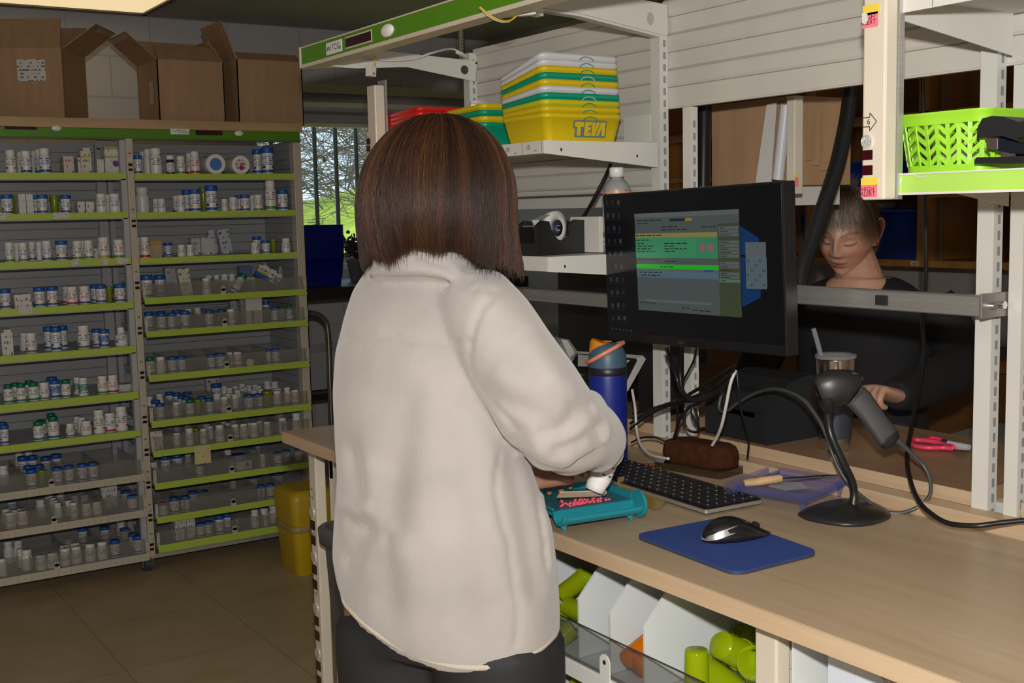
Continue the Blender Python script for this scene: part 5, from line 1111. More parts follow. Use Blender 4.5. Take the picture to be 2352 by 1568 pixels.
# keyboard
kd = Vector((.0169, .3645, 0)).normalized(); kx = Vector((kd.y, -kd.x, 0)); kc = Vector((1.3786, 1.3814, 0))*.5+Vector((1.2589, 1.3619, 0))*.5+kd*.19
kb = thing('keyboard', 'slim black keyboard with a silver edge in front of the monitor', 'keyboard', (kc.x, kc.y, zb), (0, 0, math.atan2(kd.y, kd.x)))
KL, KW = .38, .122
MB().prism(rrect(KL, KW, .006), lambda u, v: (u, v, .004), (0, 0, .006)).build('base_plate', mat('kb_silver', (.45, .43, .40), .35, .7), kb, world=False)
MB().prism(rrect(KL-.003, KW-.003, .005), lambda u, v: (u, v, .010), (0, 0, .0012)).build('deck', mat('kb_deck', (.010, .010, .011), .35), kb, world=False)
b = MB(); q = MB()
for r_ in range(6):
    for c_ in range(17):
        if r_ == 0 and 5 <= c_ <= 9: continue
        u = -KL/2+.014+c_*(KL-.028)/16.0; v = -KW/2+.013+r_*.0185
        b.box((u-.0088, v-.0078, .0112), (u+.0088, v+.0078, .0142)); q.box((u-.003, v+.0005, .01425), (u+.001, v+.003, .0143))
b.box((-KL/2+.014+4.6*(KL-.028)/16, -KW/2+.0055, .0112), (-KL/2+.014+9.4*(KL-.028)/16, -KW/2+.0205, .0142))
kk = b.build('keys', mat('key_black', (.012, .012, .013), .4), kb, world=False, bevel=.0008, seg=1); q.build('key_legends', mat('legend_white', (.55, .55, .55), .5), kk, world=False)
for s in (-1, 1): MB().box((s*.15-.02, -.05, 0), (s*.15+.02, -.04, .005)).box((s*.15-.02, .04, 0), (s*.15+.02, .05, .005)).build('rubber_foot', M_black, kb, world=False)
# mouse mat and mouse
mc = [pZ(*p, ZB) for p in ((1455, 1235), (1660, 1195), (1885, 1275), (1690, 1325))]
def round_quad(P, r, n=6):
    out = []
    for i in range(4):
        p, a, c = P[i], P[i-1], P[(i+1) % 4]; d1, d2 = (a-p).normalized()*r, (c-p).normalized()*r
        for k in range(n+1): t = k/n; out.append((p+d1)*(1-t)**2+2*p*t*(1-t)+(p+d2)*t*t)
    return out
pd_ = thing('mouse_mat', 'blue cloth mouse mat with a dark rubber edge', 'mouse mat', (1.17, 1.23, zb))
poly = [(v.x, v.y) for v in round_quad(mc, .024)]
MB().prism(poly, lambda u, v: (u, v, zb), (0, 0, .003)).build('rubber_base', mat('mat_rubber', (.035, .035, .04), .7), pd_); MB().prism(poly, lambda u, v: (u, v, zb+.003), (0, 0, .0022)).build('cloth_top', mat('mat_blue', (.012, .042, .215), .85, bump=.5, bscale=900), pd_)
m0, m1 = pZ(1625, 1247, ZB+.006), pZ(1773, 1226, ZB+.006); md = (m1-m0); L_ = md.length; ang = math.atan2(md.y, md.x); mcen = (m0+m1)/2
ms = thing('computer_mouse', 'black and silver computer mouse on the blue mat', 'mouse', (mcen.x, mcen.y+.008, zb+.0056), (0, 0, ang))
def mouse_rings(s0, s1, inset=0):
    rings = []
    for t in np.linspace(0, 1, 15):
        u = -L_/2+L_*t; e = math.sin(PI*min(max(t, .004), .985))**.42; w = (.029-.004*t)*e-inset; hh = (.036*math.sin(PI*(t*.80+.20))**.8*(.35+.65*e)*(1-.42*t)+.003)
        ring = []
        for k in range(17):
            a = PI*k/16; ring.append((u, w*math.cos(a)*-1, s0*hh+(s1-s0)*hh*math.sin(a)**.8))
        rings.append(ring)
    return rings
b = MB(); rg = mouse_rings(.30, 1.0); b.loft(rg, closed=False, caps=False); b.add(rg[0], [tuple(range(17))]); b.add(rg[-1], [tuple(range(16, -1, -1))]); b.build('shell_top', mat('mouse_black', (.008, .008, .009), .22), ms, world=False)
b = MB(); n15 = []
for t in np.linspace(0, 1, 15):
    u = -L_/2+L_*t; e = math.sin(PI*min(max(t, .004), .985))**.42; w = (.029-.004*t)*e; hh = (.036*math.sin(PI*(t*.80+.20))**.8*(.35+.65*e)*(1-.42*t)+.003)
    n15.append([(u, -w, hh*.30), (u, -w*1.03, hh*.22), (u, -w*.9, 0), (u, w*.9, 0), (u, w*1.03, hh*.22), (u, w, hh*.30)])
b.loft(n15, closed=False, caps=False).build('shell_base', mat('mouse_base', (.012, .012, .013), .3), ms, world=False)
b = MB(); lo, hi = [], []
def m_side(t):
    e = math.sin(PI*min(max(t, .004), .985))**.42; w = (.029-.004*t)*e; hh = (.036*math.sin(PI*(t*.80+.20))**.8*(.35+.65*e)*(1-.42*t)+.003); return w, hh
for sgn in (-1, 1):
    for t in (np.linspace(.80, .0, 26) if sgn < 0 else np.linspace(.0, .80, 26)):
        w, hh = m_side(t); u = -L_/2+L_*t; k = t/.80; k2 = 1.045
        z0_, z1_ = hh*(.20+.55*k), hh*(.62+.22*k)
        lo.append((u-.0012*(1-k), sgn*(w*k2*math.cos(.15+.75*k**1.3)+.0006), z0_)); hi.append((u+.0012*(1-k), sgn*(w*k2*math.cos(.42+.55*k)+.0006), z1_+.0004))
b.loft([lo, hi], closed=False, caps=False)
b.build('silver_trim', mat('mouse_silver', (.55, .54, .52), .25, .8), ms, world=False)
MB().cyl((L_*.30, -.0035, .0135), (L_*.30, .0035, .0135), .006, n=16).build('scroll_wheel', M_black, ms, world=False)
# teal counting tray with pink tablets
M_teal = mat('tray_teal', (.012, .22, .27), .38); M_tealf = mat('tray_floor_teal', (.02, .13, .155), .35)
tx0, ty0, trz = 1.020, 1.447, -.115
tr = thing('counting_tray', 'teal pill counting tray with round end cap holding pink tablets', 'tray', (tx0, ty0, zb), (0, 0, trz)); tr.scale = (.87, 1.03, 1)
rt = .0165; zt = .0245
b = MB(); half = [(rt*math.cos(a), rt*math.sin(a)) for a in np.linspace(PI, 2*PI, 13)]; half2 = [(rt*.88*math.cos(a), rt*.88*math.sin(a)) for a in np.linspace(2*PI, PI, 13)]
sec = [(v, zt+w) for v, w in half]+[(v, zt+w) for v, w in half2]
b.prism(sec, lambda u, v: (0, u, v), (.168, 0, 0)); b.build('pour_channel', M_teal, tr, world=False)
MB().cyl((.166, 0, zt), (.171, 0, zt), .0215, n=32).build('end_cap', M_teal, tr, world=False, bevel=.001)
MB().box((0, rt*.95, zt+.0015), (.168, .118, zt+.004)).build('tray_floor', M_tealf, tr, world=False)
b = MB().box((0, .116, zt-.004), (.168, .119, zt+.015)).box((.165, rt, zt-.004), (.168, .119, zt+.015)).box((0, rt, zt-.004), (.003, .119, zt+.008)).box((0, -.004+rt, zt-.006), (.168, rt, zt+.0035)).box((.01, -rt-.0012, zt-.006), (.16, -rt+.0015, zt-.001)); b.build('rim', M_teal, tr, world=False)
for (u, v) in ((.012, .0), (.150, .0), (.012, .11), (.150, .11)):
    MB().prism([(u-.012, zt-.012), (u+.014, zt-.012), (u+.004, .006), (u+.003, 0), (u-.001, 0)], lambda a_, c_: (a_, v-.002, c_), (0, .004, 0)).build('leg', M_teal, tr, world=False)
af = thing('amber_flap', 'clear amber plastic flap sticking out from the teal tray', 'flap', (1.20, 1.50, zb))
MB().prism([tuple(pZ(px, py, zb+.004).xy) for px, py in ((1470, 1152), (1500, 1168), (1520, 1164), (1531, 1150), (1440, 1112), (1412, 1120))], lambda u, v: (u, v, zb+.004), (0, 0, .002)).build('flap_sheet', mat_clear('amber_clear', (.55, .40, .12), .22, .1), af)
MB().box((pZ(1420, 1122, zb).x, pZ(1420, 1122, zb).y, zb+.006), (pZ(1420, 1122, zb).x+.014, pZ(1420, 1122, zb).y+.002, zb+.020)).build('flap_tab', mat_clear('amber_clear', (.55, .40, .12), .22, .1), af)
M_pinkp = mat('tablet_pink', (.75, .10, .16), .35); pm = None
rt_ = random.Random(11); pl = []
for i in range(400):
    if len(pl) >= 78: break
    px, py = 1352+rt_.gauss(0, 18), 1156+rt_.gauss(0, 5.5)
    if rt_.random() < .1: px -= 28
    p = pZ(px, py, zb+zt+.004+.0022)
    lu = (p.x-tx0)*math.cos(trz)+(p.y-ty0)*math.sin(trz); lv_ = -(p.x-tx0)*math.sin(trz)+(p.y-ty0)*math.cos(trz)
    if not (.006 < lu < .138 and .021 < lv_ < .114): continue
    if all((p-q_).length > .0045 for q_ in pl): pl.append(p)
for p in pl:
    if pm is None: pm = MB().sphere((0, 0, 0), (.0026, .0026, .0020), 10, 7).build('pink_tablet', M_pinkp); o = pm
    else: o = pm.copy(); COL.objects.link(o)
    o.location = (p.x, p.y, p.z+.0002); tag(o, 'small round pink tablet lying in the teal counting tray', 'tablet', 'pink tablets in the tray')
M_stick = mat_wood('stick_birch', (.55, .40, .24), (.66, .52, .36), (2, 30, 30), .6)
a, c = pZ(1283, 1137, .960), pZ(1394, 1133, .955); d_ = (c-a).normalized(); s_ = d_.cross(Vector((0, 0, 1))).normalized()
ds = thing('tongue_depressor', 'pale wooden stick held flat over the pink tablets', 'spatula', tuple(a))
L_ = (c-a).length; w_ = .0085; out = [(0, -w_), (L_-w_, -w_)]+[(L_-w_+w_*math.cos(t), w_*math.sin(t)) for t in np.linspace(-PI/2, PI/2, 9)][1:-1]+[(L_-w_, w_), (0, w_)]
nrm = s_.cross(d_).normalized(); s2_ = (s_*.75+Vector((0, 0, 1))*.66).normalized(); s2_ = (s2_-d_*s2_.dot(d_)).normalized(); nrm = s2_.cross(d_)
MB().prism(out, lambda u, v: a+d_*u+s2_*v, nrm*.0017).build('stick', M_stick, ds)
# eyeglass case on a phone, with a beaded chain
pdv = Vector((-.19, .98, 0)).normalized(); ax = math.atan2(pdv.y, pdv.x); pcn = Vector((1.476, 1.634, zb))
ph = thing('phone', 'phone in a clear amber-brown case beneath the brown glasses case', 'phone', tuple(pcn), (0, 0, ax))
MB().prism(rrect(.158, .078, .010), lambda u, v: (u, v, 0), (0, 0, .0125)).build('clear_case', mat_clear('case_brown_clear', (.045, .028, .015), .78, .08), ph, world=False)
MB().prism(rrect(.148, .070, .008), lambda u, v: (u, v, .0015), (0, 0, .0085)).build('phone_body', mat('phone_black', (.01, .009, .008), .12), ph, world=False)
gc = thing('glasses_case', 'brown suede eyeglass case lying on a phone', 'case', tuple(pcn+Vector((.006, .0, .0131))), (0, 0, ax))
rings = []
for z, s in ((0, .90), (.004, .97), (.016, 1.0), (.028, .97), (.036, .90), (.0405, .74), (.042, .45)):
    rings.append([(x, y, z) for x, y in rrect(.158*s+(1-s)*.03, .066*s+(1-s)*.01, .030*s, 7)])
MB().loft(rings).build('case_shell', mat('suede_brown', (.050, .015, .006), .95, bump=.4, bscale=600, var=.35, vscale=60, spec=.12), gc, world=False)
MB().loft([[(x, y, z) for x, y in rrect(.1592, .0672, .0305, 7)] for z in (.0145, .0155)], caps=False).build('seam', mat('seam_dark', (.02, .008, .004), .9), gc, world=False)
ch = thing('bead_chain', 'copper beaded glasses chain trailing from the glasses case', 'chain', tuple(pZ(1500, 1068, ZB)))
b = MB()
for (pts, nb) in (([(1535, 1057), (1515, 1062), (1495, 1066), (1480, 1066), (1473, 1072)], 26), ([(1532, 1068), (1518, 1072), (1506, 1074), (1500, 1073)], 14)):
    P = smooth_path([pZ(x, y, ZB+.004) for x, y in pts], 12); 
    for i in range(nb): p = P[int(i*(len(P)-1)/(nb-1))]; b.sphere((p.x+.002*math.sin(i*2.3), p.y+.002*math.cos(i*1.7), zb+.0026), .0026, 8, 6)
b.build('beads', mat('bead_copper', (.45, .16, .06), .2, .9), ch)
# clear blue counting tray with a wooden-handled spatula
M_cbt = mat_clear('tray_blue_clear', (.50, .53, .88), .03, .10, .10)
q0, q1, q2, q3 = pZ(1664, 1118, .935), pZ(1765, 1080, .935), pZ(1948, 1112, .935), pZ(1852, 1150, .935)
cbx = thing('clear_tray', 'clear blue plastic counting tray with a wooden-handled spatula across it', 'tray', (q0.x, q0.y, zb))
eu, ev = (q3-q0), (q1-q0); up = Vector((0, 0, 1))
def tq(u, v, z): return q0+eu*u+ev*v+up*z
b = MB()
def slab(b, u0, v0, u1, v1, z0, z1): b.add([tq(u, v, z) for z in (z0, z1) for u, v in ((u0, v0), (u1, v0), (u1, v1), (u0, v1))], [(0,3,2,1),(4,5,6,7),(0,1,5,4),(1,2,6,5),(2,3,7,6),(3,0,4,7)])
slab(b, .14, .0, 1, 1, -.004, -.002); b.build('tray_floor', M_cbt, cbx)
b = MB(); slab(b, .14, 0, 1, .02, -.004, .009); slab(b, .14, .98, 1, 1, -.004, .009); slab(b, .985, 0, 1, 1, -.004, .009); slab(b, .13, 0, .15, 1, -.004, .004); b.build('rim', M_cbt, cbx)
b = MB(); ch_ = []
for v in (0, 1):
    ch_.append([tq(.07+.075*math.cos(a), v, .004+.017*math.sin(a)) for a in np.linspace(PI*.95, 2*PI, 12)]+[tq(.07+.066*math.cos(a), v, .004+.0145*math.sin(a)) for a in np.linspace(2*PI, PI*.95, 12)])
b.loft(ch_); b.build('pour_channel', M_cbt, cbx)
for u, v in ((.93, .06), (.93, .94), (.1, .06), (.1, .94)):
    p = tq(u, v, -.004); MB().cyl((p.x, p.y, zb), (p.x, p.y, p.z), .0025, .006, n=8).build('leg', M_cbt, cbx)
MB().join(MB().add([tq(u, v, -.0018) for u, v in ((.35, .35), (.6, .3), (.75, .55), (.55, .75), (.3, .6))], [(0, 1, 2, 3, 4)])).build('powder_smear', mat_clear('powder', (.7, .72, .8), .12, .9), cbx)
sa, sb_, sc_ = pZ(1708, 1110, .9375), pZ(1797, 1098, .9435), pZ(1925, 1090, .953)
spt = thing('spatula', 'wooden-handled spatula with a black blade lying on the clear tray', 'spatula', tuple(sa))
MB().tube([sa, sa.lerp(sb_, .06), sa.lerp(sb_, .5), sa.lerp(sb_, .94), sb_], [.003, .0068, .0075, .0068, .003], n=10).build('handle', mat_wood('handle_wood', (.40, .24, .10), (.55, .37, .19), (3, 30, 30), .6), spt)
dv = (sc_-sb_).normalized(); sd = dv.cross(up).normalized()
MB().prism([(0, -.004), (.06, -.0055), ((sc_-sb_).length, -.003), ((sc_-sb_).length, .003), (.06, .0055), (0, .004)], lambda u, v: sb_+dv*u+sd*v-up*.001, (0, 0, .0012)).build('blade', mat('blade_black', (.015, .014, .013), .3), spt)
# ------------------------------------------------------------------ barcode scanner on its gooseneck stand
M_sk = mat('scanner_charcoal', (.016, .016, .017), .38); M_skg = mat('scanner_grey', (.05, .05, .052), .42)
ss = thing('scanner_stand', 'black gooseneck scanner stand with flat oval base', 'stand', (1.435, 1.245, zb))
bc = [pZ(*p, ZB) for p in ((1828, 1186), (1850, 1172), (1905, 1155), (1955, 1150), (1990, 1153), (2030, 1170), (2050, 1186), (2040, 1197), (2000, 1209), (1950, 1212), (1900, 1207), (1850, 1197))]
cx0 = sum(bc, Vector())/len(bc); sm = smooth_path(bc+[bc[0]], 4)[:-1]
rings = [[(cx0+(p-cx0)*s*.965+up*z) for p in sm] for s, z in ((.98, .0006), (1.0, .003), (.985, .006), (.80, .010), (.45, .013), (.2, .0145), (.10, .018))]
MB().loft(rings).build('base', M_sk, ss)
g0 = pZ(1960, 1160, ZB+.012); dg = (g0-CAM).dot(RF)
gn = [g0, pT(1962, 1135, dg), pT(1957, 1105, dg-.005), pT(1938, 1065, dg-.012), pT(1917, 1020, dg-.015), pT(1905, 985, dg-.012), pT(1902, 945, dg)]
MB().tube(gn, [.0085, .0062, .0062, .0062, .0062, .0075], n=14).build('gooseneck', mat('neck_black', (.010, .010, .010), .35), ss)
gsn = thing('barcode_scanner', 'charcoal handheld barcode scanner resting in the gooseneck stand', 'scanner', tuple(pT(1940, 900, dg)))
MB().loft([[pT(1902+9*math.cos(a)*s, y, dg+.012*math.sin(a)*s) for a in [2*PI*i/16 for i in range(16)]] for y, s in ((948, 1.0), (940, 1.6), (928, 2.4), (918, 2.6))]).build('cradle', M_sk, ss)
def oval(px, py, d, rx, ry, ang, rd, n=20):
    return [pT(px+rx*math.cos(a)*math.cos(ang), py+rx*math.cos(a)*math.sin(ang), d+rd*math.sin(a)) for a in [2*PI*i/n for i in range(n)]]
def sect(cx_, cy_, hw, ang, rd, d=dg, n=20, sq_=3.0):
    out = []
    for i in range(n):
        a = 2*PI*i/n; c_, s_ = math.cos(a), math.sin(a); k = (abs(c_)**sq_+abs(s_)**sq_)**(-1/sq_)
        out.append(pT(cx_+hw*c_*k*math.cos(ang), cy_+hw*c_*k*math.sin(ang), d+rd*s_*k))
    return out
A_ = 2.10     # across-axis direction of the head in the picture plane
MB().loft([sect(1884, 906, 40, 1.15, .022), sect(1892, 898, 42, 1.2, .026), sect(1920, 890, 43, 1.35, .030), sect(1950, 888, 40, 1.5, .029), sect(1972, 880, 26, 1.62, .026), sect(1980, 876, 12, 1.7, .018)]).build('head', M_sk, gsn, bevel=0)
MB().loft([sect(1880, 908, 36, 1.12, .019), sect(1876, 910, 33, 1.12, .017)]).build('reading_window', mat('window_red_black', (.02, .003, .003), .1), gsn)
MB().loft([sect(1945, 866, 5, 1.1, .016, dg-.004), sect(1962, 857, 6, .9, .018, dg-.004), sect(1976, 860, 6, .6, .018, dg-.004), sect(1982, 872, 5, .3, .015, dg-.004)]).build('top_panel', M_skg, gsn)
MB().loft([sect(1952, 898, 30, -.55, .017), sect(1974, 918, 30, -.62, .018), sect(1996, 945, 27, -.66, .018), sect(2018, 976, 27, -.68, .018), sect(2034, 998, 28, -.66, .018), sect(2042, 1010, 26, -.62, .017)]).build('handle', M_skg, gsn)
MB().loft([sect(2040, 1004, 27, -.62, .0175), sect(2046, 1016, 25, -.55, .017), sect(2042, 1028, 12, -.4, .012), sect(2036, 1032, 6, -.3, .006)]).build('handle_heel', M_sk, gsn)
MB().loft([sect(1960, 922, 4, -.7, .008, dg-.016), sect(1973, 906, 6, -.7, .009, dg-.018), sect(1982, 898, 4, -.7, .008, dg-.016)]).build('trigger', M_sk, gsn)
d1 = dg
MB().tube([pT(2058, 1008, d1), pT(2078, 1026, d1), pT(2100, 1048, d1)], [.0062, .0042, .0032], n=10).build('strain_relief', M_skg, gsn)
cable('grey scanner cable looping from the scanner handle across the bench to the monitor', [(2098, 1046, d1), (2122, 1070, d1), (2137, 1105, d1-.01), (2134, 1140, d1-.02), (2105, 1166, d1-.02), (2065, 1178, d1-.01), (2025, 1172, d1), (1990, 1148, d1+.02), (1962, 1124, d1+.04), (1935, 1090, d1+.05), (1915, 1050, d1+.06), (1898, 1000, d1+.07), (1875, 955, d1+.09), (1845, 918, d1+.12), (1810, 899, d1+.16), (1775, 893, d1+.2), (1735, 903, d1+.26), (1695, 925, d1+.31), (1668, 944, d1+.34), (1652, 938, d1+.36), (1660, 900, d1+.36), (1690, 850, d1+.34)], .0032, M_cg)
cable('black power cable hanging beside the second person and curling along the bench', [(2118, 175, 2.35), (2122, 300, 2.34), (2124, 420, 2.33), (2127, 560, 2.32), (2126, 660, 2.30), (2119, 740, 2.27), (2121, 800, 2.24), (2112, 880, 2.2), (2094, 980, 2.10), (2084, 1045, 2.0), (2090, 1100, 1.90), (2110, 1150, 1.81), (2140, 1180, 1.765), (2180, 1202, 1.73), (2240, 1207, 1.70), (2300, 1200, 1.69), (2370, 1193, 1.68)], .0040, M_cb)
# cables round the monitor
cable('white cable curving down from the document scanner to the glasses case', [(1452, 895, 2.36), (1459, 940, 2.33), (1462, 985, 2.32), (1470, 1018, 2.28), (1488, 1040, 2.22), (1510, 1049, 2.17), (1535, 1053, 2.13)], .0028, M_cw)
cable('white cable dropping from the monitor behind the glasses case', [(1690, 850, 2.06), (1678, 880, 2.06), (1668, 930, 2.07), (1658, 975, 2.09), (1647, 1003, 2.12), (1636, 1022, 2.14)], .0030, M_cw)
cable('thin black cable dropping beside the label printer to the back strip', [(1692, 850, 2.08), (1696, 890, 2.08), (1702, 940, 2.09), (1712, 975, 2.10), (1720, 1010, 2.11), (1717, 1054, 2.13)], .0020, M_cb)
B0 = (1690, 838, 2.05)
for i, (pts, r_, lb) in enumerate((
  ([B0, (1650, 862, 2.08), (1600, 895, 2.14), (1550, 922, 2.22), (1500, 938, 2.3), (1455, 950, 2.36)], .0034, 'uppermost black cable sagging from the monitor to the scanner'),
  ([(1686, 850, 2.05), (1640, 890, 2.1), (1590, 912, 2.15), (1540, 925, 2.22), (1495, 942, 2.3), (1448, 972, 2.36)], .0030, 'second black cable sagging below the uppermost one'),
  ([(1688, 848, 2.06), (1650, 892, 2.1), (1608, 915, 2.12), (1570, 905, 2.15), (1555, 870, 2.17), (1538, 820, 2.15), (1530, 795, 2.1)], .0036, 'thick black cable running up behind the monitor past the post'),
  ([(1565, 795, 2.12), (1562, 840, 2.16), (1566, 890, 2.16), (1590, 920, 2.13), (1640, 905, 2.1), (1682, 862, 2.06)], .0034, 'black cable hanging in a deep loop below the monitor'),
  ([(1600, 798, 2.1), (1592, 830, 2.15), (1572, 870, 2.18), (1558, 910, 2.2), (1556, 960, 2.22), (1550, 1012, 2.25)], .0020, 'thin black cable falling straight between the posts'),
  ([(1610, 925, 2.14), (1585, 935, 2.18), (1563, 960, 2.2), (1555, 985, 2.22), (1545, 1016, 2.24)], .0030, 'black cable bending down behind the first post'),
  ([(1448, 985, 2.34), (1480, 960, 2.30), (1515, 940, 2.26), (1560, 925, 2.2), (1605, 920, 2.14)], .0028, 'black cable crossing low in front of the first post'),
  ([(1450, 1016, 2.33), (1475, 1005, 2.3), (1505, 1004, 2.27), (1528, 1014, 2.26)], .0020, 'thin black cable arching over the back strip'))):
    cable(lb, pts, r_, M_cb)
dn = thing('cable_dongle', 'black cable plug lump dangling in front of the second post', 'plug', tuple(pT(1597, 955, 2.15)))
MB().loft([sect(1590, 933, 3, 0, .003, 2.15), sect(1593, 944, 8, 0, .006, 2.15), sect(1598, 962, 8, 0, .006, 2.15), sect(1602, 972, 4, 0, .003, 2.15)]).build('plug_body', M_cb, dn)
MB().tube([pT(1602, 970, 2.15), pT(1605, 985, 2.16), pT(1600, 992, 2.17), pT(1580, 986, 2.18), pT(1572, 960, 2.18), pT(1582, 935, 2.17), pT(1610, 926, 2.14)], .0026, n=7).build('plug_cord', M_cb, dn)
# ------------------------------------------------------------------ document scanner at the far end of the bench
dsn = thing('document_scanner', 'white document scanner with black feed tray behind the blue bottle', 'scanner', (1.35, 2.1, zb))
M_dw = mat('scanner_white', (.50, .49, .47), .4)
MB().box((1.22, 2.02, zb), (1.50, 2.20, ZB+.085)).build('scanner_base', M_dw, dsn, bevel=.008)
def plate(px, d, th, m, name, grow=1.0):
    P = [pT(x, y, dd_) for (x, y), dd_ in zip(px, d)]; c_ = sum(P, Vector())/len(P); P = [c_+(p-c_)*grow for p in P]; n3 = (P[1]-P[0]).cross(P[2]-P[0]).normalized()
    if n3.dot(CAM-c_) < 0: n3 = -n3
    b = MB(); Q = [p-n3*th for p in P]; k = len(P); b.add(P+Q, [tuple(range(k)), tuple(range(2*k-1, k-1, -1))]+[(i, (i+1) % k, k+(i+1) % k, k+i) for i in range(k)])
    return b.build(name, m, dsn, bevel=.001)
plate([(1322, 808), (1472, 820), (1480, 828), (1438, 902), (1268, 880)], [2.60, 2.52, 2.52, 2.44, 2.46], .008, M_dw, 'feed_tray')
plate([(1326, 812), (1462, 824), (1424, 898), (1288, 876)], [2.587, 2.51, 2.425, 2.44], .004, mat('tray_black', (.010, .010, .011), .3), 'tray_inset')
plate([(1312, 856), (1362, 862), (1362, 867), (1312, 861)], [2.47, 2.47, 2.465, 2.465], .003, M_chrome, 'paper_guide')
plate([(1250, 770), (1306, 780), (1326, 808), (1300, 838), (1266, 800)], [2.62, 2.60, 2.58, 2.54, 2.56], .01, mat('scanner_grey_lid', (.22, .225, .23), .4), 'lid_panel')
plate([(1290, 780), (1302, 782), (1318, 808), (1308, 818)], [2.59, 2.585, 2.56, 2.55], .004, M_dw, 'lid_stripe')
# ------------------------------------------------------------------ lime basket and punch on the green-edged shelf
zg = 1.4385
a, c = pX(2066, 384, 1.315), pX(2262, 384, 1.33)
bw = thing('lime_basket', 'lime green plastic basket with triangular cut-outs on the shelf', 'basket', (1.33, (a.y+c.y)/2, zg))
LB, WB_, HB = a.y-c.y+.012, .13, .078
M_lb = mat('basket_lime', (.30, .62, .03), .42)
b = MB(); rim = rrect(LB+.012, WB_+.012, .02, 6); base = rrect(LB*.93, WB_*.9, .018, 6)
Rr = lambda s, z: [(q_[1]*0+base[i][1]*(1-s)+rim[i][1]*s, base[i][0]*(1-s)+rim[i][0]*s, z) for i, q_ in enumerate(rim)]
cx1 = 1.318+WB_/2; cy1 = (a.y+c.y)/2
b.loft([Rr(0, 0), Rr(.06, .004)], caps=True)
b.loft([Rr(.06, .0), Rr(.12, .010)], caps=False); b.loft([Rr(.82, HB-.016), Rr(.93, HB-.004), Rr(1.05, HB-.002), Rr(1.05, HB), Rr(.93, HB), Rr(.80, HB-.016)], caps=False)
# lattice: vertical ribs with triangular weave
peri = [Vector(p) for p in Rr(0, 0)]; tot = sum((peri[i]-peri[i-1]).length for i in range(len(peri)))
def on_per(s, z):
    t = s*tot; i = 0; n_p = len(rim)
    while True:
        L1 = (peri[(i+1) % n_p]-peri[i % n_p]).length
        if t <= L1 or i > 2*n_p: break
        t -= L1; i += 1
    f = t/max(L1, 1e-6); k = .06+(z/HB)*.80; A0, A1 = Rr(k, z)[i % n_p], Rr(k, z)[(i+1) % n_p]
    return Vector(A0).lerp(Vector(A1), f)
def strap(s0, z0, s1, z1, w):
    p0_, p1_ = on_per(s0 % 1, z0), on_per(s1 % 1, z1); d_ = (p1_-p0_).normalized(); out_ = Vector((p0_.x, p0_.y, 0)).normalized(); side = d_.cross(out_).normalized()*w
    o2 = out_*.0022
    b.add([p0_-side, p1_-side, p1_+side, p0_+side, p0_-side-o2, p1_-side-o2, p1_+side-o2, p0_+side-o2], [(0,1,2,3),(7,6,5,4),(0,4,5,1),(1,5,6,2),(2,6,7,3),(3,7,4,0)])
NC = 30; zl, zh = .009, HB-.015; rows = 4; dz = (zh-zl)/rows
for i in range(NC):
    s = i/NC; strap(s, zl, s, zh, .0028)
    for r_ in range(rows):
        za, zc_ = zl+dz*r_, zl+dz*(r_+1)
        if (i) % 2: strap(s, za, s+1/NC, zc_, .0027); strap(s, zc_, s+1/NC, (za+zc_)/2+dz*.6, .0022) if 0 else None
        else: strap(s, zc_, s+1/NC, za, .0027)
        
b.xf(Matrix.Translation((cx1, cy1, zg))); b.build('basket_lattice', M_lb, bw)
MB().sphere((cx1, cy1+.02, zg+.018), (.03, .035, .014), 12, 8).build('wrapped_contents', mat('contents_pale', (.55, .56, .58), .4), bw)
bwp = MB().tube([pX(2185, 285, 1.36), pX(2192, 275, 1.36), pX(2205, 271, 1.36), pX(2215, 280, 1.36)], .0012, n=6).build('clear_wrapper', mat_clear('wrapper_clear', (.8, .8, .8), .2, .1), bw)
hp_ = thing('stapler', 'black and chrome desktop stapler at the end of the green-edged shelf', 'stapler', (1.31, .80, zg))
yy = lambda px, py, x=1.292: pX(px, py, x)
def ps(pts, x, d, m, name, par, bev=.002):
    return MB().prism([(pX(px, py, x).y, pX(px, py, x).z) for px, py in pts], lambda u, v: (x, u, v), (d, 0, 0)).build(name, m, par, bevel=bev)
ps([(2243, 318), (2246, 290), (2256, 272), (2278, 266), (2305, 268), (2340, 280), (2380, 300), (2380, 330), (2345, 326), (2300, 312)], 1.300, .042, M_black, 'top_arm', hp_, .005)
ps([(2238, 376), (2238, 366), (2244, 361), (2300, 360), (2400, 356), (2400, 373)], 1.298, .046, M_black, 'base', hp_, .003)
ps([(2266, 342), (2266, 318), (2290, 316), (2290, 344)], 1.303, .036, mat('steel_brown', (.12, .10, .08), .3, .6), 'staple_head', hp_, .001)
ps([(2290, 346), (2289, 314), (2345, 330), (2400, 350), (2400, 358), (2320, 352)], 1.304, .034, mat('steel_blue', (.04, .05, .08), .15, .8), 'magazine', hp_, .001)
ps([(2298, 360), (2302, 345), (2330, 347), (2334, 360)], 1.306, .030, M_chrome, 'anvil', hp_, .001)
ps([(2338, 316), (2340, 282), (2350, 277), (2390, 280), (2390, 318)], 1.285, .012, M_black, 'hinge_cheek', hp_, .003)

# a cream card behind the tall stack
a, c = pX(1434, 270, 1.540), pX(1495, 330, 1.540)
cdd = MB().box((1.538, c.y, 1.5315), (1.541, a.y, a.z)).build('cream_card', M_frame); tag(cdd, 'cream card standing behind the tall bin stack by the slotted post', 'card')
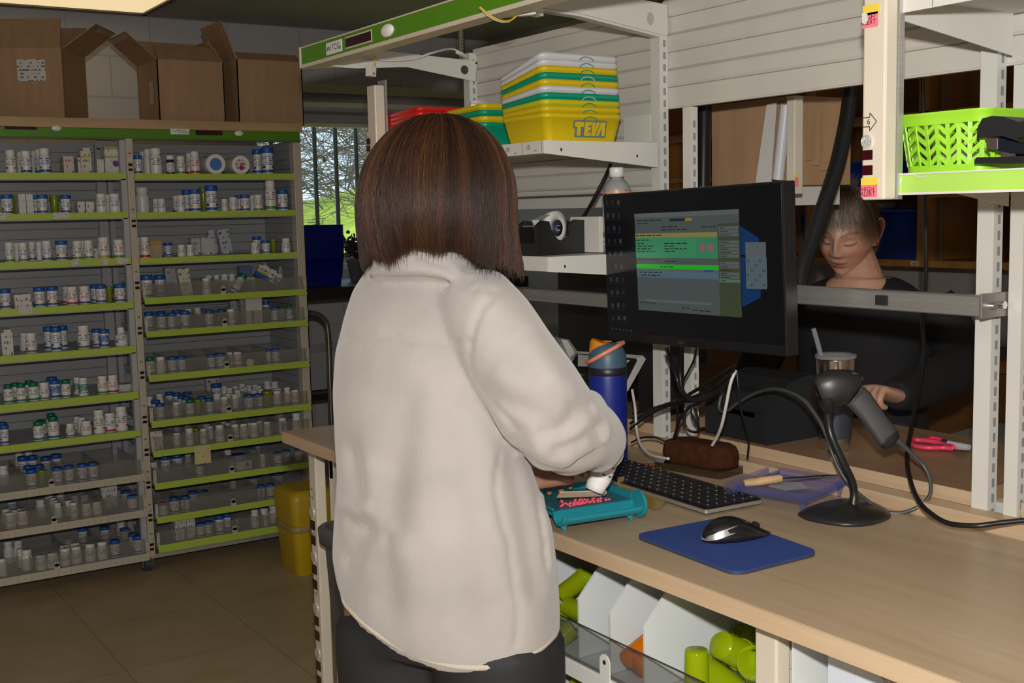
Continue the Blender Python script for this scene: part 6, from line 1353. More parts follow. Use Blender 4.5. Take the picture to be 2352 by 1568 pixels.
# ================================================================== cardboard boxes on top of the shelving
def card_mat(name, c):
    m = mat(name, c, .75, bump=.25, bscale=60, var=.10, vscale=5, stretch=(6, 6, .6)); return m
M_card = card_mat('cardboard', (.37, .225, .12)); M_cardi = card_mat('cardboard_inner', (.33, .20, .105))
zbx = zw+.0045
def open_box(label, C, aR, wR, aL, wL, h, flaps, lab=None):
    """C: the corner nearest the camera; aR/aL: headings of the two near walls (radians from +X)"""
    t = thing('cardboard_box', label, 'box', (C[0], C[1], zbx), group='cardboard boxes on the shelving')
    eR = Vector((math.cos(aR), math.sin(aR), 0)); eL = Vector((math.cos(aL), math.sin(aL), 0)); up = Vector((0, 0, 1)); O = Vector((C[0], C[1], zbx))
    def wall(b, p, e, w, inward):
        n = inward*.004; P = [p, p+e*w, p+e*w+up*h, p+up*h]; b.add(P+[q+n for q in P], [(0,1,2,3),(7,6,5,4),(0,4,5,1),(1,5,6,2),(2,6,7,3),(3,7,4,0)])
    b = MB(); wall(b, O, eR, wR, eL); wall(b, O, eL, wL, eR); wall(b, O+eL*wL, eR, wR, -eL); wall(b, O+eR*wR, eL, wL, -eR)
    P = [O, O+eR*wR, O+eR*wR+eL*wL, O+eL*wL]; b.add(P+[p+up*.004 for p in P], [(0,3,2,1),(4,5,6,7)])
    b.build('box_walls', M_card, t)
    E = {'R': (O, eR, wR, -eL), 'L': (O, eL, wL, -eR), 'r': (O+eL*wL, eR, wR, eL), 'l': (O+eR*wR, eL, wL, eR)}   # R/L near walls, r/l the walls opposite
    for (k, ln, ang, tape) in flaps:
        p, e, w, out = E[k]; d = (out*math.sin(ang)+up*math.cos(ang)); n = e.cross(d).normalized()*.0035
        p0 = p+up*h+e*.006; ww = w-.012
        P = [p0, p0+e*ww, p0+e*(ww-.004)+d*ln, p0+e*.004+d*ln]
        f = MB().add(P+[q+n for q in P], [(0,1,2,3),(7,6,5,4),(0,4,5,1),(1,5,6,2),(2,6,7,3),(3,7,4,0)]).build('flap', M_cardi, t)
        if tape:
            a0, a1 = tape; Q = [p0+e*ww*a0+d*ln*.82, p0+e*ww*a1+d*ln*.82, p0+e*ww*a1+d*ln*.97, p0+e*ww*a0+d*ln*.97]
            for s in (-.0006, .0042): MB().add([q+n.normalized()*s for q in Q], [(0,1,2,3)]).build('tape_strip', mat('tape_tan', (.36, .29, .22), .3), f)
    # packing tape down the seam
    s = O+eR*wR*.62-eL*.0006 if wR > .2 else O+eL*wL*.3-eR*.0006
    return t, O, eR, eL
def tri(px, py, y): return pY(px, py, y)
h1 = pY(147, 110, 4.72).z-zbx
C1 = pY(147, 200, 4.72)
t, O, eR, eL = open_box('large open cardboard box with a white shipping label, farthest from the window', (C1.x, C1.y), math.radians(58), .26, math.radians(151), .46, h1, [('L', .12, -.30, None), ('R', .155, .95, (.25, .98)), ('r', .13, .2, None), ('l', .14, .5, None)])
# shipping label on the left wall of the first box
nL = Vector((eL.y, -eL.x, 0)); nL = nL if nL.dot(CAM-O) > 0 else -nL
lc = pT(72, 161, 1.0)-CAM; tt = (O-CAM).dot(nL)/lc.dot(nL); lp = CAM+lc*tt+nL*.0012
P = [lp+eL*s*.052+Vector((0, 0, 1))*v*.040 for s, v in ((1, -1), (-1, -1), (-1, 1), (1, 1))]
MB().add(P, [(0, 1, 2, 3)]).build('shipping_label', mat_text('ship_label', (.58, .56, .53), (.12, .11, .11), 480, 240, .53), t)
C2 = pY(363, 200, 4.66); C2r = pY(515, 200, 4.66)
t, O, eR, eL = open_box('middle open cardboard box with spread flaps on the shelving', (C2.x, C2.y), 0, C2r.x-C2.x, PI/2, .27, pY(363, 136, 4.66).z-zbx, [('R', .085, -.75, None), ('L', .15, .85, (.1, .98)), ('r', .11, .25, None), ('l', .10, -.6, None)])
a, c = pX(342, 188, C2.x-.001), pX(353, 238, C2.x-.001)
MB().add([(C2.x-.0008, a.y, c.z), (C2.x-.0008, c.y, c.z), (C2.x-.0008, c.y, a.z), (C2.x-.0008, a.y, a.z)], [(0, 1, 2, 3)]).build('side_label', mat('side_label', (.46, .40, .33), .5), t)
C3 = pY(546, 200, 4.655); C3r = pY(697, 200, 4.655)
t, O, eR, eL = open_box('open cardboard box with one upright flap, nearest the window', (C3.x, C3.y), 0, C3r.x-C3.x-.004, PI/2, .27, pY(546, 136, 4.655).z-zbx, [('R', .05, -.9, None), ('L', .16, .35, None), ('r', .03, -.5, None)])
# ================================================================== by the window
wt = thing('side_table', 'black-topped table under the window carrying the blue bins', 'table', (2.2, 5.1, 0))
ztb = pY(740, 657, 5.25).z
MB().box((2.15, 5.12, ztb-.055), (3.45, 5.84, ztb)).build('table_top', M_black, wt, bevel=.003)
MB().box((2.18, 5.2, .52), (3.4, 5.8, .55)).build('lower_shelf', M_black, wt)
for x, y in ((2.18, 5.15), (3.38, 5.15), (2.18, 5.78), (3.38, 5.78)): MB().box((x, y, 0), (x+.04, y+.04, ztb-.055)).build('leg', M_black, wt)
xr = pY(790, 520, 5.2).x; Hs = pY(740, 517, 5.2).z-ztb
stack('B'*14, xr-.15, 5.2, ztb+.0005, .30, .30, Hs-13*.0112, .0112, 0.0, 'blue bin stack before the window', handles=False, group='blue nested bins')
M_pl = mat('leaf_purple', (.030, .012, .022), .6); M_pot = mat('pot_grey', (.16, .16, .17), .6)
pp0 = pY(815, 625, 5.5); pl_ = thing('potted_plant', 'dark purple-leaved plant in a grey pot on the window table', 'plant', (pp0.x, 5.5, ztb))
MB().lathe([(.05, 0), (.065, .10), (.07, .105), (.07, .115), (.06, .115), (.055, .09), (0, .09)], 20, Matrix.Translation((pp0.x+.03, 5.5, ztb))).build('pot', M_pot, pl_)
b = MB(); rp = random.Random(3); sb_ = MB()
for k in range(14):
    a = rp.uniform(0, 2*PI); L = rp.uniform(.10, .21); base = Vector((pp0.x+.03, 5.5, ztb+.09)); tip = base+Vector((math.cos(a)*L*.75-.03, math.sin(a)*L*.6, L*.75))
    sb_.tube([base, base.lerp(tip, .5)+Vector((0, 0, .02)), tip], .0025, n=5)
    for j in range(7):
        q = base.lerp(tip, .35+.65*j/6)+Vector((rp.uniform(-.03, .03), rp.uniform(-.03, .03), rp.uniform(-.01, .03))); s = rp.uniform(.013, .024); u = Vector((rp.uniform(-1, 1), rp.uniform(-1, 1), rp.uniform(-.5, .5))).normalized(); v = u.orthogonal().normalized()
        n3 = u.cross(v)*.0008
        b.add([q+u*s*math.cos(t)+v*s*.7*math.sin(t)+n3*4*math.cos(2*t) for t in [2*PI*i/8 for i in range(8)]], [tuple(range(8))])
b.build('leaves', M_pl, pl_); sb_.build('stems', M_pl, pl_)
p = pY(862, 605, 5.45); og = thing('orange_tub', 'orange tub half hidden by the hair on the window table', 'tub', (p.x+.03, 5.45, ztb)); MB().lathe([(.05, 0), (.058, .09), (.06, .12), (.05, .13), (0, .13)], 20, Matrix.Translation((p.x+.03, 5.36, ztb))).build('tub_body', mat('tub_orange', (.45, .07, .01), .5), og)
for i, (x0_, x1_, y_, z0, z1, lb) in enumerate(((2.22, 2.62, 5.3, .5505, .74, 'pale grey crate on the lower shelf of the window table'), (2.70, 3.2, 5.3, .5505, .80, 'second pale crate on the lower shelf of the window table'))):
    cr = thing('storage_crate', lb, 'crate', ((x0_+x1_)/2, y_, z0)); MB().box((x0_, y_, z0), (x1_, y_+.35, z0+.004)).box((x0_, y_, z0), (x1_, y_+.004, z1)).box((x0_, y_+.346, z0), (x1_, y_+.35, z1)).box((x0_, y_, z0), (x0_+.004, y_+.35, z1)).box((x1_-.004, y_, z0), (x1_, y_+.35, z1)).build('crate_shell', mat('crate_grey', (.35, .35, .36), .5), cr); MB().box((x0_-.006, y_-.006, z1-.012), (x1_+.006, y_, z1)).build('rim', mat('crate_grey', (.35, .35, .36), .5), cr)
ht = thing('hand_truck', 'chrome bent-tube hand truck standing beside the shelving unit', 'hand truck', (2.30, 5.05, 0))
ptop = pY(712, 712, 5.03); pm_ = pY(744, 760, 5.03)
xa = pm_.x+.02; zt_h = pY(735, 718, 5.03).z
MB().tube([(xa, 5.03, .03), (xa, 5.03, .6), (xa, 5.03, zt_h-.10), (xa-.02, 5.03, zt_h-.03), (xa-.075, 5.03, zt_h), (xa-.14, 5.03, zt_h), (xa-.20, 5.03, zt_h-.03), (xa-.22, 5.03, zt_h-.10), (xa-.22, 5.03, .6), (xa-.22, 5.03, .03)], .0135, n=14).build('tube_frame', mat('tube_steel', (.42, .38, .32), .25, .9), ht)
MB().tube([(xa-.085, 5.03, zt_h), (xa-.135, 5.03, zt_h)], .0165, n=14, k=0).build('grip', mat('grip_blue', (.02, .04, .12), .5), ht)
MB().box((xa-.25, 4.99, 0), (xa+.03, 5.10, .012)).build('toe_plate', M_black, ht)
for x in (xa-.24, xa+.02): MB().cyl((x-.015, 5.03, .075), (x+.015, 5.03, .075), .075, n=24).build('wheel', M_black, ht)
# yellow sharps container and grey bin
sh = thing('sharps_container', 'yellow lidded sharps container on the floor behind the bench end', 'container', (1.95, 4.3, 0))
z1 = pY(690, 1132, 4.2).z; cxs = pY(684, 1200, 4.2).x+.12
Rr_ = lambda s, z: [(cxs+x*s, 4.31+y*s, z) for x, y in rrect(.26, .20, .03)]
MB().loft([Rr_(.90, 0), Rr_(.92, .004), Rr_(1.0, z1*.52)]).build('tub', mat('sharps_yellow', (.55, .36, .01), .4), sh); MB().loft([Rr_(1.04, z1*.52), Rr_(1.06, z1*.53), Rr_(1.06, z1*.58), Rr_(1.04, z1*.59)]).build('rim_band', mat('sharps_band', (.36, .28, .10), .5), sh)
MB().loft([Rr_(1.0, z1*.59), Rr_(1.07, z1*.90), Rr_(1.02, z1*.97), Rr_(.85, z1)]).build('lid', mat('sharps_lid', (.50, .34, .012), .4), sh)
tb = thing('waste_bin', 'dark grey plastic waste bin under the end of the bench', 'bin', (1.2, 2.15, 0))
zt3 = .715
M_tb = mat('bin_charcoal', (.085, .085, .09), .5, var=.1)
Rr2 = lambda s, z: [(1.195+x*s, 2.18+y*s, z) for x, y in rrect(.34, .42, .04)]
MB().loft([Rr2(.80, 0), Rr2(.81, .005), Rr2(.965, zt3-.03), Rr2(.965, zt3), Rr2(.93, zt3), Rr2(.93, zt3-.03), Rr2(.77, .01)]).build('tub', M_tb, tb)
MB().loft([Rr2(.967, zt3-.035), Rr2(1.02, zt3-.033), Rr2(1.03, zt3), Rr2(1.0, zt3+.006), Rr2(.95, zt3+.006), Rr2(.94, zt3-.003)], caps=False).build('rim', M_tb, tb)
# ================================================================== beyond the rear bench
M_dw1 = mat_wood('dark_cabinet', (.13, .055, .015), (.19, .085, .025), (2, 2, 12), .45); M_dw2 = mat_wood('orange_cabinet', (.20, .085, .015), (.28, .13, .03), (8, 8, 1.0), .4)
cb_ = thing('wall_cabinet', 'open dark wood cabinets behind the second person holding blue bins', 'cabinet', (3.3, 2.4, 1.2))
xc0, xc1 = 3.2, 3.6; zc0 = 1.215
yd_ = [.9, pX(2118, 520, xc0).y, pX(1872, 520, xc0).y+.02, 3.75]
MB().box((xc1, .9, zc0), (xc1+.02, 3.75, 2.25)).build('back_board', M_dw1, cb_)
MB().box((xc0, .9, zc0-.022), (xc1, 3.75, zc0)).build('shelf_board', M_dw2, cb_)
MB().box((xc0+.01, .9, 1.415), (xc1, yd_[1], 1.433)).build('shelf_board', M_dw2, cb_); MB().box((xc0, yd_[1], 1.43), (xc1, yd_[2], 1.447)).build('shelf_board', M_dw2, cb_); MB().box((xc0, yd_[2], 1.50), (xc1, 3.75, 1.518)).build('shelf_board', M_dw2, cb_)
MB().box((xc0, .9, 1.66), (xc1, 3.75, 1.69)).build('shelf_board', M_dw2, cb_)
for y in yd_: MB().box((xc0, y-.02, zc0), (xc1, y+.02, 2.25)).build('divider', M_dw2, cb_)
for y in (yd_[2]+.05, yd_[1]-.05, yd_[1]-.3): MB().box((xc0+.03, y-.006, zc0), (xc0+.034, y+.006, 2.2)).build('pilaster', mat('pilaster', (.10, .085, .06), .5), cb_)
MB().box((3.3, .9, .86), (3.8, 3.75, .90)).build('lower_counter', M_dw1, cb_); MB().box((3.4, .9, 0), (3.8, 3.75, .86)).build('lower_cupboard', M_dw1, cb_)
text_mb('EPREX', .028, lambda u, v, d: (xc0-.0006, pX(2102, 597, xc0).y-u, zc0-.011+v)).build('shelf_tag', mat('tag_pale', (.42, .38, .34), .6), cb_) if False else None
MB().box((xc0-.0012, pX(2110, 597, xc0).y, zc0-.018), (xc0, pX(2092, 597, xc0).y, zc0-.004)).build('shelf_tag', mat_text('shelf_tag', (.36, .30, .24), (.1, .08, .06), 500, 300, .5), cb_)
def blue_bin(label, px0, px1, ytop, x=3.23, zb_=None, dep=.30):
    y1_, y0_ = pX(px0, 560, x).y, pX(px1, 560, x).y; zt_b = pX((px0+px1)/2, ytop, x).z; zb_ = zb_ or zc0
    t = thing('blue_tote', label, 'tote', (x, (y0_+y1_)/2, zb_), group='blue totes in the wall cabinet'); w, h = y1_-y0_, zt_b-zb_
    b = bin_shell(w, dep, h, taper=.88, r=.02, rim=.006, t=.003); b.xf(Matrix.Translation((x+dep/2+.01, (y0_+y1_)/2, zb_+.001)) @ Matrix.Rotation(PI/2, 4, 'Z')); b.build('tote_shell', mat('tote_blue', (.006, .030, .23), .4), t); return t
blue_bin('blue tote in the cabinet beside the black ribbed hose', 1828, 1905, 490)
blue_bin('large blue tote in the cabinet behind the head of the second person', 1955, 2112, 482)
blue_bin('blue tote on the upper cabinet shelf above the second person', 1895, 1990, 372, zb_=1.448)
for i, (px, py, s, lb) in enumerate(((1942, 400, .035, 'crumpled grey paper on the upper blue tote'), (2030, 470, .04, 'white cloth bundle on top of the large blue tote'))):
    p = pX(px, py, 3.33); o = MB().sphere((p.x, p.y, p.z), (s, s*1.2, s*.6), 14, 9); o.v = [tuple(Vector(v)+noise.noise_vector(Vector(v)*30)*s*.3) for v in o.v]; tag(o.build('crumpled_paper', mat('paper_dim', (.30, .28, .26), .8)), lb, 'paper')
# lower wall tile behind: pale splash panel, a dark monitor back, papers
sp_ = MB().box((3.62, .9, .90), (3.64, 3.75, zc0-.022)); sp_ = struct('wall_right_splash', sp_, mat('splash_grey', (.30, .27, .25), .6))
MB().box((3.615, pX(2115, 640, 3.62).y-.006, .90), (3.62, pX(2115, 640, 3.62).y+.006, zc0-.022)).build('seam_strip', mat('seam_brown', (.2, .17, .15), .6), sp_)
rc = thing('rear_counter', 'dark wood counter and drawers behind the second person', 'counter', (2.9, 1.4, 0))
MB().box((2.75, .7, .68), (3.30, 2.05, .71)).build('counter_top', M_dw1, rc); MB().box((2.80, .72, 0), (3.28, 2.05, .68)).build('cupboard', M_dw1, rc); MB().box((2.786, .9, .35), (2.80, 1.25, .64)).build('drawer_front', M_dw2, rc); MB().box((2.786, 1.28, .35), (2.80, 1.62, .64)).build('drawer_front', M_dw2, rc)
p = pX(2190, 915, 2.80); 
for i in range(3): tag(MB().obox((2.98, p.y-.02*i, .7115+.012*i), (.30, .22, .010), rotm(0, 0, .12*i-.1)).build('paper_stack', mat('paper_grey', (.36, .36, .37), .7)), ['lowest of the loose papers on the dark counter', 'middle of the loose papers on the dark counter', 'topmost of the loose papers on the dark counter'][i], 'papers', 'loose papers')
mb_ = thing('monitor', 'black monitor back standing beyond the rear bench in the shadow', 'monitor', (2.35, 1.28, .9555))
MB().box((3.0, .95, .93), (3.03, 1.50, 1.17)).build('casing', M_mb, mb_, bevel=.004); MB().box((2.98, 1.15, .71), (3.06, 1.25, .93)).build('stand', M_mb, mb_)
m2_ = thing('monitor', 'black monitor back behind the tape dispenser shelf on the rear bench', 'monitor', (1.80, 2.25, .9555))
MB().box((1.76, 1.95, 1.04), (1.79, 2.48, 1.30)).build('casing', M_mb, m2_, bevel=.004); MB().box((1.77, 2.18, .962), (1.80, 2.26, 1.10)).box((1.70, 2.12, .9555), (1.88, 2.32, .962)).build('stand', M_mb, m2_)
gb_ = thing('green_box', 'dark green box in the shadow behind the monitor', 'box', (1.66, 1.95, .9555)); MB().box((1.64, 1.92, 1.12), (1.74, 2.02, 1.205)).build('box_body', mat('green_dark', (.010, .055, .010), .6), gb_); MB().box((1.645, 1.925, .9555), (1.735, 2.015, 1.12)).build('box_stand', M_black, gb_)
# things hung on the rear side of the posts
b2 = thing('rear_shelf', 'white shelf on the rear side of the posts under the yellow bins', 'shelf', (1.66, 2.2, 1.42))
MB().box((1.655, 1.90, 1.405), (1.658, 2.56, 1.437)).box((1.658, 1.90, 1.432), (1.95, 2.56, 1.437)).box((1.655, 1.898, 1.400), (1.95, 1.901, 1.437)).build('shelf_tray', M_frame, b2)
b3 = thing('rear_shelf', 'white shelf on the rear side holding a brown carton by the hose', 'shelf', (1.7, 1.6, 1.44))
MB().box((1.70, 1.745, 1.435), (1.98, 1.96, 1.44)).box((1.70, 1.742, 1.40), (1.98, 1.745, 1.44)).box((1.70, 1.745, 1.40), (1.703, 1.96, 1.44)).build('shelf_tray', M_frame, b3)
p0_, p1_ = pX(1632, 385, 1.74), pX(1850, 395, 1.74)
MB().prism([(1.585, 1.42), (1.70, 1.40), (1.70, 1.44), (1.585, 1.44)], lambda u, v: (u, 1.745, v), (0, .003, 0)).build('side_bracket', M_frame, b3)
cbx2 = thing('cardboard_box', 'brown carton standing on the rear shelf beyond the ribbed hose', 'box', (1.85, 1.7, 1.44))
ya_, yb_b = pX(1634, 300, 1.80).y, pX(1815, 300, 1.80).y
MB().box((1.80, yb_b-.01, 1.4405), (1.97, ya_, 1.62)).build('box_body', M_card, cbx2, bevel=.002)
for i in range(4): MB().box((1.81+.02*i, yb_b-.016-.004*i, 1.50-.01*i), (1.82+.02*i, yb_b-.010, 1.60)).build('torn_edge', M_card, cbx2)
wb2 = MB().prism([(pX(1765, 240, 1.78).y, 1.605), (pX(1785, 240, 1.78).y, 1.607), (pX(1772, 410, 1.78).y, 1.44), (pX(1738, 410, 1.78).y, 1.44)], lambda u, v: (1.775, u, v), (.004, 0, 0)).build('side_bracket', M_frame, b3)
q0, q1 = pX(1806, 240, 1.755), pX(1787, 412, 1.755)
TQ = (q1, q0)
ls2 = thing('indicator_strip', 'cream indicator strip with pink sticker behind the monitor corner', 'indicator strip', tuple(pX(1822, 330, 1.75)))
q0, q1 = pX(1832, 238, 1.75), pX(1819, 428, 1.75)
MB().obox((q0+q1)/2, (.024, .022, (q0-q1).length+.03), rotm(-.0, 0, 0)).build('strip_body', M_beige, ls2, bevel=.002); MB().cyl(TQ[0], TQ[1], .012, n=18).build('backing_tube', mat('tube_white', (.50, .51, .53), .4), ls2); MB().box((1.752, min(q0.y, TQ[0].y), 1.437), (1.76, 1.76, 1.442)).box((1.70, 1.745, 1.437), (1.76, 1.76, 1.44)).build('mount_arm', M_frame, ls2)
qq = pX(1826, 418, 1.737); MB().obox((qq.x, qq.y-.004, qq.z), (.002, .008, .016)).build('sticker', M_pink, ls2); MB().obox((qq.x, qq.y-.004, qq.z+.012), (.002, .008, .007)).build('sticker', M_yelst, ls2)
def hose(label, pts, r):
    P = smooth_path([pT(*p) for p in pts], 40); L = 0; b = MB(); x, y, _ = frame_to(P[1]-P[0]); rings = []; n = 16; acc = 0; step = .0021
    # resample evenly, then alternate the radius
    S_ = [P[0]]; carry = 0
    for i in range(1, len(P)):
        seg = P[i]-P[i-1]; l = seg.length; t = step-carry
        while t <= l: S_.append(P[i-1]+seg*(t/l)); t += step
        carry = l-(t-step)
    for i, p in enumerate(S_):
        T = (S_[min(i+1, len(S_)-1)]-S_[max(i-1, 0)]).normalized(); x = (x-T*x.dot(T)).normalized(); y = T.cross(x); rr_ = r*(1.0 if (i//1) % 2 else .90)
        rings.append([p+(x*math.cos(2*PI*k/n)+y*math.sin(2*PI*k/n))*rr_ for k in range(n)])
    b.loft(rings); o = b.build('ribbed_hose', mat('hose_black', (.010, .010, .011), .28)); return tag(o, label, 'hose', 'black ribbed hoses')
hose('black ribbed hose hanging straight behind the monitor next to the brown carton', [(1617, 225, 2.52), (1617, 300, 2.52), (1616, 380, 2.52), (1615, 440, 2.52)], .0158)
hose('black ribbed hose bending down in front of the second person', [(1958, 150, 2.30), (1955, 200, 2.30), (1944, 280, 2.29), (1922, 380, 2.28), (1893, 470, 2.27), (1866, 550, 2.26), (1845, 610, 2.25), (1835, 670, 2.24)], .0155)
MB().cyl(pT(1615, 430, 2.52), pT(1561, 900, 2.45), .014, n=12)
# on the rear bench: label printer, tumbler, scissors, marker
zr2 = .9552
lp_ = thing('label_printer', 'black label printer with rounded lid on the rear bench', 'printer', (1.66, 1.62, zr2))
M_lp = mat('printer_black', (.014, .016, .019), .45)
hh = .118; sec = [(1.578, zr2), (1.755, zr2), (1.772, zr2+.012), (1.772, zr2+.07), (1.76, zr2+.10), (1.735, zr2+hh), (1.69, zr2+hh+.004), (1.65, zr2+hh-.002), (1.615, zr2+.098), (1.586, zr2+.094), (1.578, zr2+.085)]
y0_, y1_ = 1.560, 1.725
MB().prism(sec, lambda u, v: (u, y0_, v), (0, y1_-y0_, 0)).build('casing', M_lp, lp_, bevel=.006)
MB().box((1.5765, y0_+.004, zr2+.058), (1.5785, y1_-.004, zr2+.061)).build('lid_seam', M_black, lp_); a, c = pX(1670, 941, 1.577), pX(1733, 953, 1.577)
MB().add([(1.5765, a.y, a.z+.004), (1.5765, c.y, c.z+.004), (1.5765, c.y, c.z-.005), (1.5765, a.y, a.z-.005)], [(0, 1, 2, 3), (3, 2, 1, 0)]).build('white_sticker', M_plas, lp_)
MB().box((1.5762, y0_+.05, zr2+.02), (1.578, y0_+.065, zr2+.034)).box((1.5762, y0_+.10, zr2+.022), (1.578, y0_+.115, zr2+.032)).build('port', M_black, lp_)
p = pY(1848, 938, y0_-.001); MB().box((1.745, y0_-.001, zr2+.052), (1.768, y0_, zr2+.072)).build('orange_tab', mat('tab_orange', (.62, .20, .01), .5), lp_)
tm_ = thing('tumbler', 'slate steel tumbler with a clear straw on the rear bench', 'tumbler', (1.655, 1.462, zr2)); Rm = .0365
MB().lathe([(0, 0), (.027, 0), (.0275, .004), (.0282, .022)], 36).build('steel_foot', M_chrome, tm_, world=False)
MB().lathe([(.0285, .022), (Rm, .138)], 36).build('tumbler_body', mat('tumbler_slate', (.030, .038, .048), .45, bump=.1, bscale=600), tm_, world=False)
MB().lathe([(Rm, .138), (Rm+.0012, .166), (Rm+.0012, .168), (Rm-.002, .168), (Rm-.003, .15)], 36).build('steel_rim', mat('steel_rim', (.55, .47, .38), .15, 1.0), tm_, world=False)
MB().lathe([(0, .164), (Rm-.002, .164), (Rm+.001, .172), (Rm-.001, .175), (Rm-.006, .170), (0, .168)], 36).build('lid', mat_clear('tumbler_lid', (.5, .5, .5), .3, .08), tm_, world=False)
MB().tube([(-.012, .012, .12), (-.020, .018, .175), (-.030, .026, .222)], .0045, n=10, k=3).build('straw', mat_clear('straw_clear', (.55, .55, .58), .25, .05), tm_, world=False)
sc_ = thing('scissors', 'pink-handled scissors lying on the rear bench', 'scissors', tuple(pZ(2150, 1022, zr2)))
def zp_(px, py, k=0.0): p = pZ(px, py, zr2+.006+k); return p
M_sp = mat('scissor_pink', (.80, .05, .12), .35)
for pts, nm in (([(2185, 1030), (2165, 1028), (2130, 1028), (2100, 1023), (2092, 1014), (2104, 1010), (2135, 1013), (2165, 1018), (2185, 1030)], 'handle_loop'), ([(2192, 1027), (2175, 1020), (2155, 1015), (2130, 1010), (2138, 1006), (2160, 1009), (2180, 1015), (2192, 1024)], 'handle_loop')):
    MB().tube([zp_(*p) for p in pts], .0042, n=8).build(nm, M_sp, sc_)
MB().add([zp_(2180, 1024, -.002), zp_(2226, 1032, -.002), zp_(2226, 1034, -.002), zp_(2182, 1031, -.002), zp_(2180, 1024), zp_(2226, 1032), zp_(2226, 1034), zp_(2182, 1031)], [(0,3,2,1),(4,5,6,7),(0,1,5,4),(1,2,6,5),(2,3,7,6),(3,0,4,7)]).build('blade', M_chrome, sc_)
mk_ = thing('marker_pen', 'grey marker pen with dark cap lying beyond the scissors', 'pen', tuple(zp_(2195, 1022)))
MB().cyl(zp_(2178, 1018, .002), zp_(2226, 1027, .002), .0055, n=12).build('barrel', mat('marker_grey', (.42, .43, .46), .4), mk_); MB().cyl(zp_(2166, 1014, .002), zp_(2178, 1018, .002), .0058, n=12).build('cap', mat('marker_navy', (.03, .03, .10), .4), mk_)
# ================================================================== people
def px_of(P):
    P = Vector(P)-CAM; z = P.dot(RF); return (1176+FPX*P.dot(RX)/z, 784+FPX*P.dot(RD)/z, z)
def bake(mb, voxel, smooth=6, fac=.5, name='tmp'):
    """fuse overlapping closed shapes into one skin and return (verts, faces)"""
    o = mb.build(name, M_black, None)
    r = o.modifiers.new('r', 'REMESH'); r.mode = 'VOXEL'; r.voxel_size = voxel; r.use_smooth_shade = True
    s = o.modifiers.new('s', 'SMOOTH'); s.factor = fac; s.iterations = smooth
    dg = bpy.context.evaluated_depsgraph_get(); me = bpy.data.meshes.new_from_object(o.evaluated_get(dg))
    n = len(me.vertices); co = np.empty(n*3); me.vertices.foreach_get('co', co); no = np.empty(n*3); me.vertices.foreach_get('normal', no)
    fs = [tuple(p.vertices) for p in me.polygons]
    m0 = o.data; bpy.data.objects.remove(o); bpy.data.meshes.remove(me); bpy.data.meshes.remove(m0)
    return co.reshape(-1, 3), no.reshape(-1, 3), fs
_RX, _RD, _RF = (np.array(v) for v in (RX, RD, RF)); _CAM = np.array(CAM)
def proj_np(co):
    q = co-_CAM; z = q@_RF; return np.stack([1176+FPX*(q@_RX)/z, 784+FPX*(q@_RD)/z, z], 1)
def seg_dist(co, P):
    best = np.full(len(co), 1e9)
    for a, c in zip(P[:-1], P[1:]):
        ab = c-a; t = np.clip(((co-a)@ab)/max(ab@ab, 1e-12), 0, 1); best = np.minimum(best, np.linalg.norm(co-(a+t[:, None]*ab), axis=1))
    return best
def fold(co, no, line, amp, sig):
    """a crease or ridge along a line lying on the cloth; the line is found on the cloth's camera-side surface"""
    pr = proj_np(co); P = []
    L = smooth_path([Vector((x, y, 0)) for x, y in line], 4)
    for v in L:
        d = np.hypot(pr[:, 0]-v.x, pr[:, 1]-v.y); k = np.where(d < 14)[0]
        if len(k): P.append(co[k[np.argmin(pr[k, 2]+d[k]*.0003)]])
    if len(P) < 2: return
    d = seg_dist(co, np.array(P)); t = np.exp(-.5*(d/sig)**2)
    co += no*(amp*t)[:, None]
def mesh_obj(name, co, fs, mats, parent, mi=None, smooth=True):
    b = MB(); b.v = [tuple(v) for v in co]; b.f = fs; b.m = mi or [0]*len(fs); b.sm = [smooth]*len(fs); return b.build(name, mats, parent)
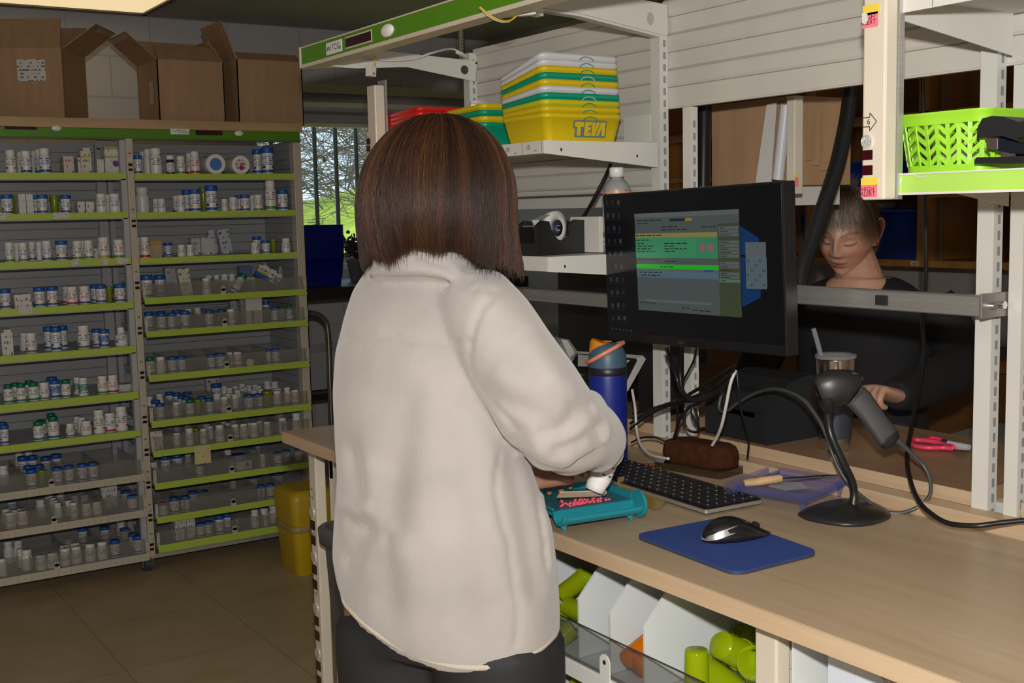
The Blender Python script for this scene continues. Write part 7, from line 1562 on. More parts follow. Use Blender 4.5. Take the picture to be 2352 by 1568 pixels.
# ---- a head: x to its left, y forward, z up, origin between the ears
def head_geo(nu=132, nv=120):
    g = lambda x, s: math.exp(-.5*(x/s)**2)
    vs = []; tint = []; nrm = []
    for j in range(nv+1):
        el = -PI/2+PI*j/nv
        for i in range(nu):
            # denser sampling over the face
            q = i/nu*2*PI; az = q-.55*math.sin(q)
            dx, dy, dz = math.sin(az)*math.cos(el), math.cos(az)*math.cos(el), math.sin(el)
            x, y, z = dx*.0735, dy*(.094 if dy > 0 else .098), dz*(.112 if dz > 0 else .124)
            if z < -.02:
                k = min((-.02-z)/.10, 1); 
                x *= 1-.42*k**1.4
                if y < 0: y *= 1-.72*min(k*1.35, 1)
                else: y *= 1+.03*k
            fr = max(0, dy)**.6 if dy > 0 else 0
            yo = 0
            if dy > .05:
                ax = abs(x)
                yo += .0175*g(x, .0085)*(g(z+.016, .0085) if z < -.016 else g(z+.016, .021))
                yo += .010*g(x, .007)*g(z-.010, .02)
                yo += .0090*g(ax-.0125, .0058)*g(z+.0200, .0065)
                yo -= .0115*g(ax-.031, .0165)*g(z-.010, .0115)
                yo += .0062*g(ax-.032, .0115)*g(z-.0075, .0075)
                yo += .0055*g(z-.029, .0065)*g(ax-.028, .020)
                yo += .0060*g(ax-.041, .016)*g(z+.020, .016)
                yo -= .0026*g(ax-.027, .006)*g(z+.042, .014)
                yo += .0062*g(x, .0165)*g(z+.0485, .0042)+.0072*g(x, .0150)*g(z+.0600, .0048)
                yo -= .0050*g(x, .018)*g(z+.0542, .0019)
                yo -= .0045*g(x, .016)*g(z+.0740, .0065)
                yo += .0110*g(x, .0175)*g(z+.0980, .0140)
                yo += .0020*g(z-.055, .02)
            y += yo*fr
            vs.append((x, y, z))
            c = [0, 0, 0, 0]   # lips, dark line, blush, brow
            if dy > .2:
                ax = abs(x)
                c[0] = g(x, .0135)**1*(g(z+.0490, .0032)+g(z+.0595, .0042)); c[0] = min(1, c[0]*1.25)
                c[1] = max(g(z-(.0020+.0035*((ax-.032)/.014)**2), .0015)*(1 if abs(ax-.032) < .0155 else 0), .9*g(z+.0542, .0013)*g(x, .014), .75*g(ax-.0075, .0030)*g(z+.0262, .0020), .5*g(z-(.0165-.004*((ax-.031)/.014)**2), .0013)*(1 if abs(ax-.031) < .014 else 0))
                c[2] = max(g(ax-.042, .016)*g(z+.024, .015), .7*g(x, .011)*g(z+.032, .012))
                c[3] = g(z-(.0315+.005*math.sin((ax-.012)/.04*PI*.9)), .0030)*(1 if .012 < ax < .053 else 0)
            tint.append(c)
    fs = [(j*nu+i, j*nu+(i+1) % nu, (j+1)*nu+(i+1) % nu, (j+1)*nu+i) for j in range(nv) for i in range(nu)]
    fs = [f[::-1] for f in fs]
    return vs, fs, tint
def skin_mat(name, c, lip, brow):
    m, nt, b = _nt(name); N, L = nt.nodes, nt.links
    at = N.new('ShaderNodeAttribute'); at.attribute_name = 'tint'; sp = N.new('ShaderNodeSeparateColor'); L.new(at.outputs['Color'], sp.inputs[0])
    tc = N.new('ShaderNodeTexCoord'); n = N.new('ShaderNodeTexNoise'); n.inputs['Scale'].default_value = 60; n.inputs['Detail'].default_value = 4; L.new(tc.outputs['Object'], n.inputs['Vector'])
    r = N.new('ShaderNodeValToRGB'); e = r.color_ramp.elements; e[0].position = .3; e[1].position = .7; e[0].color = (*[k*.92 for k in c], 1); e[1].color = (*[min(1, k*1.06) for k in c], 1); L.new(n.outputs['Fac'], r.inputs[0])
    def mixc(prev, fac, col):
        x = N.new('ShaderNodeMix'); x.data_type = 'RGBA'; L.new(fac, x.inputs[0]); L.new(prev, x.inputs[6]); x.inputs[7].default_value = (*col, 1); return x.outputs[2]
    hb = N.new('ShaderNodeMath'); hb.operation = 'MULTIPLY'; hb.inputs[1].default_value = .55; L.new(sp.outputs[2], hb.inputs[0])
    o = mixc(r.outputs[0], hb.outputs[0], (c[0]*1.02, c[1]*.62, c[2]*.60)); o = mixc(o, sp.outputs[0], lip); o = mixc(o, sp.outputs[1], (.05, .02, .015))
    ab = N.new('ShaderNodeMath'); ab.operation = 'MULTIPLY'; ab.inputs[1].default_value = .95; L.new(at.outputs['Alpha'], ab.inputs[0]); o = mixc(o, ab.outputs[0], brow)
    L.new(o, b.inputs['Base Color']); b.inputs['Roughness'].default_value = .42; b.inputs['Subsurface Weight'].default_value = .12; b.inputs['Subsurface Radius'].default_value = (.012, .005, .003); b.inputs['Subsurface Scale'].default_value = .5
    bp = N.new('ShaderNodeBump'); bp.inputs['Strength'].default_value = .12; bp.inputs['Distance'].default_value = .001; n2 = N.new('ShaderNodeTexNoise'); n2.inputs['Scale'].default_value = 700; L.new(tc.outputs['Object'], n2.inputs['Vector']); L.new(n2.outputs['Fac'], bp.inputs['Height']); L.new(bp.outputs[0], b.inputs['Normal'])
    return m
def ear_mb(side):
    b = MB(); pts = [(.004, .014, -.029), (.008, .004, -.034), (.015, -.012, -.022), (.023, -.024, .004), (.024, -.024, .022), (.019, -.012, .035), (.012, .005, .033), (.006, .014, .018)]
    b.tube([(side*(.0655+x), y-.012, z) for x, y, z in pts], [.0045, .0045, .0045, .0042, .004, .004, .004, .0035], n=8)
    rings = []
    for k, s in ((0, 1.0), (1, .8), (2, .3)): rings.append([(side*(.0655+x*(.75 if k else .9)+(.0 if k < 2 else -.004)), (y*s)-.012, z*s) for x, y, z in pts])
    b.loft(rings, caps=True); return b
def hand_mb(W, f, n, side, curl, thumb=(.55, .55), spread=.06, sc=1.0):
    """W wrist, f towards the fingers, n palm side; side=+1 thumb on f x n side; curl: per finger (j1, j2, j3)"""
    f = Vector(f).normalized(); n = Vector(n); n = (n-f*n.dot(f)).normalized(); s = f.cross(n)*side; W = Vector(W); b = MB(); b2 = MB()
    T = lambda a, c, d: W+(f*a+s*c+n*d)*sc
    rings = []
    for a, w, t, off in ((-.02, .026, .020, 0), (.0, .027, .018, 0), (.02, .034, .0165, 0), (.05, .040, .0155, 0), (.078, .041, .0135, -.001), (.092, .039, .010, -.001)):
        rings.append([T(a, w*math.cos(q), off+t*math.sin(q)) for q in [2*PI*k/16 for k in range(16)]])
    b.loft(rings)
    for i, (c0, ln) in enumerate(((.0295, .069), (.0100, .077), (-.0100, .071), (-.0285, .056))):
        p = T(.085, c0, -.001); ang = 0; dirs = f+s*(c0*spread*10); dirs.normalize(); P = [p]; tot = [.48, .30, .22]
        for j in range(3):
            ang += curl[i][j]; d = dirs*math.cos(ang)+n*math.sin(ang); p = p+d*ln*tot[j]*sc; P.append(p.copy())
        b.tube([P[0]-dirs*.015*sc]+P, [.0098*sc, .0092*sc, .0085*sc, .0078*sc, .0062*sc], n=10, k=4)
        b.sphere(P[-1], .0063*sc, 10, 8)
        dl = (P[3]-P[2]).normalized(); ang2 = ang; up = -(n*math.cos(ang2)-dirs*math.sin(ang2)); c = P[3]-dl*.006*sc+up*.0058*sc; ss = dl.cross(up)
        b2.add([c+(dl*.0055*math.cos(q)+ss*.0042*math.sin(q))*sc+up*(.0004-.0008*math.sin(q)**2)*sc for q in [2*PI*k/10 for k in range(10)]], [tuple(range(10))])
    p = T(.022, .030, .004); d = (f*math.cos(thumb[0])+s*math.sin(thumb[0])+n*thumb[1]*.6).normalized(); P = [T(.008, .018, .004), p, p+d*.040*sc]
    d2 = (d+f*.5+n*thumb[1]*.7-s*.25).normalized(); P.append(P[-1]+d2*.030*sc)
    b.tube(P, [.014*sc, .0125*sc, .0105*sc, .0085*sc], n=10, k=4); b.sphere(P[-1], .0086*sc, 10, 8)
    up = (s*.6-n*.5).normalized(); c = P[-1]+up*.0078*sc
    ss = d2.cross(up).normalized(); b2.add([c+(d2*.0068*math.cos(q)+ss*.0055*math.sin(q))*sc for q in [2*PI*k/10 for k in range(10)]], [tuple(range(10))])
    return b, b2
def limb(pts, rads, n=16, k=6):
    return MB().tube(pts, rads, n=n, k=k)
def person_body(parent, name, parts, mat_skin, head=None, nails=None, hv=.0032):
    """one continuous body mesh: fused limbs and neck, plus the finely modelled head grid let into the neck"""
    allb = MB(); 
    for p in parts: allb.join(p)
    co, no, fs = bake(allb, hv, 5)
    V = [tuple(v) for v in co]; F = list(fs); T = [(0, 0, 0, 0)]*len(V)
    if head:
        M, (hvs, hfs, ht) = head; o = len(V); V += [tuple(M @ Vector(v)) for v in hvs]; F += [tuple(i+o for i in f) for f in hfs]; T += [tuple(t) for t in ht]
        for s in (-1, 1):
            e = ear_mb(s); o = len(V); V += [tuple(M @ Vector(v)) for v in e.v]; F += [tuple(i+o for i in f) for f in e.f]; T += [(0, 0, .35, 0)]*len(e.v)
    ob = mesh_obj(name, V, F, mat_skin, parent)
    a = ob.data.color_attributes.new('tint', 'FLOAT_COLOR', 'POINT'); a.data.foreach_set('color', np.array(T, dtype=np.float32).ravel())
    return ob
def hair_obj(name, strands, radius, m, parent):
    """strands: list of point lists -> real hair curves"""
    cu = bpy.data.hair_curves.new(name); cu.add_curves([len(s) for s in strands])
    off = Vector(parent.location) if not parent.parent else Vector(parent.parent.location)
    pos = np.array([c for s in strands for p in s for c in (p[0]-off.x, p[1]-off.y, p[2]-off.z)], dtype=np.float32)
    cu.attributes['position'].data.foreach_set('vector', pos) if 'position' in cu.attributes else cu.position_data.foreach_set('vector', pos)
    rd = cu.attributes.get('radius') or cu.attributes.new('radius', 'FLOAT', 'POINT')
    rr = np.concatenate([np.linspace(1, .35, len(s))*radius for s in strands]).astype(np.float32); rd.data.foreach_set('value', rr)
    cu.materials.append(m); o = bpy.data.objects.new(name, cu); COL.objects.link(o); o.parent = parent; return o
def hair_mat(name, col, rough=.32):
    m = bpy.data.materials.new(name); m.use_nodes = True; nt = m.node_tree; nt.nodes.clear()
    h = nt.nodes.new('ShaderNodeBsdfHairPrincipled'); o = nt.nodes.new('ShaderNodeOutputMaterial'); h.parametrization = 'COLOR'; h.inputs['Color'].default_value = (*col, 1); h.inputs['Roughness'].default_value = rough; h.inputs['Radial Roughness'].default_value = .45; h.inputs['Random Roughness'].default_value = .1
    nt.links.new(h.outputs[0], o.inputs[0]); return m
HEAD = head_geo()
# ------------------------------------------------------------------ the woman at the bench, seen from behind
FA = math.radians(64); FW = Vector((math.sin(FA), math.cos(FA), 0)); RT = Vector((FW.y, -FW.x, 0))
w1 = thing('person', 'person with brown bobbed hair in a cream fleece jacket counting tablets, seen from behind', 'person', (.84, 1.46, 0))
cl = [(560, 872), (590, 860), (620, 838), (650, 815), (690, 797), (740, 783), (800, 768), (860, 762), (950, 765), (1050, 774), (1120, 778), (1180, 770), (1240, 762), (1310, 765), (1345, 772), (1400, 790), (1500, 800)]
cr_ = [(560, 1060), (590, 1098), (620, 1132), (650, 1158), (690, 1180), (740, 1192), (800, 1195), (860, 1188), (950, 1180), (1050, 1205), (1120, 1240), (1200, 1266), (1300, 1279), (1400, 1287), (1500, 1284)]
fL = lambda y: np.interp(y, [a for a, c in cl], [c for a, c in cl]); fR = lambda y: np.interp(y, [a for a, c in cr_], [c for a, c in cr_])
LV = []
def ell(cx_, cy_, a, b, z, n=40, pw=2.25):
    out = []
    for i in range(n):
        q = 2*PI*i/n; c_, s_ = math.cos(q), math.sin(q); k = (abs(c_)**pw+abs(s_)**pw)**(-1/pw)
        out.append(Vector((cx_, cy_, z))+RT*(a*c_*k)+FW*(b*s_*k))
    return out
for z, D, ratio in ((.845, 1.665, .66), (.90, 1.668, .66), (.96, 1.672, .66), (1.02, 1.678, .66), (1.08, 1.688, .66), (1.14, 1.70, .65), (1.20, 1.712, .63), (1.25, 1.722, .60), (1.29, 1.730, .55), (1.32, 1.737, .50), (1.345, 1.742, .50)):
    az, a = math.radians(30), .17
    def resid(az, a):
        cx_, cy_ = D*math.sin(az), D*math.cos(az); P = [px_of(p) for p in ell(cx_, cy_, a, a*ratio, z)]
        l = min(P); r = max(P); return l[0]-fL(l[1]), r[0]-fR(r[1])
    for it in range(25):
        e = resid(az, a); e1 = resid(az+1e-4, a); e2 = resid(az, a+1e-4)
        J = np.array([[(e1[0]-e[0])/1e-4, (e2[0]-e[0])/1e-4], [(e1[1]-e[1])/1e-4, (e2[1]-e[1])/1e-4]]); st_ = np.linalg.solve(J, [-e[0], -e[1]]); az += st_[0]*.7; a += st_[1]*.7
    LV.append((D*math.sin(az), D*math.cos(az), a, a*ratio, z))
rxh, rfh = Vector((RX.x, RX.y, 0)).normalized(), Vector((RF.x, RF.y, 0)).normalized()
def hem_ring(k, s=1.0, n=40, dz=0.0):
    out = []
    c = Vector((LV[0][0], LV[0][1], 0))
    for p in ell(LV[0][0], LV[0][1], LV[0][2]*s, LV[0][3]*s, 0, n=n):
        l = (p-c).dot(rxh)/LV[0][2]; l = max(-1, min(1, l)); zh = .792+.046*l*l-.021*l + (.02 if (p-c).dot(rfh) > 0 else 0)
        out.append(Vector((p.x, p.y, .845+(zh+dz-.845)*k)))
    return out
jk = MB(); jk.loft([hem_ring(1.0, .985, dz=-.012), hem_ring(.9), hem_ring(.45)]+[ell(*l) for l in LV]+[ell(LV[-1][0]+FW.x*.01, LV[-1][1]+FW.y*.01, LV[-1][2]*.70, LV[-1][3]*.8, 1.372)])
# collar stands round the neck
ccx = pT(980, 590, 1.665)
def cring(px, py, d, hw, hb_, tilt, n=36):
    c = pT(px, py, d); return [c+RX*(hw*math.cos(q))+(-RD*1.0)*(hw*math.cos(q)*tilt)+(RF*hb_*math.sin(q))+RD*(hb_*.12*math.sin(q)) for q in [2*PI*i/n for i in range(n)]]
colr = [cring(985, 650, 1.69, .088, .078, -.10), cring(984, 622, 1.69, .079, .072, -.14), cring(982, 592, 1.69, .075, .069, -.19), cring(980, 568, 1.692, .073, .067, -.22), cring(980, 554, 1.694, .070, .064, -.23), cring(980, 549, 1.696, .060, .054, -.23)]
jk.loft(colr)
# right sleeve (near the camera), left sleeve (hidden beyond the body)
rs = [(1082, 684, 1.67), (1128, 748, 1.635), (1176, 822, 1.61), (1222, 898, 1.59), (1266, 962, 1.60), (1312, 990, 1.65), (1350, 1000, 1.70), (1382, 1016, 1.745)]
rr_ = [.056, .061, .063, .066, .067, .060, .050, .038]
jk.tube([pT(*p) for p in rs], rr_, n=20, k=5)
jk.sphere(pT(1262, 1020, 1.615), (.045, .045, .038), 16, 12); jk.sphere(pT(1345, 940, 1.665), (.030, .03, .03), 14, 10); jk.sphere(pT(1308, 1050, 1.665), (.040, .04, .026), 14, 10); jk.sphere(pT(1370, 1044, 1.72), (.030, .03, .026), 14, 10); jk.sphere(pT(1396, 1034, 1.76), (.024, .024, .028), 14, 10)
C0 = Vector((LV[-3][0], LV[-3][1], 1.30))
LH = pZ(1200, 1112, .990)     # left wrist near the tray
ls_ = [C0-RT*.085+FW*.01-Vector((0, 0, .01)), C0-RT*.105+FW*.06-Vector((0, 0, .10)), C0-RT*.105+FW*.10-Vector((0, 0, .22)), LH-RT*.07-FW*.10+Vector((0, 0, .06)), LH-RT*.03-FW*.04+Vector((0, 0, .025))]
jk.tube(ls_, [.050, .054, .054, .048, .040], n=18, k=5)
co, no, fs_ = bake(jk, .0046, 20, .6)
# drape: broad soft waves that run down the cloth, then the seams and folds that can be seen
q = np.array([noise.noise(Vector((v[0]*9, v[1]*9, v[2]*3.2)))*.0042+noise.noise(Vector((v[0]*22+5, v[1]*22, v[2]*10)))*.0014 for v in co]); co += no*q[:, None]
for line, amp, sig in (
 ([(790, 1050), (812, 1120), (828, 1190), (806, 1245), (780, 1290)], -.011, .016), ([(835, 1080), (838, 1150), (862, 1215), (905, 1262)], .008, .018), ([(790, 1195), (830, 1218), (865, 1240)], -.007, .010), ([(776, 1160), (795, 1175), (830, 1170)], .006, .010),
 ([(930, 930), (905, 1080), (885, 1240), (880, 1380)], -.006, .020), ([(985, 960), (975, 1120), (950, 1300), (945, 1440)], .005, .024), ([(1060, 950), (1050, 1100), (1065, 1290), (1080, 1450)], -.005, .022), ([(1120, 1040), (1110, 1180), (1130, 1330)], .005, .020),
 ([(1180, 1000), (1200, 1100), (1225, 1220), (1245, 1350)], -.006, .014), ([(860, 830), (930, 850), (1010, 850)], .003, .03),
 ([(1105, 905), (1165, 935), (1235, 960), (1290, 985)], -.006, .012), ([(1150, 860), (1210, 880), (1270, 875), (1320, 885)], .005, .014), ([(1255, 1000), (1300, 985), (1345, 940), (1368, 920)], -.008, .010), ([(1285, 1050), (1330, 1035), (1375, 1005), (1400, 985)], -.008, .009), ([(1330, 1075), (1365, 1060), (1395, 1040)], -.006, .007), ([(1372, 925), (1385, 960), (1392, 1000)], -.007, .008), ([(1395, 962), (1405, 985), (1400, 1010)], .005, .008), ([(1240, 1050), (1275, 1065), (1310, 1070)], .006, .012),
 ([(1215, 740), (1235, 800), (1270, 850)], .004, .014), ([(1040, 620), (1085, 650), (1140, 680)], .003, .014),
 # seams
 ([(772, 772), (850, 766), (940, 772), (1066, 792)], -.0026, .0042), ([(1140, 655), (1098, 705), (1070, 770), (1068, 840), (1088, 895), (1130, 945), (1172, 992)], -.0036, .0046), ([(1172, 1000), (1152, 1080), (1155, 1160), (1182, 1260), (1192, 1360), (1190, 1480)], -.0032, .0042), ([(1252, 1120), (1262, 1180), (1270, 1240), (1276, 1300)], .0045, .005), ([(1246, 1120), (1256, 1190), (1266, 1250), (1272, 1300)], -.004, .0045),
 ([(872, 630), (940, 626), (1030, 640), (1085, 655)], -.003, .0045), ([(960, 580), (1010, 602), (1075, 632)], -.0035, .005)):
    fold(co, no, line, amp, sig)
def fleece():
    m, nt, b = _nt('fleece_cream'); N, L = nt.nodes, nt.links; tc = N.new('ShaderNodeTexCoord')
    n = N.new('ShaderNodeTexNoise'); n.inputs['Scale'].default_value = 420; n.inputs['Detail'].default_value = 4; L.new(tc.outputs['Object'], n.inputs['Vector'])
    n3 = N.new('ShaderNodeTexNoise'); n3.inputs['Scale'].default_value = 14; n3.inputs['Detail'].default_value = 5; L.new(tc.outputs['Object'], n3.inputs['Vector'])
    r = N.new('ShaderNodeValToRGB'); e = r.color_ramp.elements; e[0].position = .3; e[1].position = .7; e[0].color = (.325, .300, .285, 1); e[1].color = (.370, .342, .325, 1); L.new(n3.outputs['Fac'], r.inputs[0]); L.new(r.outputs[0], b.inputs['Base Color'])
    b.inputs['Roughness'].default_value = .95; b.inputs['Sheen Weight'].default_value = .35; b.inputs['Sheen Roughness'].default_value = .5; b.inputs['Specular IOR Level'].default_value = .1
    bp = N.new('ShaderNodeBump'); bp.inputs['Strength'].default_value = .55; bp.inputs['Distance'].default_value = .0012; L.new(n.outputs['Fac'], bp.inputs['Height']); L.new(bp.outputs[0], b.inputs['Normal']); return m
M_fl = fleece()
jo = mesh_obj('jacket', co, fs_, M_fl, w1)
# elastic binding round the hem and a zip pocket edge
b = MB(); rg = hem_ring(1.0, .972, n=48, dz=.002); b.tube(rg+[rg[0]], .0046, n=8, k=2, caps=False); b.build('hem_binding', mat('binding_cream', (.42, .38, .32), .8), jo)
# trousers
M_tr = mat('trousers_black', (.010, .010, .013), .75)
hx, hy, ha, hb2, hz = LV[0]
tr_ = MB(); tr_.loft([ell(hx, hy, ha*.90, hb2*.92, .93), ell(hx, hy, ha*.93, hb2*.93, .84), ell(hx, hy, ha*.93, hb2*.92, .78)])
for s in (-1, 1):
    c = Vector((hx, hy, 0)); tr_.tube([c+RT*s*.085+Vector((0, 0, .80)), c+RT*s*.088+Vector((0, 0, .64)), c+RT*s*.088+FW*.015+Vector((0, 0, .46)), c+RT*s*.092-FW*.005+Vector((0, 0, .25)), c+RT*s*.095-FW*.015+Vector((0, 0, .05))], [.098, .088, .066, .058, .052], n=18, k=5)
tc_, tn_, tf_ = bake(tr_, .010, 6); q = np.array([noise.noise(Vector((v[0]*16, v[1]*16, v[2]*9)))*.004 for v in tc_]); tc_ += tn_*q[:, None]
mesh_obj('trousers', tc_, tf_, M_tr, w1)
for s in (-1, 1):
    c = Vector((hx, hy, 0))+RT*s*.095-FW*.015
    MB().loft([[c+FW*(.035+.125*math.cos(t)*sx)+RT*(.045*math.sin(t)*sx)+Vector((0, 0, z)) for t in [2*PI*i/20 for i in range(20)]] for z, sx in ((.0008, .97), (.02, 1.0), (.045, .93), (.065, .55))]).build('shoe', mat('shoe_black', (.012, .012, .012), .5), w1)
# body: head, neck, arms, hands, legs as one
SK1 = skin_mat('skin_warm', (.30, .155, .105), (.28, .08, .07), (.03, .015, .01))
hc = pT(1012, 462, 1.718)
look = (pZ(1350, 1150, ZB)-hc); lookh = Vector((look.x, look.y, 0)).normalized(); ptc = -math.radians(34)
def head_frame(c, fwd_h, pitch, roll=0.0):
    y = Vector((fwd_h.x*math.cos(pitch), fwd_h.y*math.cos(pitch), math.sin(pitch))); x = Vector((-fwd_h.y, fwd_h.x, 0)); z = x.cross(y)*1.0
    if z.z < 0: z = -z
    x2 = x*math.cos(roll)+z*math.sin(roll); z2 = z*math.cos(roll)-x*math.sin(roll)
    return Matrix(((x2.x, y.x, z2.x, c.x), (x2.y, y.y, z2.y, c.y), (x2.z, y.z, z2.z, c.z), (0, 0, 0, 1)))
H1 = head_frame(hc, lookh, ptc); H1s = H1 @ Matrix.Diagonal((-1, 1, 1, 1)) if H1.to_3x3().determinant() < 0 else H1
nkb = Vector((LV[-1][0], LV[-1][1], 1.34))
nkb = nkb+FW*.012; neck = limb([nkb-Vector((0, 0, .06)), nkb+Vector((0, 0, .01)), H1s @ Vector((0, -.030, -.08)), H1s @ Vector((0, -.02, -.03))], [.048, .046, .048, .054])
tor = MB().loft([ell(l[0], l[1], l[2]*.80, l[3]*.78, l[4]) for l in LV[2:-2]]+[ell(LV[-1][0], LV[-1][1], LV[-1][2]*.5, LV[-1][3]*.6, 1.33)])
WR = pT(1392, 1018, 1.765); bot_a, bot_b = pT(1404, 1028, 1.835), pT(1365, 1126, 1.835)
bax = (bot_b-bot_a).normalized()
armR = limb([pT(*p) for p in rs[:-1]]+[WR], [.040, .042, .042, .040, .036, .032, .027, .024])
armL = limb(ls_+[LH], [.038, .038, .036, .032, .027, .024])
fR_ = (pT(1416, 1052, 1.845)-WR).normalized(); cen = (bot_a+bot_b)/2
hR, nR = hand_mb(WR-RX*.016-RD*.012, (RX*.10+RF*.95+RD*.30), (RD*.55-RX*.85), 1, [(.9, 1.0, .6), (.95, 1.05, .6), (1.0, 1.05, .6), (1.0, 1.0, .6)], (.7, .8), sc=.92)
fLh = (pZ(1275, 1133, .957)-LH).normalized()
hL, nL_ = hand_mb(LH-rxh*.01, rxh*.45+rfh*.9, Vector((0, 0, -1))+rxh*.2, -1, [(.3, .5, .3), (.35, .5, .3), (.4, .5, .3), (.4, .5, .3)], (.55, .25), sc=.92)
legs = [limb([Vector((hx, hy, 0))+RT*s*.085+Vector((0, 0, .84)), Vector((hx, hy, 0))+RT*s*.088+Vector((0, 0, .46)), Vector((hx, hy, 0))+RT*s*.095-FW*.015+Vector((0, 0, .03))], [.085, .052, .036]) for s in (-1, 1)]
bo = person_body(w1, 'body', [tor, neck, armR, armL, hR, hL]+legs, SK1, (H1s, HEAD))
for nb_ in (nR, nL_): nb_.build('nails', mat('nail_mauve', (.30, .13, .15), .2), bo)
# hair: a bob that falls from the crown; built in the head's own upright frame, its shape measured from its outline
hcx = pT(1004, 470, 1.66); U, V_, N_ = RX.copy(), (-RD).copy(), (-RF).copy()
crown = hcx+V_*.124+U*.004+N_*.012
A_L, A_R, AV, AN = .1145, .113, .127, .118
def drop(t):     # t: angle round the head, 0 = picture right, pi/2 = towards the camera (nape), pi = picture left
    back = max(0, math.sin(t)); right = max(0, math.cos(t)); left = max(0, -math.cos(t)); front = max(0, -math.sin(t))
    return .070*back**2+.098*right**1.5+.085*left**1.5+.07*front**2 + .006*math.sin(9*t)
def hair_pt(t, s, r=1.0):
    """s 0..1: crown to the widest line; 1..2: from there to the ends"""
    ax = A_R if math.cos(t) > 0 else A_L
    if s <= 1:
        ph = s*PI/2; k = math.sin(ph)**.93; p = U*(ax*math.cos(t)*k)+N_*(AN*math.sin(t)*k)+V_*(AV*math.cos(ph))
        p = p+U*.006*(1-s)
    else:
        k = s-1; p = U*(ax*math.cos(t))+N_*(AN*math.sin(t))-V_*(drop(t)*k)
        bk = max(0, math.sin(t))
        inn = 1-.16*bk*k*k-.07*max(0, -math.cos(t))*k*k
        p = U*(p.dot(U)*inn+.010*max(0, math.cos(t))*k*k)+N_*(p.dot(N_)*inn)+V_*p.dot(V_)
    return hcx+p*r
rg = []
for s in np.concatenate([np.linspace(.04, 1, 14), np.linspace(1.15, 1.97, 7)]): rg.append([hair_pt(2*PI*i/48, s, .955) for i in range(48)])
for s in (1.9, 1.4, 1.0): rg.append([hair_pt(2*PI*i/48, s, .86) for i in range(48)])
hb_o = MB().loft(rg, caps=True).build('hair', mat('hair_brown_base', (.022, .009, .004), .5), w1)
rh = random.Random(4); groups = ([], [], [])
clump = [(rh.uniform(0, 2*PI), rh.gauss(0, 1), rh.random()) for _ in range(260)]
for c_ in range(9500):
    ct, cj, cc = rh.choice(clump); t = ct+rh.gauss(0, .035) if c_ % 5 > 1 else rh.uniform(0, 2*PI); s0 = rh.random()**.7*.75; lay = rh.uniform(.955, 1.0)
    e = 1.93+rh.gauss(0, .05)+.05*cj; ph = cc*40+rh.gauss(0, .6); amp = rh.uniform(.002, .009); fly = rh.random() < .035; pts = []
    lift = rh.uniform(0, .02) if fly else 0
    for k in range(13):
        f = k/12; s = s0+(e-s0)*f; tt = t+.05*cj*(f**2)+amp*6*math.sin(ph+5*f)+(.16*(math.sin(ph*3)) if fly else 0)*f*f
        p = hair_pt(tt, s, lay*(1+lift*f*f)+.016*math.sin(cc*20+f*5)*f*f); pts.append(p)
    bv = .7*noise.noise(Vector((math.cos(t)*13, math.sin(t)*13, 1.7)))+.5*noise.noise(Vector((math.cos(t)*31, math.sin(t)*31, 4.1)))+rh.gauss(0, .09); g_ = 2 if bv > .40 else (1 if bv > .02 else 0); groups[g_].append(pts)
for g_, (nm, col, ro) in enumerate((('hair_strands', (.0130, .0040, .0013), .30), ('hair_strands', (.036, .0115, .0040), .30), ('hair_strands', (.068, .027, .0075), .32))):
    hair_obj(nm, groups[g_], .00036, mat('hair_tone_'+'abc'[g_], col, .44, spec=.32), hb_o)
# the white bottle she tips over the tray
pb_ = thing('pill_bottle', 'white pill bottle held upside down over the teal tray', 'bottle', tuple(bot_b)); Qb = Vector((0, 0, 1)).rotation_difference(-bax); pb_.rotation_mode = 'QUATERNION'; pb_.rotation_quaternion = Qb
MB().lathe([(.0, .003), (.0135, .003), (.0138, .0), (.0155, .0), (.0158, .008), (.0178, .016), (.0185, .020)], 28).build('bottle_neck', M_plas, pb_, world=False)
MB().lathe([(.0185, .020), (.0188, .024), (.0188, .072), (.017, .076), (0, .076)], 28, mis=[0, 1, 0, 0]).build('bottle_body', [M_plas, mat_text('held_label', (.70, .69, .67), (.08, .08, .08), 900, 900, .5)], pb_, world=False)
# ------------------------------------------------------------------ the second person, across the bench
w2 = thing('person', 'person with short grey-blonde hair in a black top looking down behind the rail', 'person', (2.2, 1.93, 0))
SK2 = skin_mat('skin_fair', (.56, .315, .215), (.36, .11, .10), (.16, .09, .055))
f2c = pT(1945, 533, 2.86)
cdir = Vector((-RF.x, -RF.y, 0)).normalized(); ldir = Vector((-RX.x, -RX.y, 0)).normalized(); yaw2 = math.radians(33)
fh = (cdir*math.cos(yaw2)+ldir*math.sin(yaw2)).normalized()
H2 = head_frame(f2c, fh, math.radians(-24), math.radians(-5)); H2 = H2 @ Matrix.Diagonal((-1, 1, 1, 1)) if H2.to_3x3().determinant() < 0 else H2
H2 = H2 @ Matrix.Diagonal((.89, .89, .90, 1))
bx2 = Vector((2.30, 1.95, 0)); F2 = (Vector((1.75, 1.72, 0))-bx2).normalized(); R2 = Vector((F2.y, -F2.x, 0))   # her right
def ell2(c, a, b, z, n=36): return [Vector((c.x, c.y, z))+R2*(a*math.cos(t))+F2*(b*math.sin(t)) for t in [2*PI*i/n for i in range(n)]]
nb2 = bx2+F2*.02; L2 = -R2
E2 = pT(2138, 875, 2.62); W2 = pT(2062, 910, 2.50); HND = pT(2030, 905, 2.46)
SL = bx2+L2*.165; SR = bx2+R2*.165
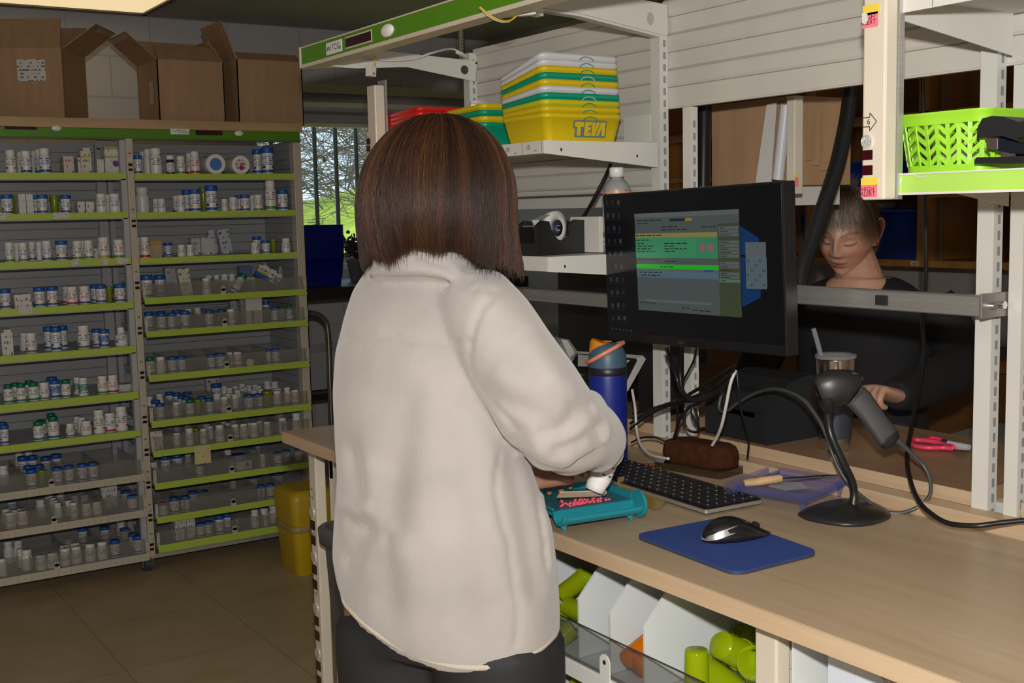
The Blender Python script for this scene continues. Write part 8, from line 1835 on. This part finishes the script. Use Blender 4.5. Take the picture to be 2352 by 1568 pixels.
shirt = MB(); shirt.loft([ell2(bx2, .165, .115, .84), ell2(bx2, .155, .11, .95), ell2(bx2, .165, .115, 1.05), ell2(bx2, .175, .112, 1.12), ell2(bx2, .165, .095, 1.17), ell2(bx2, .120, .075, 1.205), ell2(bx2+F2*.0, .085, .065, 1.222)])
shirt.tube([SL+Vector((0, 0, 1.165)), SL+L2*.045+Vector((0, 0, 1.10)), SL+L2*.07+F2*.02+Vector((0, 0, 1.02)), E2, E2.lerp(W2, .5), W2.lerp(HND, .35)], [.058, .058, .054, .050, .044, .034], n=18, k=5)
E3 = SR+R2*.09+F2*.08+Vector((0, 0, .95)); W3 = Vector((1.90, 1.86, 1.0))
shirt.tube([SR+Vector((0, 0, 1.165)), SR+R2*.05+Vector((0, 0, 1.09)), E3, W3], [.056, .056, .052, .040], n=18, k=5)
sc2, sn2, sf2 = bake(shirt, .007, 10, .5); q = np.array([noise.noise(Vector((v[0]*12, v[1]*12, v[2]*7)))*.004 for v in sc2]); sc2 += sn2*q[:, None]
# open neckline
pr = proj_np(sc2)
M_bt = mat('top_black', (.0075, .0075, .009), .85)
keep = []
nk_c = np.array([nb2.x+F2.x*.055, nb2.y+F2.y*.055, 1.235])
dk = np.linalg.norm((sc2-nk_c)*np.array([1, 1, 1.15]), axis=1)
sn_ = np.abs(dk-.080) < .0055; sc2[sn_] = nk_c+(sc2[sn_]-nk_c)*(.080/dk[sn_])[:, None]; dk[sn_] = .080
keepf = [f for f in sf2 if not all(dk[i] < .0801 for i in f)]
so = mesh_obj('black_top', sc2, keepf, M_bt, w2)
chest = MB().loft([ell2(bx2, .12, .08, .86), ell2(bx2, .13, .085, .95), ell2(bx2, .145, .095, 1.05), ell2(bx2, .165, .105, 1.12), ell2(bx2, .155, .090, 1.168), ell2(bx2, .110, .070, 1.20), ell2(bx2+F2*.005, .072, .062, 1.222)])
nk2 = limb([bx2+Vector((0, 0, 1.15)), bx2+F2*.008+Vector((0, 0, 1.21)), H2 @ Vector((0, -.040, -.085)), H2 @ Vector((0, -.022, -.03))], [.062, .055, .052, .058])
# collar bones and throat cords
bones = [limb([bx2+F2*.062+R2*s*.012+Vector((0, 0, 1.18)), bx2+F2*.055+R2*s*.06+Vector((0, 0, 1.192)), bx2+F2*.03+R2*s*.10+Vector((0, 0, 1.186))], [.008, .009, .008]) for s in (-1, 1)]
aL2 = limb([SL+Vector((0, 0, 1.15)), SL+L2*.045+Vector((0, 0, 1.10)), SL+L2*.07+F2*.02+Vector((0, 0, 1.02)), E2, E2.lerp(W2, .5), W2], [.034, .036, .035, .032, .028, .025]); aR2 = limb([SR+Vector((0, 0, 1.16)), SR+R2*.05+Vector((0, 0, 1.09)), E3, W3], [.034, .034, .032, .025])
fw2 = (HND-W2).normalized()
h2a, n2a = hand_mb(W2, (pT(1985, 890, 2.44)-W2), (-RF*.2+RD*.5-RX*.2+Vector((0, 0, -.6))), -1, [(1.0, 1.2, .7), (1.05, 1.25, .7), (1.1, 1.25, .7), (1.15, 1.25, .7)], (.3, .6), sc=.95)
h2b, n2b = hand_mb(W3, (Vector((1.80, 1.78, .99))-W3), Vector((0, 0, -1)), 1, [(.4, .6, .4)]*4, (.5, .4), sc=.95)
lg2 = [limb([bx2+R2*s*.07+Vector((0, 0, .80)), bx2+R2*s*.085+Vector((0, 0, .46)), bx2+R2*s*.09+Vector((0, 0, .04))], [.06, .05, .04]) for s in (-1, 1)]
b2o = person_body(w2, 'body', [chest, nk2, aL2, aR2, h2a, h2b]+bones+lg2, SK2, (H2, HEAD))
t2 = MB().loft([ell2(bx2, .16, .112, .90), ell2(bx2, .165, .115, .80)])
for s in (-1, 1): t2.tube([bx2+R2*s*.08+Vector((0, 0, .84)), bx2+R2*s*.085+Vector((0, 0, .46)), bx2+R2*s*.09+Vector((0, 0, .02))], [.098, .070, .060], n=16, k=5)
a_, c_, d_ = bake(t2, .012, 4); mesh_obj('trousers', a_, d_, M_tr, w2)
# short layered hair with a blonde fringe
hb2 = MB(); rg = []
def cap_pt(az, el, r):
    """az 0 = face, positive to her left; el from the crown down"""
    x, y, z = math.sin(az)*math.sin(el), math.cos(az)*math.sin(el), math.cos(el); return H2 @ Vector((x*.081*r, (y*.106-.006)*r, (z*.128+.0)*r))
def el_max(az): 
    a = abs((az+PI) % (2*PI)-PI); return np.interp(a, [0, .5, .9, 1.25, 1.6, 1.9, 2.3, PI], [1.02, 1.03, 1.12, 1.34, 1.34, 1.70, 2.15, 2.3])
for s in np.linspace(.04, 1, 16): rg.append([cap_pt(2*PI*i/48, s*el_max(2*PI*i/48), 1.0) for i in range(48)])
for s in (1.0, .6): rg.append([cap_pt(2*PI*i/48, s*el_max(2*PI*i/48), .90) for i in range(48)])
ho2 = MB().loft(rg).build('hair', mat('hair_dark_base', (.035, .020, .010), .6), w2)
rh = random.Random(9); G2 = ([], [], [])
for c_ in range(5200):
    az = rh.uniform(-PI, PI); e1 = el_max(az)*(1+rh.gauss(.10, .09)); e0 = rh.random()**.6*e1*.75; sw = rh.gauss(-.10, .14); lay = rh.uniform(1.0, 1.06); pts = []; ph = rh.uniform(0, 6)
    spike = rh.random() < .10 and e1 > 0
    for k in range(9):
        f = k/8; pts.append(cap_pt(az+sw*f*f+.05*math.sin(ph+4*f)*f, e0+(e1-e0)*f, lay+.05*f*(1-f)+(.10*f*f if spike and e0 < .9 else 0)))
    a = abs(az); fr = a < 1.45
    g_ = (2 if (rh.random() < .72 and e0 > .42) else (1 if rh.random() < .22 else 0)) if fr else (1 if rh.random() < .16 else 0); G2[g_].append(pts)
for c_ in range(420):      # the tuft standing up at the crown
    az = rh.uniform(-PI, PI); b0 = cap_pt(az, rh.uniform(.05, .40), 1.0); d = (H2.to_3x3() @ Vector((rh.gauss(0, .5)+.1, -.25+rh.gauss(0, .45), 1.0))).normalized(); L = rh.uniform(.016, .036)
    bend = H2.to_3x3() @ Vector((rh.gauss(0, .4), -.6, -.3)); G2[1 if rh.random() < .35 else 0].append([b0+d*L*f+bend*L*.6*f*f for f in np.linspace(0, 1, 7)])
for g_, col in enumerate(((.022, .012, .006), (.085, .050, .025), (.44, .32, .19))): hair_obj('hair_strands', G2[g_], .00036, hair_mat('hair2_tone_'+'abc'[g_], col, .35), ho2)
MB().sphere(H2 @ Vector((-.080 if (H2 @ Vector((-.08, 0, 0))-CAM).dot(RX) > (H2 @ Vector((.08, 0, 0))-CAM).dot(RX) else .080, -.008, -.032)), .004, 10, 8).build('earring', mat('earring_red', (.35, .02, .05), .2), w2)
